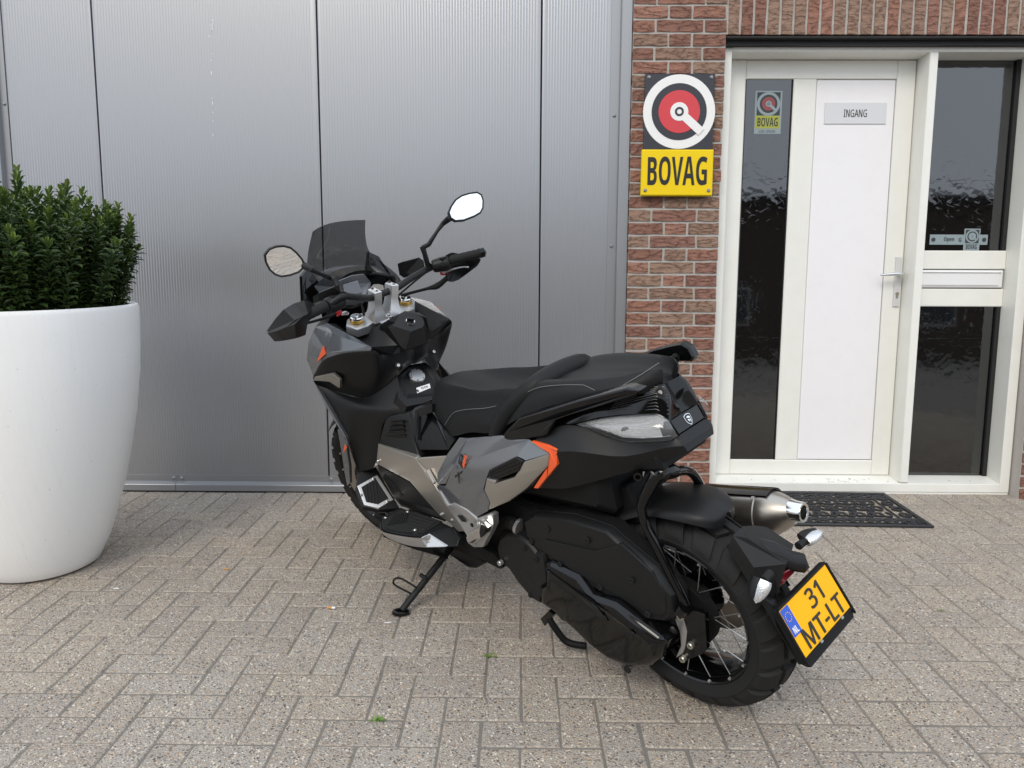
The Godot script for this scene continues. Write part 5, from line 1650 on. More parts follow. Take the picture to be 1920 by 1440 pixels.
	# gloss grey side panels below the seat
	for s in 2:
		var sd := -1 if s else 1
		var G := func(p: Array) -> Array: return mz(p) if s else p
		mb = MB.new()
		for p in [
			[Vector3(0.792, 0.565, -0.203), Vector3(0.723, 0.646, -0.196), Vector3(0.666, 0.707, -0.178), Vector3(0.619, 0.716, -0.182), Vector3(0.632, 0.678, -0.206), Vector3(0.677, 0.615, -0.222), Vector3(0.727, 0.555, -0.222), Vector3(0.79, 0.533, -0.212)],
			[Vector3(0.619, 0.716, -0.182), Vector3(0.459, 0.757, -0.182), Vector3(0.428, 0.743, -0.186), Vector3(0.581, 0.667, -0.214), Vector3(0.677, 0.615, -0.222), Vector3(0.632, 0.678, -0.206)],
			[Vector3(0.459, 0.757, -0.182), Vector3(0.35, 0.764, -0.176), Vector3(0.328, 0.756, -0.178), Vector3(0.267, 0.747, -0.19), Vector3(0.359, 0.711, -0.208), Vector3(0.381, 0.72, -0.206), Vector3(0.489, 0.661, -0.222), Vector3(0.581, 0.667, -0.214), Vector3(0.428, 0.743, -0.186)],
			[Vector3(0.581, 0.667, -0.214), Vector3(0.489, 0.661, -0.222), Vector3(0.507, 0.63, -0.226), Vector3(0.531, 0.588, -0.226), Vector3(0.52, 0.55, -0.22), Vector3(0.544, 0.509, -0.215), Vector3(0.62, 0.461, -0.212), Vector3(0.652, 0.485, -0.216), Vector3(0.65, 0.502, -0.218), Vector3(0.73, 0.546, -0.222), Vector3(0.677, 0.615, -0.222)],
			[Vector3(0.73, 0.546, -0.222), Vector3(0.65, 0.502, -0.218), Vector3(0.652, 0.485, -0.216), Vector3(0.764, 0.467, -0.205), Vector3(0.803, 0.51, -0.208), Vector3(0.792, 0.529, -0.212)]]:
			mb.poly(G.call(p))
		var so := part(t, "side_panel", mb, M.grey, 25)
		# thickness of the panel's visible lower edge
		mb = MB.new()
		var le: Array = G.call([Vector3(0.803, 0.51, -0.208), Vector3(0.764, 0.467, -0.205), Vector3(0.652, 0.485, -0.216), Vector3(0.62, 0.461, -0.212), Vector3(0.544, 0.509, -0.215)])
		mb.grid([le, sh(le, Vector3(0.004, -0.004, 0.02 * sd))], 1, 1)
		part(so, "panel_edge", mb, M.grey, 25)
		pan(t, "rear_side_panel", M.champ, G.call([Vector3(0.26, 0.75, -0.196), Vector3(0.273, 0.711, -0.196), Vector3(0.378, 0.616, -0.194), Vector3(0.459, 0.556, -0.2), Vector3(0.542, 0.512, -0.216), Vector3(0.52, 0.548, -0.221), Vector3(0.527, 0.588, -0.228), Vector3(0.503, 0.632, -0.229), Vector3(0.472, 0.624, -0.226), Vector3(0.392, 0.659, -0.218), Vector3(0.369, 0.686, -0.214), Vector3(0.349, 0.713, -0.211)]), 0.03, 0.004, Vector3(0, 0, sd))
		pan(so, "silver_notch", M.silver, G.call([Vector3(0.499, 0.634, -0.232), Vector3(0.458, 0.639, -0.229), Vector3(0.465, 0.628, -0.23)]), 0.012, 0.001, Vector3(0, 0, sd))
		var vt := pan(so, "side_vent", M.gloss, G.call([Vector3(0.484, 0.663, -0.226), Vector3(0.377, 0.721, -0.212), Vector3(0.348, 0.716, -0.213), Vector3(0.368, 0.683, -0.218), Vector3(0.457, 0.639, -0.226), Vector3(0.497, 0.638, -0.229)]), 0.012, 0.003, Vector3(0, 0, sd))
		for i in 3:
			var q: Array = [[Vector3(0.481, 0.658, -0.228), Vector3(0.368, 0.717, -0.214), Vector3(0.366, 0.715, -0.215), Vector3(0.48, 0.655, -0.228)], [Vector3(0.484, 0.65, -0.229), Vector3(0.362, 0.709, -0.216), Vector3(0.361, 0.706, -0.216), Vector3(0.482, 0.647, -0.229)], [Vector3(0.471, 0.645, -0.229), Vector3(0.362, 0.698, -0.218), Vector3(0.363, 0.695, -0.218), Vector3(0.466, 0.643, -0.23)]][i]
			pan(vt, "vent_slat", M.soft, G.call(q), 0.006, 0.001, Vector3(0, 0, sd))
		pan(t, "orange_stripe", M.orange, G.call([Vector3(0.333, 0.766, -0.186), Vector3(0.267, 0.768, -0.187), Vector3(0.234, 0.765, -0.19), Vector3(0.244, 0.719, -0.19), Vector3(0.286, 0.675, -0.191), Vector3(0.277, 0.705, -0.192), Vector3(0.263, 0.749, -0.192), Vector3(0.305, 0.757, -0.188)]), 0.01, 0.0015, Vector3(0, 0, sd))
		pan(t, "orange_stripe", M.orange, G.call([Vector3(0.28, 0.704, -0.194), Vector3(0.287, 0.675, -0.192), Vector3(0.333, 0.627, -0.19), Vector3(0.35, 0.625, -0.191)]), 0.01, 0.0015, Vector3(0, 0, sd))
		# lettering on the panel
		var o0 := Vector3(0.657, 0.583, -0.224)
		var o1 := Vector3(0.612, 0.677, -0.214)
		var ux := (o1 - o0).normalized()
		var nz := Vector3(0, 0, -1)
		var pw := Vector3(0.593, 0.646, -0.222) - o0
		var vy := (pw - ux * pw.dot(ux)).normalized() * -1.0
		nz = ux.cross(vy).normalized()
		if nz.z > 0:
			nz = -nz
		vy = nz.cross(ux)
		var xf := Transform3D(Basis(ux, vy, nz), o0.lerp(o1, 0.5) + nz * 0.0022)
		if s == 0:
			var tx := text(so, "lettering", "XP", 0.028, (o1 - o0).length() * 0.98, M.ink, xf)
			tx.set_meta("label", "black model letters")
			text(so, "lettering", "400", 0.013, 0.046, M.orange, Transform3D(xf.basis, Vector3(0.604, 0.659, -0.219) + nz * 0.0022), true)
		# cast footrest bracket with folded passenger peg
		var fb := pan(t, "footrest_bracket", M.silver, G.call([Vector3(0.796, 0.509, -0.214), Vector3(0.781, 0.509, -0.214), Vector3(0.756, 0.467, -0.212), Vector3(0.713, 0.487, -0.216), Vector3(0.65, 0.486, -0.22), Vector3(0.607, 0.465, -0.218), Vector3(0.535, 0.504, -0.218), Vector3(0.523, 0.501, -0.216), Vector3(0.535, 0.461, -0.212), Vector3(0.566, 0.42, -0.21), Vector3(0.591, 0.391, -0.208), Vector3(0.624, 0.35, -0.205), Vector3(0.673, 0.333, -0.205), Vector3(0.7, 0.341, -0.206), Vector3(0.693, 0.369, -0.208), Vector3(0.716, 0.407, -0.21), Vector3(0.762, 0.446, -0.21), Vector3(0.806, 0.494, -0.21)]), 0.022, 0.005, Vector3(0, 0, sd))
		pan(fb, "bracket_slot", M.black_hole, G.call([Vector3(0.711, 0.444, -0.216), Vector3(0.687, 0.449, -0.216), Vector3(0.668, 0.433, -0.216), Vector3(0.691, 0.428, -0.216)]), 0.003, 0.0005, Vector3(0, 0, sd))
		var pg := pan(fb, "passenger_peg", M.chrome, G.call([Vector3(0.667, 0.386, -0.232), Vector3(0.64, 0.414, -0.234), Vector3(0.582, 0.452, -0.238), Vector3(0.561, 0.471, -0.24), Vector3(0.541, 0.46, -0.236), Vector3(0.555, 0.436, -0.234), Vector3(0.591, 0.405, -0.232), Vector3(0.632, 0.37, -0.228), Vector3(0.667, 0.364, -0.228)]), 0.022, 0.005, Vector3(0, 0, sd))
		pan(pg, "peg_rubber", M.rubber, G.call([Vector3(0.558, 0.47, -0.243), Vector3(0.538, 0.463, -0.24), Vector3(0.551, 0.441, -0.238), Vector3(0.581, 0.415, -0.236), Vector3(0.575, 0.44, -0.24)]), 0.008, 0.002, Vector3(0, 0, sd))
		bolt(fb, (G.call([Vector3(0.593, 0.456, -0.222)]))[0], Vector3(0, 0, -sd), 0.006, 0.004, M.chrome)
		bolt(fb, (G.call([Vector3(0.633, 0.436, -0.22)]))[0], Vector3(0, 0, -sd), 0.007, 0.002, M.soft)
	# dark core so that nothing shows through
	mb = MB.new()
	mb.box(Vector3(0.50, 0.62, 0), Vector3(0.70, 0.20, 0.25), Basis(Vector3.BACK, -0.1), 0.03)
	mb.box(Vector3(0.93, 0.58, 0), Vector3(0.28, 0.24, 0.2), Basis(Vector3.BACK, -0.1), 0.03)
	mb.box(Vector3(1.27, 0.62, 0), Vector3(0.14, 0.26, 0.26), Basis(Vector3.BACK, 0.3), 0.03)
	part(t, "inner_frame", mb, M.soft)

func foot_group(t: Node3D) -> void:
	for s in 2:
		var sd := -1 if s else 1
		var G := func(p: Array) -> Array: return mz(p) if s else p
		# footboard: flat rubber top, toe plate, silver outer edge
		var fl := [Vector3(1.02, 0.356, -0.3296), Vector3(1.092, 0.356, -0.2839), Vector3(1.097, 0.356, -0.2332), Vector3(1.095, 0.356, -0.1921), Vector3(0.8569, 0.356, -0.1746), Vector3(0.8033, 0.356, -0.1751), Vector3(0.8093, 0.356, -0.2241), Vector3(0.8399, 0.356, -0.2811), Vector3(0.9077, 0.356, -0.3116), Vector3(0.9846, 0.356, -0.3321)]
		var mb := MB.new()
		mb.panel(G.call(MB.inset(fl, 0.007)), Vector3(0, -1, 0), 0.022, 0.004)
		var fo := part(t, "footboard", mb, M.matte, 28)
		var mat_ := [Vector3(1.016, 0.359, -0.3183), Vector3(1.064, 0.359, -0.2846), Vector3(1.067, 0.359, -0.2107), Vector3(1.006, 0.359, -0.1916), Vector3(0.8615, 0.359, -0.1799), Vector3(0.8573, 0.359, -0.2615), Vector3(0.9368, 0.359, -0.3029)]
		mb = MB.new()
		mb.panel(G.call(mat_), Vector3(0, -1, 0), 0.008, 0.002)
		var rm := part(fo, "rubber_mat", mb, M.rubber, 28)
		for i in 8:
			var f := i / 7.0
			var q0 := (Vector3(1.01, 0.36, -0.3054)).lerp(Vector3(0.9696, 0.36, -0.2585), f)
			var q1 := (Vector3(1.051, 0.36, -0.2465)).lerp(Vector3(1.018, 0.36, -0.215), f)
			mb = MB.new()
			mb.tube(G.call([q0, q1]), 0.0034, 5)
			part(rm, "rib", mb, M.rubber, 50)
		for i in 5:
			var f := i / 4.0
			var q0 := (Vector3(0.991, 0.36, -0.2023)).lerp(Vector3(0.9477, 0.36, -0.2675), f)
			var q1 := (Vector3(0.8739, 0.36, -0.1893)).lerp(Vector3(0.8624, 0.36, -0.2483), f)
			mb = MB.new()
			mb.tube(G.call([q0, q1]), 0.0034, 5)
			part(rm, "rib", mb, M.rubber, 50)
		for p in [Vector3(1.068, 0.356, -0.2755), Vector3(1.023, 0.36, -0.2097), Vector3(0.8935, 0.36, -0.2706)]:
			bolt(rm, (G.call([p]))[0], Vector3.UP, 0.007, 0.005, M.chrome)
		# silver rim and grey skirt
		var e0: Array = G.call([Vector3(1.088, 0.357, -0.286), Vector3(1.023, 0.357, -0.33), Vector3(0.9813, 0.357, -0.3353), Vector3(0.9028, 0.357, -0.3147), Vector3(0.8375, 0.357, -0.2856), Vector3(0.8298, 0.357, -0.2577)])
		var e1: Array = G.call([Vector3(1.089, 0.35, -0.288), Vector3(1.026, 0.348, -0.3288), Vector3(0.9847, 0.346, -0.3329), Vector3(0.907, 0.346, -0.3147), Vector3(0.8439, 0.344, -0.2842), Vector3(0.8182, 0.336, -0.2501)])
		var e2: Array = G.call([Vector3(1.09, 0.326, -0.2885), Vector3(1.038, 0.324, -0.3151), Vector3(0.9834, 0.32, -0.3181), Vector3(0.9107, 0.314, -0.3021), Vector3(0.849, 0.314, -0.2789), Vector3(0.7667, 0.326, -0.2458)])
		mb = MB.new()
		mb.grid([e0, e1], 3, 1)
		mb.grid([e1, e2], 3, 2)
		part(fo, "silver_edge", mb, M.silver, 30)
		pan(fo, "silver_facet", M.silver, G.call([Vector3(0.8429, 0.354, -0.2855), Vector3(0.8374, 0.355, -0.2587), Vector3(0.7601, 0.33, -0.2469), Vector3(0.8286, 0.322, -0.2796)]), 0.006, 0.001, Vector3(0, 0.2, sd))
		pan(fo, "rear_facet", M.matte, G.call([Vector3(0.8368, 0.354, -0.2564), Vector3(0.8048, 0.355, -0.1741), Vector3(0.745, 0.342, -0.2), Vector3(0.741, 0.324, -0.22), Vector3(0.7617, 0.328, -0.2442)]), 0.03, 0.003, Vector3(0, -0.4, sd))
		mb = MB.new()
		mb.panel(G.call([Vector3(1.151, 0.264, -0.26), Vector3(0.993, 0.257, -0.24), Vector3(0.896, 0.259, -0.22), Vector3(0.907, 0.201, -0.16), Vector3(1.01, 0.196, -0.15), Vector3(1.306, 0.181, -0.16)]), Vector3(0, -1, 0), 0.02, 0.003)
		part(fo, "underside", mb, M.soft, 28)
		# toe plate
		var tp := [Vector3(1.288, 0.4611, -0.2288), Vector3(1.272, 0.4572, -0.1589), Vector3(1.146, 0.3216, -0.17), Vector3(1.17, 0.337, -0.2284), Vector3(1.176, 0.3418, -0.237), Vector3(1.206, 0.365, -0.284), Vector3(1.255, 0.4197, -0.2705), Vector3(1.262, 0.4282, -0.26)]
		mb = MB.new()
		mb.panel(G.call(tp), Vector3(0.5, -0.8, 0), 0.02, 0.004)
		part(t, "toe_board", mb, M.matte, 28)
		var hx := [Vector3(1.254, 0.4279, -0.26), Vector3(1.248, 0.4356, -0.1748), Vector3(1.169, 0.353, -0.1749), Vector3(1.174, 0.3468, -0.2391), Vector3(1.204, 0.3715, -0.2769)]
		hx = G.call(hx)
		mb = MB.new()
		mb.panel(hx, Vector3(0.5, -0.8, 0), 0.008, 0.002)
		var tpl := part(t, "toe_plate", mb, M.alu, 28)
		var hi := [Vector3(1.244, 0.4211, -0.2508), Vector3(1.24, 0.427, -0.1877), Vector3(1.178, 0.3621, -0.1881), Vector3(1.182, 0.3581, -0.2335), Vector3(1.205, 0.3773, -0.2651)]
		hi = G.call(hi)
		mb = MB.new()
		mb.panel(hi, Vector3(0.5, -0.8, 0), 0.004, 0.001)
		var pad := part(tpl, "rubber_pad", mb, M.rubber, 28)
		for i in 4:
			var f := i / 3.0
			var q0: Vector3 = hi[4].lerp(hi[3], 0.15 + 0.85 * f)
			var q1: Vector3 = hi[0].lerp(hi[1], 0.35 + 0.6 * f)
			mb = MB.new()
			mb.tube([q0, q1], 0.0024, 5)
			part(pad, "rib", mb, M.rubber, 50)
		for p in [Vector3(1.244, 0.4307, -0.1927), Vector3(1.227, 0.3995, -0.2662), Vector3(1.174, 0.3557, -0.1957)]:
			bolt(tpl, (G.call([p]))[0], Vector3(-0.5, 0.8, 0), 0.0055, 0.004, M.chrome)

func tail_group(t: Node3D) -> void:
	for s in 2:
		var sd := -1 if s else 1
		var G := func(p: Array) -> Array: return mz(p) if s else p
		var U := [Vector3(0.339, 0.76, -0.178), Vector3(0.265, 0.807, -0.158), Vector3(0.203, 0.817, -0.138), Vector3(0.087, 0.786, -0.112), Vector3(-0.024, 0.794, -0.074), Vector3(-0.045, 0.805, -0.062)]
		var K := [Vector3(0.23, 0.761, -0.192), Vector3(0.194, 0.766, -0.182), Vector3(0.151, 0.766, -0.17), Vector3(0.065, 0.759, -0.132), Vector3(-0.028, 0.785, -0.094), Vector3(-0.061, 0.785, -0.062)]
		var Lw := [Vector3(0.361, 0.614, -0.172), Vector3(0.28, 0.625, -0.155), Vector3(0.227, 0.642, -0.145), Vector3(0.095, 0.697, -0.118), Vector3(-0.016, 0.742, -0.084), Vector3(-0.066, 0.768, -0.056)]
		var mb := MB.new()
		mb.grid([G.call(U), G.call(K)], 3, 2)
		mb.grid([G.call(K), G.call(Lw)], 3, 2)
		var un := []
		for a: Vector3 in Lw: un.append(Vector3(a.x + 0.01, a.y + 0.012, a.z * 0.35))
		mb.grid([G.call(Lw), G.call(un)], 3, 1)
		part(t, "tail_fairing", mb, M.matte, 40)
		# tail light: chrome reflector behind a clear lens
		var le := [Vector3(0.204, 0.82, -0.136), Vector3(0.143, 0.839, -0.122), Vector3(0.086, 0.851, -0.108), Vector3(0, 0.857, -0.075), Vector3(-0.027, 0.842, -0.064), Vector3(-0.046, 0.808, -0.062), Vector3(-0.024, 0.797, -0.074), Vector3(0.037, 0.788, -0.094), Vector3(0.087, 0.788, -0.112)]
		mb = MB.new()
		mb.panel(sh(G.call(MB.inset(le, 0.004)), Vector3(0, 0, 0.010 * sd)), Vector3(0.3, -0.2, sd), 0.006, 0.001)
		var rf := part(t, "tail_light", mb, M.reflector, 30)
		mb = MB.new()
		mb.grid([G.call([Vector3(0.203, 0.821, -0.137), Vector3(0.141, 0.841, -0.124), Vector3(0.083, 0.854, -0.111), Vector3(-0.003, 0.86, -0.079), Vector3(-0.029, 0.845, -0.067)]), G.call([Vector3(0.195, 0.82, -0.139), Vector3(0.099, 0.824, -0.14), Vector3(0.048, 0.828, -0.13), Vector3(-0.019, 0.831, -0.099), Vector3(-0.047, 0.829, -0.075)]), G.call([Vector3(0.19, 0.818, -0.139), Vector3(0.085, 0.789, -0.114), Vector3(0.036, 0.788, -0.096), Vector3(-0.027, 0.797, -0.077), Vector3(-0.049, 0.809, -0.065)])], 4, 5)
		part(rf, "lens", mb, M.lens, 50)
		for q in [[Vector3(0.143, 0.807, -0.116), Vector3(0.077, 0.82, -0.1), Vector3(0.073, 0.814, -0.1), Vector3(0.089, 0.807, -0.106)], [Vector3(0.169, 0.811, -0.122), Vector3(0.143, 0.825, -0.118), Vector3(0.102, 0.799, -0.11), Vector3(0.113, 0.794, -0.113)], [Vector3(-0.005, 0.827, -0.08), Vector3(-0.026, 0.836, -0.07), Vector3(-0.037, 0.811, -0.07), Vector3(-0.011, 0.803, -0.08)]]:
			mb = MB.new()
			mb.panel(sh(G.call(q), Vector3(0, 0, 0.006 * sd)), Vector3(0.2, 0, sd), 0.004, 0.001)
			part(rf, "lamp_cell", mb, M.gloss, 30)
		mb = MB.new()
		var lo: Array = G.call(MB.inset(le, -0.002))
		lo.append(lo[0])
		mb.tube(sh(lo, Vector3(0, 0, 0.002 * sd)), 0.0026, 5)
		part(rf, "lamp_seal", mb, M.gloss, 40)
		# black ribbed cover between seat and lights
		var tc := [[Vector3(0.265, 0.815, -0.15), Vector3(0.204, 0.823, -0.135), Vector3(0.088, 0.853, -0.106), Vector3(0.001, 0.859, -0.073), Vector3(-0.026, 0.843, -0.063), Vector3(-0.024, 0.842, -0.04), Vector3(-0.017, 0.838, -0)],
			[Vector3(0.26, 0.828, -0.135), Vector3(0.179, 0.854, -0.12), Vector3(0.081, 0.881, -0.09), Vector3(0.01, 0.902, -0.06), Vector3(-0.015, 0.896, -0.045), Vector3(-0.014, 0.889, -0.025), Vector3(-0.003, 0.88, -0)],
			[Vector3(0.212, 0.858, -0.12), Vector3(0.145, 0.879, -0.1), Vector3(0.07, 0.907, -0.075), Vector3(0.019, 0.92, -0.045), Vector3(0.003, 0.92, -0.035), Vector3(0.005, 0.917, -0.02), Vector3(0.017, 0.912, -0)]]
		var g2 := []
		for row in tc: g2.append(G.call(row))
		mb = MB.new()
		mb.grid(g2, 3, 4)
		var cov := part(t, "tail_cover", mb, M.gloss, 50)
		for i in 10:
			var f := 0.12 + i * 0.085
			var p := []
			for j in 9:
				var u := 1.7 + 2.6 * j / 8.0
				var k := int(u)
				var col := []
				for row in g2: col.append(row[k].lerp(row[k + 1], u - k))
				p.append(col[0].lerp(col[1], f * 2.0) if f < 0.5 else col[1].lerp(col[2], f * 2.0 - 1.0))
			mb = MB.new()
			mb.tube(sh(p, Vector3(-0.0005, 0.0008, 0)), 0.0011, 5)
			part(cov, "rib", mb, M.display, 50)
		# grab handle
		var gh := [Vector3(0.46, 0.752, -0.182), Vector3(0.434, 0.777, -0.182), Vector3(0.373, 0.825, -0.18), Vector3(0.163, 0.903, -0.165), Vector3(0.028, 0.945, -0.14), Vector3(-0.004, 0.938, -0.132), Vector3(0.007, 0.927, -0.132), Vector3(0.101, 0.891, -0.15), Vector3(0.199, 0.855, -0.165), Vector3(0.243, 0.837, -0.172), Vector3(0.255, 0.821, -0.178), Vector3(0.274, 0.794, -0.182), Vector3(0.304, 0.782, -0.184), Vector3(0.454, 0.739, -0.184)]
		mb = MB.new()
		mb.panel(G.call(gh), Vector3(0, 0.1, sd), 0.03, 0.005)
		var gb := part(t, "grab_handle", mb, M.gloss, 30)
		if s == 1:
			gb.free()
			var rh := [Vector3(0.25, 0.897, 0.155), Vector3(0.157, 0.937, 0.14), Vector3(0.083, 0.962, 0.125), Vector3(0.054, 0.97, 0.12), Vector3(0.029, 0.961, 0.117), Vector3(0.015, 0.938, 0.115), Vector3(0.027, 0.923, 0.117), Vector3(0.068, 0.916, 0.125), Vector3(0.09, 0.925, 0.13), Vector3(0.126, 0.917, 0.137), Vector3(0.185, 0.899, 0.15), Vector3(0.251, 0.877, 0.16)]
			mb = MB.new()
			mb.rings([MB.inset(rh, 0.004), sh(rh, Vector3(0, 0, 0.006)), sh(rh, Vector3(0, 0, 0.026)), sh(MB.inset(rh, 0.004), Vector3(0, 0, 0.032))])
			var gr := part(t, "grab_handle", mb, M.gloss, 30)
			bolt(gr, Vector3(0.07, 0.931, 0.118), Vector3(-0.5, -0.3, -1), 0.011, 0.010, M.soft)
			bolt(gr, Vector3(0.188, 0.912, 0.138), Vector3(-0.5, -0.3, -1), 0.010, 0.010, M.soft)
	# badge panel and rear lip
	var c0 := Vector3(-0.026, 0.84, -0.063)
	var c1 := Vector3(-0.045, 0.808, -0.062)
	var mb := MB.new()
	var q := [c0, c1, Vector3(c1.x, c1.y, -c1.z), Vector3(c0.x, c0.y, -c0.z)]
	mb.panel(q, Vector3(1, -0.2, 0), 0.02, 0.002)
	var bp := part(t, "badge_panel", mb, M.gloss, 30)
	var k0 := Vector3(-0.045, 0.805, -0.062)
	var k1 := Vector3(-0.061, 0.785, -0.062)
	var k2 := Vector3(-0.066, 0.768, -0.056)
	mb = MB.new()
	mb.quad(k0, k1, Vector3(k1.x, k1.y, -k1.z), Vector3(k0.x, k0.y, -k0.z))
	mb.quad(k1, k2, Vector3(k2.x, k2.y, -k2.z), Vector3(k1.x, k1.y, -k1.z))
	mb.quad(k2, k2 + Vector3(0.08, -0.01, 0), Vector3(k2.x + 0.08, k2.y - 0.01, -k2.z), Vector3(k2.x, k2.y, -k2.z))
	part(t, "rear_lip", mb, M.matte, 20)
	# shield badge with a lion head in outline
	var ctr: Vector3 = (q[0] + q[1] + q[2] + q[3]) * 0.25
	var vy: Vector3 = ((q[0] + q[3]) - (q[1] + q[2])).normalized()
	var vx := Vector3(0, 0, 1)
	var vn := vx.cross(vy).normalized()
	var P := func(x: float, y: float, h: float) -> Vector3: return ctr + vx * x + vy * y + vn * h
	var shield := []
	for e in [[-0.0125, 0.011], [-0.006, 0.0135], [0.0, 0.0145], [0.006, 0.0135], [0.0125, 0.011], [0.0125, 0.0], [0.010, -0.007], [0.005, -0.0125], [0.0, -0.0155], [-0.005, -0.0125], [-0.010, -0.007], [-0.0125, 0.0]]:
		shield.append(P.call(e[0], e[1], 0.0018))
	mb = MB.new()
	mb.panel(shield, -vn, 0.0018, 0.0006)
	var bd := part(bp, "shield_badge", mb, M.chrome, 30)
	mb = MB.new()
	mb.panel(sh(MB.inset(shield, 0.0018), vn * 0.0004), -vn, 0.0006, 0.0001)
	part(bd, "badge_field", mb, M.gloss, 30)
	mb = MB.new()
	for st in [[[-0.007, 0.004], [-0.003, 0.008], [0.003, 0.0075], [0.007, 0.003], [0.006, 0.0005], [0.002, 0.002], [-0.002, 0.0035]], [[-0.006, 0.0], [-0.001, 0.0005], [0.001, -0.003], [-0.002, -0.007], [-0.004, -0.004]], [[0.003, 0.0], [0.006, -0.002], [0.004, -0.007], [0.0015, -0.010], [0.002, -0.004]]]:
		var pp := []
		for e in st: pp.append(P.call(e[0], e[1], 0.0030))
		mb.panel(pp, -vn, 0.001, 0.0002)
	part(bd, "lion_head", mb, M.chrome, 30)
	# under-tail tray
	mb = MB.new()
	mb.box(Vector3(0.16, 0.70, 0), Vector3(0.36, 0.05, 0.2), Basis(Vector3.BACK, -0.26), 0.01)
	part(t, "tail_tray", mb, M.soft)

func seat_group(t: Node3D) -> void:
	# rider saddle, one mesh over both sides
	var half := [
		[Vector3(0.945, 0.795, 0), Vector3(0.940, 0.793, -0.045), Vector3(0.896, 0.779, -0.085), Vector3(0.9, 0.771, -0.092), Vector3(0.897, 0.735, -0.1), Vector3(0.86, 0.693, -0.108), Vector3(0.828, 0.682, -0.115)],
		[Vector3(0.90, 0.818, 0), Vector3(0.895, 0.816, -0.05), Vector3(0.836, 0.809, -0.088), Vector3(0.848, 0.774, -0.104), Vector3(0.84, 0.739, -0.115), Vector3(0.814, 0.702, -0.124), Vector3(0.787, 0.682, -0.13)],
		[Vector3(0.80, 0.822, 0), Vector3(0.795, 0.820, -0.06), Vector3(0.732, 0.832, -0.095), Vector3(0.737, 0.799, -0.112), Vector3(0.739, 0.767, -0.128), Vector3(0.748, 0.716, -0.14), Vector3(0.746, 0.682, -0.145)],
		[Vector3(0.68, 0.812, 0), Vector3(0.68, 0.812, -0.07), Vector3(0.633, 0.841, -0.11), Vector3(0.637, 0.805, -0.128), Vector3(0.633, 0.789, -0.138), Vector3(0.642, 0.75, -0.15), Vector3(0.638, 0.72, -0.155)],
		[Vector3(0.57, 0.815, 0), Vector3(0.57, 0.816, -0.075), Vector3(0.55, 0.855, -0.115), Vector3(0.551, 0.821, -0.132), Vector3(0.554, 0.804, -0.142), Vector3(0.572, 0.765, -0.155), Vector3(0.571, 0.732, -0.16)],
		[Vector3(0.47, 0.835, 0), Vector3(0.475, 0.834, -0.075), Vector3(0.48, 0.871, -0.118), Vector3(0.487, 0.833, -0.136), Vector3(0.497, 0.81, -0.145), Vector3(0.516, 0.771, -0.158), Vector3(0.526, 0.743, -0.162)],
		[Vector3(0.40, 0.86, 0), Vector3(0.405, 0.858, -0.075), Vector3(0.431, 0.876, -0.113), Vector3(0.451, 0.835, -0.128), Vector3(0.474, 0.797, -0.14), Vector3(0.5, 0.761, -0.15), Vector3(0.506, 0.742, -0.155)]]
	var rows := []
	for h in half:
		var r: Array = mz(h)
		r.reverse()
		r.append_array(h.slice(1))
		rows.append(r)
	var mb := MB.new()
	mb.grid(rows, 3, 4)
	mb.grid([rows[0], sh(rows[0], Vector3(-0.02, -0.05, 0))], 3, 1)
	var st := part(t, "seat", mb, M.seat, 55)
	# bolster between rider and passenger
	mb = MB.new()
	var hb := [Vector3(0.522, 0.75, -0.158), Vector3(0.505, 0.786, -0.152), Vector3(0.466, 0.833, -0.14), Vector3(0.423, 0.871, -0.122), Vector3(0.394, 0.896, -0.095), Vector3(0.39, 0.904, -0.04)]
	var path := []
	for a: Vector3 in hb: path.append(a + Vector3(-0.015, -0.012, 0.0))
	var m2 := mz(path)
	m2.reverse()
	path.append_array(m2)
	path = MB.refine(path, 4)
	var rad := []
	for i in path.size():
		var f := absf(i / float(path.size() - 1) - 0.5) * 2.0
		rad.append(lerpf(0.034, 0.026, f))
	mb.tube(path, rad, 14)
	part(st, "bolster", mb, M.seat, 60)
	# passenger pad
	var ph := [
		[Vector3(0.41, 0.855, 0), Vector3(0.415, 0.853, -0.06), Vector3(0.384, 0.894, -0.105), Vector3(0.405, 0.86, -0.135), Vector3(0.435, 0.823, -0.152), Vector3(0.47, 0.772, -0.162)],
		[Vector3(0.36, 0.893, 0), Vector3(0.365, 0.89, -0.06), Vector3(0.332, 0.912, -0.11), Vector3(0.331, 0.886, -0.138), Vector3(0.346, 0.861, -0.15), Vector3(0.363, 0.828, -0.158)],
		[Vector3(0.27, 0.905, 0), Vector3(0.27, 0.903, -0.06), Vector3(0.247, 0.928, -0.11), Vector3(0.238, 0.912, -0.135), Vector3(0.243, 0.895, -0.145), Vector3(0.248, 0.874, -0.15)],
		[Vector3(0.17, 0.918, 0), Vector3(0.17, 0.916, -0.055), Vector3(0.161, 0.938, -0.1), Vector3(0.15, 0.924, -0.122), Vector3(0.149, 0.911, -0.132), Vector3(0.154, 0.894, -0.135)],
		[Vector3(0.08, 0.926, 0), Vector3(0.08, 0.924, -0.045), Vector3(0.09, 0.947, -0.08), Vector3(0.073, 0.933, -0.098), Vector3(0.067, 0.922, -0.104), Vector3(0.066, 0.908, -0.105)],
		[Vector3(0.033, 0.926, 0), Vector3(0.033, 0.924, -0.035), Vector3(0.033, 0.957, -0.052), Vector3(0.022, 0.941, -0.06), Vector3(0.022, 0.925, -0.062), Vector3(0.029, 0.905, -0.06)],
		[Vector3(0.012, 0.908, 0), Vector3(0.012, 0.906, -0.03), Vector3(0.006, 0.956, -0.028), Vector3(0.002, 0.941, -0.03), Vector3(0.006, 0.922, -0.03), Vector3(0.018, 0.906, -0.03)]]
	rows = []
	for h in ph:
		var r: Array = mz(h)
		r.reverse()
		r.append_array(h.slice(1))
		rows.append(r)
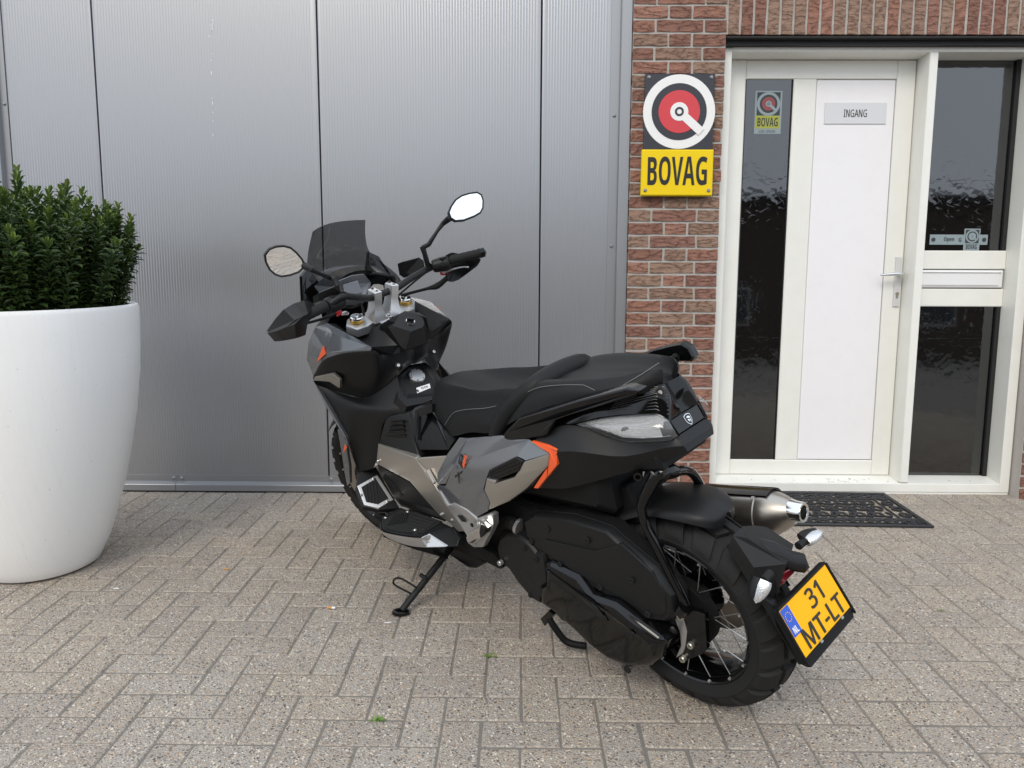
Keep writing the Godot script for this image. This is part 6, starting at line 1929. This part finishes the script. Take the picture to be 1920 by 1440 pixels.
	mb = MB.new()
	mb.grid(rows, 3, 4)
	mb.grid([rows[-1], sh(rows[-1], Vector3(0.02, -0.045, 0))], 3, 1)
	part(st, "passenger_pad", mb, M.seat, 55)
	# stitched seams
	for pts in [[Vector3(0.791, 0.707, -0.138), Vector3(0.754, 0.743, -0.135), Vector3(0.724, 0.763, -0.131), Vector3(0.644, 0.787, -0.139), Vector3(0.56, 0.806, -0.143), Vector3(0.508, 0.821, -0.142)], [Vector3(0.484, 0.787, -0.158), Vector3(0.41, 0.857, -0.137), Vector3(0.346, 0.893, -0.131), Vector3(0.27, 0.913, -0.131), Vector3(0.187, 0.923, -0.122), Vector3(0.166, 0.922, -0.122), Vector3(0.137, 0.917, -0.126)], [Vector3(0.073, 0.928, -0.102), Vector3(0.037, 0.951, -0.066), Vector3(0.014, 0.969, -0.025)]]:
		mb = MB.new()
		mb.tube(sh(MB.refine(pts, 4), Vector3(-0.001, 0.002, -0.0015)), 0.0009, 4)
		part(st, "stitching", mb, M.thread, 60)

func cockpit_group(t: Node3D) -> void:
	# windscreen: tinted, 4 mm thick, bowed forward in the middle
	var hw := [[0.11, 1.405, 1.335], [0.118, 1.44, 1.287], [0.126, 1.462, 1.245], [0.135, 1.468, 1.21], [0.16, 1.455, 1.17], [0.185, 1.435, 1.135], [0.205, 1.415, 1.10], [0.21, 1.40, 1.065]]
	var rows := []
	for e in hw:
		var row := []
		for k in 9:
			var s := (k - 4) / 4.0
			var bow := 1.0 - s * s
			row.append(Vector3(e[1] + 0.045 * bow + (0.05 * bow if e[2] < 1.2 else 0.0), e[2] + 0.012 * bow, e[0] * s))
		rows.append(row)
	var mb := MB.new()
	var back := []
	for row in rows: back.append(sh(row, Vector3(0.004, 0, 0)))
	mb.grid(rows, 2, 3)
	mb.grid(back, 2, 3)
	for k in [0, 8]:
		var a := []
		var b := []
		for i in rows.size(): a.append(rows[i][k]); b.append(back[i][k])
		mb.grid([a, b], 3, 1)
	mb.grid([rows[0], back[0]], 2, 1)
	part(t, "windscreen", mb, M.screen, 50)
	# windscreen bracket and dash hood
	mb = MB.new()
	var hood := []
	var hood2 := []
	for k in 13:
		var s := (k - 6) / 6.0
		hood.append(Vector3(1.47 - 0.05 * absf(s), 1.175 - 0.03 * s * s, s * 0.15))
		hood2.append(Vector3(1.36 + 0.02 * (1 - s * s), 1.165 - 0.075 * s * s, s * 0.15))
	mb.grid([hood, hood2], 2, 2)
	mb.grid([hood, sh(hood, Vector3(0.0, -0.14, 0))], 2, 2)
	part(t, "dash_hood", mb, M.gloss, 40)
	for s in [-1, 1]:
		mb = MB.new()
		mb.lathe([Vector2(0, 0.006), Vector2(0.007, 0.006), Vector2(0.009, 0.003), Vector2(0.017, 0.003), Vector2(0.018, -0.03)], 20, axis_xf(Vector3(1.462, 1.166, s * 0.135), Vector3(-1, 0.2, 0)))
		part(t, "windscreen_mount", mb, M.matte, 30)
		mb = MB.new()
		mb.panel([Vector3(1.465, 1.21, s * 0.132), Vector3(1.46, 1.185, s * 0.168), Vector3(1.44, 1.09, s * 0.20), Vector3(1.44, 1.08, s * 0.15), Vector3(1.46, 1.15, s * 0.108)], Vector3(1, 0, 0), 0.02, 0.004)
		part(t, "screen_bracket", mb, M.gloss, 30)
	# instrument display in a grey bezel
	pan(t, "instrument_bezel", mat(lin(0.19, 0.195, 0.21), 0.4), [Vector3(1.409, 1.092, -0.175), Vector3(1.357, 1.132, -0.17), Vector3(1.335, 1.142, -0.12), Vector3(1.304, 1.162, -0.11), Vector3(1.311, 1.167, -0.05), Vector3(1.312, 1.16, -0), Vector3(1.344, 1.117, 0.04), Vector3(1.349, 1.078, 0.03), Vector3(1.322, 1.062, -0.02), Vector3(1.341, 1.077, -0.09), Vector3(1.37, 1.074, -0.13)], 0.03, 0.005, Vector3(0.8, -0.6, 0))
	pan(t, "instrument_display", mat(lin(0.26, 0.27, 0.295), 0.2, 0.0, 1.0), sh([Vector3(1.322, 1.137, -0.09), Vector3(1.328, 1.137, -0.025), Vector3(1.333, 1.088, -0.015), Vector3(1.33, 1.089, -0.085)], Vector3(-0.004, 0.003, 0)), 0.006, 0.002, Vector3(0.8, -0.6, 0))
	pan(t, "dash_bracket", M.matte, [Vector3(1.301, 1.153, 0.02), Vector3(1.295, 1.159, 0.035), Vector3(1.275, 1.131, 0.1), Vector3(1.273, 1.115, 0.105), Vector3(1.278, 1.094, 0.1), Vector3(1.276, 1.124, 0.09), Vector3(1.291, 1.147, 0.035)], 0.02, 0.003, Vector3(1, -0.3, 0))
	pan(t, "gauge_disc", M.alu, [Vector3(1.288, 1.108, -0), Vector3(1.279, 1.117, 0.008), Vector3(1.262, 1.116, 0.02), Vector3(1.249, 1.109, 0.03), Vector3(1.249, 1.097, 0.03), Vector3(1.271, 1.098, 0.015)], 0.006, 0.001, Vector3(0.5, -0.8, 0))
	# triple clamp with fork caps
	mb = MB.new()
	var tcp := [Vector3(1.247, 1.012, -0.1539), Vector3(1.28, 1.024, -0.1277), Vector3(1.292, 1.03, -0.081), Vector3(1.282, 1.028, -0.0427), Vector3(1.288, 1.031, -0.0181), Vector3(1.278, 1.029, 0.0367), Vector3(1.275, 1.029, 0.0828), Vector3(1.288, 1.035, 0.1084), Vector3(1.286, 1.035, 0.147), Vector3(1.246, 1.021, 0.1477), Vector3(1.202, 1.005, 0.1115), Vector3(1.196, 1.002, 0.07), Vector3(1.196, 1, 0.0336), Vector3(1.188, 0.9957, -0.0139), Vector3(1.169, 0.988, -0.051), Vector3(1.214, 1.004, -0.0489), Vector3(1.197, 0.9962, -0.0982), Vector3(1.2, 0.9958, -0.1405)]
	mb.panel(tcp, Vector3(0.3, -0.95, 0), 0.03, 0.004)
	var tc := part(t, "triple_clamp", mb, M.silver, 30)
	for e in [Vector3(1.246, 1.013, -0.1108), Vector3(1.255, 1.023, 0.1099)]:
		var xf := axis_xf(e, Vector3(-0.33, 0.94, 0.0))
		mb = MB.new()
		mb.lathe([Vector2(0.0, 0.022), Vector2(0.007, 0.022), Vector2(0.0072, 0.026), Vector2(0.0, 0.026)], 6, xf)
		mb.lathe([Vector2(0.007, 0.022), Vector2(0.020, 0.022), Vector2(0.0225, 0.019), Vector2(0.0228, 0.012)], 32, xf)
		part(tc, "fork_cap", mb, M.chrome, 30)
		mb = MB.new()
		mb.lathe([Vector2(0.0228, 0.012), Vector2(0.024, 0.010), Vector2(0.024, 0.001)], 32, xf)
		part(tc, "fork_cap_ring", mb, M.gold, 30)
	mb = MB.new()
	mb.lathe([Vector2(0, 0.012), Vector2(0.008, 0.012), Vector2(0.0085, 0.006), Vector2(0.014, 0.006), Vector2(0.0145, 0.0)], 14, axis_xf(Vector3(1.205, 1.002, -0.0007), Vector3(-0.33, 0.94, 0)))
	part(tc, "stem_nut", mb, M.chrome, 30)
	# risers
	for e in [[Vector3(1.197, 1.111, -0.04), Vector3(1.227, 1.009, -0.0423)], [Vector3(1.207, 1.114, 0.04), Vector3(1.226, 1.01, 0.0226)]]:
		var hi: Vector3 = e[0]
		var lo: Vector3 = e[1]
		var d := (hi - lo).normalized()
		var bs := Basis(Vector3(0, 0, 1).cross(d).normalized() * -1.0, d, Vector3(0, 0, 1)).orthonormalized()
		var rs := []
		for k in [[-0.05, 0.034, 0.027], [0.3, 0.023, 0.018], [0.55, 0.0205, 0.0145], [0.62, 0.022, 0.0145], [0.97, 0.022, 0.0145], [1.0, 0.019, 0.0125]]:
			var c := lo.lerp(hi, k[0])
			var ring := []
			for q in [[-1, -1], [1, -1], [1, 1], [-1, 1]]:
				ring.append(c + bs * Vector3(q[0] * k[1], 0, q[1] * k[2]))
			rs.append(ring)
		mb = MB.new()
		mb.rings(rs)
		var rp := part(t, "handlebar_riser", mb, M.alu, 20)
		for q in [-0.013, 0.013]:
			bolt(rp, hi + bs * Vector3(q, 0.0, 0), d, 0.0045, 0.002, M.soft)
	# handlebar
	mb = MB.new()
	mb.tube(MB.refine([Vector3(1.082, 1.13, -0.275), Vector3(1.069, 1.143, -0.235), Vector3(1.086, 1.133, -0.2), Vector3(1.132, 1.112, -0.14), Vector3(1.193, 1.09, -0.07), Vector3(1.199, 1.088, -0.045), Vector3(1.207, 1.089, -0), Vector3(1.216, 1.091, 0.04), Vector3(1.214, 1.094, 0.07), Vector3(1.217, 1.11, 0.13), Vector3(1.219, 1.121, 0.19), Vector3(1.232, 1.125, 0.235), Vector3(1.219, 1.132, 0.275)], 4), 0.0125, 12)
	part(t, "handlebar", mb, M.matte, 60)
	# grips, switches, levers, hand guards, mirrors: each side as seen
	var gl := [Vector3(1.092, 1.125, -0.29), Vector3(1.081, 1.111, -0.4)]
	var gr := [Vector3(1.195, 1.139, 0.29), Vector3(1.123, 1.145, 0.4)]
	for e in [gl, gr]:
		var a: Vector3 = e[0]
		var b: Vector3 = e[1]
		mb = MB.new()
		var ps := []
		var rd := []
		for i in 13:
			ps.append(a.lerp(b, i / 12.0))
			rd.append(0.0165 if i % 2 else 0.0175)
		rd[0] = 0.021
		rd[12] = 0.019
		mb.tube(ps, rd, 16)
		var g := part(t, "grip", mb, M.rubber, 30)
		mb = MB.new()
		mb.lathe([Vector2(0, 0.022), Vector2(0.007, 0.022), Vector2(0.012, 0.018), Vector2(0.018, 0.016), Vector2(0.019, 0.0)], 18, axis_xf(b, b - a))
		part(g, "bar_end", mb, M.gloss, 40)
	for e in [[Vector3(1.099, 1.124, -0.255), gl, 1.0], [Vector3(1.191, 1.133, 0.26), gr, -1.0]]:
		var c: Vector3 = e[0]
		var d: Vector3 = (e[1][1] - e[1][0]).normalized()
		mb = MB.new()
		mb.lathe([Vector2(0, -0.034), Vector2(0.02, -0.034), Vector2(0.0245, -0.028), Vector2(0.027, -0.008), Vector2(0.028, 0.018), Vector2(0.025, 0.028), Vector2(0.018, 0.032), Vector2(0, 0.032)], 20, axis_xf(c, d))
		var sw := part(t, "switch_box", mb, M.matte, 35)
		var bx := axis_xf(c, d).basis
		mb = MB.new()
		mb.box(c + Vector3(-0.018, 0.022, 0), Vector3(0.016, 0.010, 0.024), Basis(), 0.002)
		part(sw, "switch_button", mb, M.soft)
		disc_part(sw, "switch_button", c + Vector3(-0.026, 0.004, -0.012), Vector3(-1, 0.2, -0.5), 0.008, M.black_hole)
	mb = MB.new()
	mb.panel([Vector3(1.144, 1.088, -0.232), Vector3(1.114, 1.092, -0.225), Vector3(1.117, 1.081, -0.225), Vector3(1.139, 1.071, -0.23)], Vector3(1, 0, 0), 0.012, 0.003)
	part(t, "red_button", mb, M.red, 30)
	mb = MB.new()
	mb.panel([Vector3(1.234, 1.096, 0.285), Vector3(1.192, 1.108, 0.3), Vector3(1.195, 1.097, 0.3), Vector3(1.218, 1.084, 0.288), Vector3(1.23, 1.085, 0.285)], Vector3(1, 0, 0), 0.012, 0.003)
	part(t, "red_button", mb, M.red, 30)
	mb = MB.new()
	mb.panel([Vector3(1.137, 1.082, -0.215), Vector3(1.131, 1.082, -0.2), Vector3(1.124, 1.076, -0.195), Vector3(1.124, 1.069, -0.2), Vector3(1.137, 1.071, -0.215)], Vector3(1, 0, 0), 0.008, 0.003)
	part(t, "lever_pivot", mb, M.silver, 30)
	# brake levers
	mb = MB.new()
	mb.tube(MB.refine([Vector3(1.155, 1.115, 0.26), Vector3(1.17, 1.114, 0.31), Vector3(1.175, 1.111, 0.36), Vector3(1.172, 1.104, 0.39)], 3), [0.009, 0.008, 0.008, 0.007, 0.007, 0.007, 0.007, 0.007, 0.007, 0.009], 10, true, 0.6)
	var lv := part(t, "brake_lever", mb, M.silver, 50)
	lv.position = Vector3(0.03, -0.012, 0)
	mb = MB.new()
	mb.tube(MB.refine([Vector3(1.116, 1.08, -0.22), Vector3(1.098, 1.08, -0.28), Vector3(1.102, 1.081, -0.34), Vector3(1.082, 1.092, -0.38)], 3), 0.0075, 10, true, 0.6)
	lv = part(t, "brake_lever", mb, M.soft, 50)
	lv.position = Vector3(0.04, 0, 0)
	# master cylinder reservoirs
	mb = MB.new()
	mb.panel([Vector3(1.343, 1.158, 0.2), Vector3(1.309, 1.163, 0.25), Vector3(1.297, 1.148, 0.26), Vector3(1.283, 1.124, 0.25), Vector3(1.319, 1.102, 0.2), Vector3(1.346, 1.114, 0.2)], Vector3(1, -0.2, 0), 0.05, 0.004)
	part(t, "brake_reservoir", mb, M.soft, 30)
	mb = MB.new()
	mb.panel([Vector3(1.155, 1.161, -0.27), Vector3(1.086, 1.178, -0.25), Vector3(1.071, 1.183, -0.235), Vector3(1.071, 1.157, -0.235), Vector3(1.138, 1.143, -0.26), Vector3(1.164, 1.136, -0.27)], Vector3(1, -0.3, 0), 0.05, 0.004)
	part(t, "brake_reservoir", mb, M.soft, 30)
	# hand guards: shells of three facets
	for e in [
		[[Vector3(1.254, 1.072, -0.43), Vector3(1.129, 1.145, -0.41), Vector3(1.082, 1.163, -0.36), Vector3(1.121, 1.135, -0.31)], [Vector3(1.227, 1.073, -0.435), Vector3(1.028, 1.123, -0.43), Vector3(1.035, 1.129, -0.38), Vector3(1.119, 1.122, -0.31)], [Vector3(1.228, 1.07, -0.44), Vector3(1.102, 1.093, -0.46), Vector3(1.013, 1.114, -0.44), Vector3(1.081, 1.087, -0.37)], [Vector3(1.213, 1.04, -0.43), Vector3(1.155, 1.047, -0.43), Vector3(1.121, 1.049, -0.4), Vector3(1.134, 1.047, -0.36)]],
		[[Vector3(1.174, 1.164, 0.28), Vector3(1.191, 1.165, 0.32), Vector3(1.196, 1.151, 0.36), Vector3(1.188, 1.131, 0.43)], [Vector3(1.186, 1.141, 0.29), Vector3(1.21, 1.13, 0.36), Vector3(1.197, 1.116, 0.4), Vector3(1.176, 1.113, 0.44)], [Vector3(1.21, 1.09, 0.29), Vector3(1.225, 1.083, 0.36), Vector3(1.218, 1.087, 0.41), Vector3(1.183, 1.102, 0.44)], [Vector3(1.208, 1.069, 0.28), Vector3(1.194, 1.06, 0.29), Vector3(1.195, 1.057, 0.33), Vector3(1.192, 1.088, 0.43)]]]:
		var off := Vector3(0.075, 0, 0)
		var r0 := []
		var r1 := []
		for i in 4:
			var f := 1.0
			var row: Array = e[i]
			r0.append(row)
			r1.append(sh(row, Vector3(0.006, -0.001, 0)))
		mb = MB.new()
		mb.grid(r0, 2, 1)
		mb.grid(r1, 2, 1)
		mb.grid([r0[0], r1[0]], 2, 1)
		mb.grid([r0[3], r1[3]], 2, 1)
		part(t, "hand_guard", mb, M.matte, 22)
	mb = MB.new()
	mb.tube(MB.refine([Vector3(1.246, 1.116, 0.24), Vector3(1.279, 1.089, 0.2), Vector3(1.277, 1.071, 0.15), Vector3(1.273, 1.053, 0.1)], 3), 0.004, 6)
	mb.tube(MB.refine([Vector3(1.188, 1.077, 0.27), Vector3(1.215, 1.055, 0.24), Vector3(1.221, 1.055, 0.2), Vector3(1.256, 1.053, 0.1)], 3), [0.010, 0.010, 0.011, 0.012, 0.011, 0.009, 0.006, 0.0055, 0.0055, 0.0055], 8)
	mb.tube(MB.refine([Vector3(1.123, 1.102, -0.22), Vector3(1.128, 1.088, -0.18), Vector3(1.169, 1.082, -0.12), Vector3(1.24, 1.028, -0.08)], 3), 0.0045, 6)
	part(t, "cable", mb, M.soft, 60)
	# mirrors
	for e in [
		[[Vector3(1.129, 1.319, -0.4259), Vector3(1.122, 1.335, -0.4094), Vector3(1.115, 1.339, -0.3879), Vector3(1.108, 1.336, -0.3656), Vector3(1.103, 1.326, -0.3465), Vector3(1.1, 1.307, -0.3327), Vector3(1.099, 1.284, -0.3207), Vector3(1.1, 1.268, -0.3182), Vector3(1.103, 1.255, -0.3224), Vector3(1.11, 1.244, -0.339), Vector3(1.119, 1.24, -0.3653), Vector3(1.127, 1.242, -0.392), Vector3(1.131, 1.253, -0.4091), Vector3(1.133, 1.271, -0.4214), Vector3(1.132, 1.297, -0.4274)], Vector3(-0.9462, -0.1079, -0.3052), [Vector3(1.069, 1.144, -0.232), Vector3(1.094, 1.148, -0.222), Vector3(1.122, 1.168, -0.215), Vector3(1.134, 1.192, -0.215)], [Vector3(1.134, 1.192, -0.215), Vector3(1.145, 1.202, -0.225), Vector3(1.113, 1.225, -0.27), Vector3(1.066, 1.252, -0.32), Vector3(1.102, 1.263, -0.3224) - Vector3(-0.9462, -0.1079, -0.3052) * 0.012]],
		[[Vector3(1.139, 1.317, 0.2971), Vector3(1.141, 1.337, 0.3152), Vector3(1.14, 1.357, 0.3416), Vector3(1.136, 1.367, 0.3697), Vector3(1.128, 1.37, 0.4027), Vector3(1.119, 1.368, 0.4337), Vector3(1.111, 1.355, 0.447), Vector3(1.104, 1.333, 0.4457), Vector3(1.099, 1.307, 0.4339), Vector3(1.098, 1.291, 0.4161), Vector3(1.103, 1.283, 0.3871), Vector3(1.113, 1.277, 0.3421), Vector3(1.123, 1.281, 0.3096), Vector3(1.131, 1.295, 0.2962)], Vector3(-0.9183, 0.3094, -0.2469), [Vector3(1.228, 1.125, 0.232), Vector3(1.225, 1.145, 0.222), Vector3(1.212, 1.184, 0.21), Vector3(1.217, 1.211, 0.21)], [Vector3(1.217, 1.207, 0.21), Vector3(1.197, 1.215, 0.225), Vector3(1.176, 1.257, 0.26), Vector3(1.175, 1.278, 0.29), Vector3(1.133, 1.297, 0.2939) - Vector3(-0.9183, 0.3094, -0.2469) * 0.012]]]:
		var p: Array = e[0]
		var n: Vector3 = e[1]
		var ctr := Vector3.ZERO
		for a: Vector3 in p: ctr += a / p.size()
		var b1 := []
		var b2 := []
		for a: Vector3 in p:
			b1.append(ctr + (a - ctr) * 1.0 - n * 0.012)
			b2.append(ctr + (a - ctr) * 0.62 - n * 0.034)
		mb = MB.new()
		mb.rings([MB.inset(p, 0.006), sh(MB.inset(p, 0.002), n * 0.002), p, b1, b2], false, true)
		var mr := part(t, "mirror", mb, M.matte, 40)
		mb = MB.new()
		mb.poly(sh(MB.inset(p, 0.006), n * -0.0005))
		part(mr, "mirror_glass", mb, M.mirror)
		mb = MB.new()
		mb.tube(e[2], [0.016, 0.010, 0.009, 0.011], 10)
		part(mr, "mirror_clamp", mb, M.matte, 50)
		mb = MB.new()
		var sp: Array = e[3].duplicate()
		sp.append(sp[-1].lerp(ctr - n * 0.02, 0.5))
		mb.tube(sp, [0.0095, 0.009, 0.0065, 0.009, 0.0125, 0.014], 10)
		part(mr, "mirror_stem", mb, M.matte, 50)

func plate_group(t: Node3D) -> void:
	# tyre hugger arm that carries the number plate
	var mb := MB.new()
	var A1 := Vector3(-0.173, 0.555, -0.085)
	var A2 := Vector3(-0.182, 0.589, -0.075)
	var A3 := Vector3(-0.183, 0.59, -0.03)
	var A4 := Vector3(-0.181, 0.566, 0.02)
	var A5 := Vector3(-0.196, 0.551, 0.05)
	var B1 := Vector3(-0.224, 0.491, -0.085)
	var B2 := Vector3(-0.211, 0.583, -0.06)
	var B3 := Vector3(-0.258, 0.518, 0.06)
	var R1 := Vector3(-0.274, 0.5, -0.06)
	var R2 := Vector3(-0.289, 0.529, -0.035)
	var R3 := Vector3(-0.29, 0.52, -0.05)
	mb.poly([A1, A2, B2, R2, R1, Vector3(-0.24, 0.533, -0.09)])
	mb.poly([A2, A3, B2])
	mb.poly([A3, A4, A5, B3, R2, B2])
	mb.poly([A1, Vector3(-0.24, 0.533, -0.09), R1, Vector3(-0.266, 0.425, -0.06), Vector3(-0.233, 0.466, -0.085)])
	mb.poly([A5, B3, B3 + Vector3(0.02, -0.06, 0), A5 + Vector3(0.03, -0.05, 0.0)])
	mb.poly([R1, R2, B3, B3 + Vector3(0.02, -0.07, 0), R1 + Vector3(0.0, -0.05, 0.0)])
	var arm := part(t, "plate_carrier", mb, M.matte, 30)
	pan(arm, "carrier_arm", M.matte, [Vector3(-0.235, 0.468, -0.088), Vector3(-0.277, 0.44, -0.08), Vector3(-0.299, 0.378, -0.078), Vector3(-0.343, 0.308, -0.08), Vector3(-0.333, 0.305, -0.085), Vector3(-0.283, 0.387, -0.088)], 0.02, 0.004, Vector3(0.3, 0.1, 1))
	mb = MB.new()
	mb.tube([Vector3(-0.2, 0.562, -0.035), Vector3(-0.243, 0.543, -0.022), Vector3(-0.275, 0.511, 0.005), Vector3(-0.299, 0.501, 0.025), Vector3(-0.305, 0.503, 0.03)], [0.012, 0.024, 0.026, 0.024, 0.014], 14, true, 0.85)
	part(arm, "plate_lamp", mb, M.matte, 50)
	mb = MB.new()
	mb.tube([Vector3(-0.191, 0.552, -0.02), Vector3(-0.23, 0.53, 0.01), Vector3(-0.26, 0.516, 0.03)], [0.004, 0.008, 0.010], 8)
	part(arm, "lamp_ridge", mb, M.matte, 50)
	mb = MB.new()
	mb.panel([Vector3(-0.272, 0.485, -0.052), Vector3(-0.277, 0.496, -0.05), Vector3(-0.284, 0.506, -0.03), Vector3(-0.288, 0.5, -0), Vector3(-0.291, 0.494, 0.01), Vector3(-0.284, 0.478, 0.005), Vector3(-0.281, 0.474, -0.035), Vector3(-0.276, 0.472, -0.05)], Vector3(1, -0.3, 0), 0.012, 0.003)
	part(arm, "red_reflector", mb, M.red_lens, 30)
	# indicators
	for e in [[Vector3(-0.276, 0.529, -0.085), Vector3(-0.277, 0.529, -0.115), Vector3(-0.287, 0.499, -0.1), Vector3(-0.275, 0.489, -0.15)], [Vector3(-0.256, 0.499, 0.085), Vector3(-0.259, 0.499, 0.115), Vector3(-0.272, 0.488, 0.11), Vector3(-0.28, 0.511, 0.16)]]:
		mb = MB.new()
		mb.tube([e[0], e[1]], [0.010, 0.009], 10)
		var ind := part(arm, "indicator_stalk", mb, M.rubber, 50)
		var a: Vector3 = e[1]
		var b: Vector3 = e[3]
		var d := b - a
		mb = MB.new()
		var ps := []
		var rd := []
		for i in 9:
			var f := i / 8.0
			ps.append(a.lerp(b, f))
			rd.append(0.0235 * sqrt(maxf(0.004, sin(PI * (0.22 + 0.78 * f)))) * (1.0 - 0.35 * f))
		mb.tube(ps, rd, 16, true, 0.7)
		part(ind, "indicator_lens", mb, M.reflector, 60)
		mb = MB.new()
		var p2 := []
		var r2 := []
		for i in 8:
			p2.append(ps[i] + Vector3(0.008, 0.001, 0))
			r2.append(rd[i] * 0.98)
		mb.tube(p2, r2, 16, true, 0.7)
		part(ind, "indicator_shell", mb, M.matte, 60)
	# number plate: holder, yellow plate, blue band, characters
	var TL := Vector3(-0.3, 0.46, -0.115)
	var TR := Vector3(-0.303, 0.458, 0.115)
	var BL := Vector3(-0.375, 0.337, -0.118)
	var BR := Vector3(-0.378, 0.336, 0.118)
	var o: Vector3 = (TL + TR + BL + BR) * 0.25
	var vx: Vector3 = ((TR + BR) - (TL + BL)).normalized()
	var vy: Vector3 = ((TL + TR) - (BL + BR)).normalized()
	var vz := vx.cross(vy).normalized()
	vy = vz.cross(vx)
	var hgt: float = ((TL + TR) - (BL + BR)).length() * 0.5
	var W: float = ((TR + BR) - (TL + BL)).length() * 0.5
	var X := Transform3D(Basis(vx, vy, vz), o)
	var pts := []
	var hx := W * 0.5
	var hy := hgt * 0.5
	for q in [[-hx + 0.012, -hy], [hx - 0.012, -hy], [hx, -hy + 0.014], [hx, hy - 0.006], [hx - 0.006, hy], [-hx + 0.006, hy], [-hx, hy - 0.006], [-hx, -hy + 0.014]]:
		pts.append(X * Vector3(q[0], q[1], 0))
	mb = MB.new()
	mb.panel(pts, -vz, 0.012, 0.002)
	var pl := part(t, "number_plate", mb, M.soft, 30)
	# raised rim of the holder
	mb = MB.new()
	var ylo := -hy + 0.024
	for e in [[-hx + 0.003, 0.0, 0.006, hgt - 0.012], [hx - 0.003, 0.0, 0.006, hgt - 0.012], [0.0, hy - 0.003, W - 0.012, 0.006], [0.0, ylo - 0.003, W - 0.013, 0.005]]:
		mb.box(X * Vector3(e[0], e[1], 0.002), Vector3(e[2], e[3], 0.006), X.basis, 0.0015)
	part(pl, "holder_rim", mb, M.soft, 30)
	var px := hx - 0.0075
	var pt := hy - 0.0075
	mb = MB.new()
	mb.panel([X * Vector3(-px, ylo, 0.002), X * Vector3(px, ylo, 0.002), X * Vector3(px, pt, 0.002), X * Vector3(-px, pt, 0.002)], -vz, 0.002, 0.0012)
	part(pl, "yellow_plate", mb, M.plate, 30)
	var ph := pt - ylo
	var bx := -px + 0.034
	mb = MB.new()
	mb.panel([X * Vector3(-px + 0.0015, ylo + ph * 0.42, 0.0026), X * Vector3(bx, ylo + ph * 0.42, 0.0026), X * Vector3(bx, pt - 0.0015, 0.0026), X * Vector3(-px + 0.0015, pt - 0.0015, 0.0026)], -vz, 0.001, 0.0003)
	part(pl, "blue_band", mb, M.plate_blue, 30)
	text(pl, "lettering", "NL", 0.015, 0.017, M.white, X * Transform3D(Basis(), Vector3(-px + 0.0165, ylo + ph * 0.53, 0.003)), true)
	for i in 12:
		var a := TAU * i / 12
		disc_part(pl, "band_star", X * Vector3(-px + 0.0165 + cos(a) * 0.0098, ylo + ph * 0.80 + sin(a) * 0.0098, 0.0032), vz, 0.0012, M.plate)
	text(pl, "lettering", "31", ph * 0.385, 0.060, M.ink, X * Transform3D(Basis(), Vector3(0.020, ylo + ph * 0.735, 0.003)), false, 0.0015, 0.35)
	text(pl, "lettering", "MT-LT", ph * 0.385, 0.178, M.ink, X * Transform3D(Basis(), Vector3(0.006, ylo + ph * 0.24, 0.003)), false, 0.0015, 0.35)
	for x in [-0.04, 0.062]:
		mb = MB.new()
		mb.box(X * Vector3(x, ylo - 0.001, 0.004), Vector3(0.010, 0.006, 0.004), X.basis, 0.001)
		part(pl, "plate_clip", mb, M.metal_trim, 30)

func _ready() -> void:
	# camera
	var cam := Camera3D.new()
	cam.name = "camera"
	cam.transform = Transform3D(Basis(Vector3(0.999923, 0.00353, -0.011873), Vector3(-0.005515, 0.985164, -0.17153), Vector3(0.011091, 0.171582, 0.985107)), Vector3(0, 1.18117, 0))
	cam.fov = 56.861
	cam.near = 0.05
	cam.far = 200.0
	add_child(cam)
	cam.current = true
	# overcast daylight
	var env := Environment.new()
	env.background_mode = Environment.BG_SKY
	var sky := Sky.new()
	var sm := ProceduralSkyMaterial.new()
	sm.sky_top_color = Color(0.80, 0.84, 0.89)
	sm.sky_horizon_color = Color(0.78, 0.81, 0.85)
	sm.sky_curve = 0.2
	sm.ground_bottom_color = Color(0.3, 0.28, 0.26)
	sm.ground_horizon_color = Color(0.5, 0.49, 0.47)
	sm.sun_angle_max = 0.0
	sm.energy_multiplier = 1.5
	sky.sky_material = sm
	env.sky = sky
	env.tonemap_mode = Environment.TONE_MAPPER_LINEAR
	env.tonemap_exposure = 1.4
	env.sdfgi_enabled = true
	env.ssao_enabled = true
	env.ssil_enabled = true
	var we := WorldEnvironment.new()
	we.name = "environment"
	we.environment = env
	add_child(we)
	var sun := DirectionalLight3D.new()
	sun.name = "sun"
	sun.light_energy = 0.4
	sun.light_angular_distance = 25.0
	sun.light_color = Color(1.0, 0.975, 0.94)
	sun.shadow_enabled = true
	add_child(sun)
	sun.look_at_from_position(Vector3(-2.6, 6.0, 4.2), Vector3(0.0, 0.0, -2.0))
	rng.seed = 1
	build_materials()
	build_ground(cam.transform)
	build_metal_wall()
	build_brick_wall()
	build_door()
	build_signs()
	build_opposite()
	build_mat()
	build_planter()
	build_scooter()
	litter()
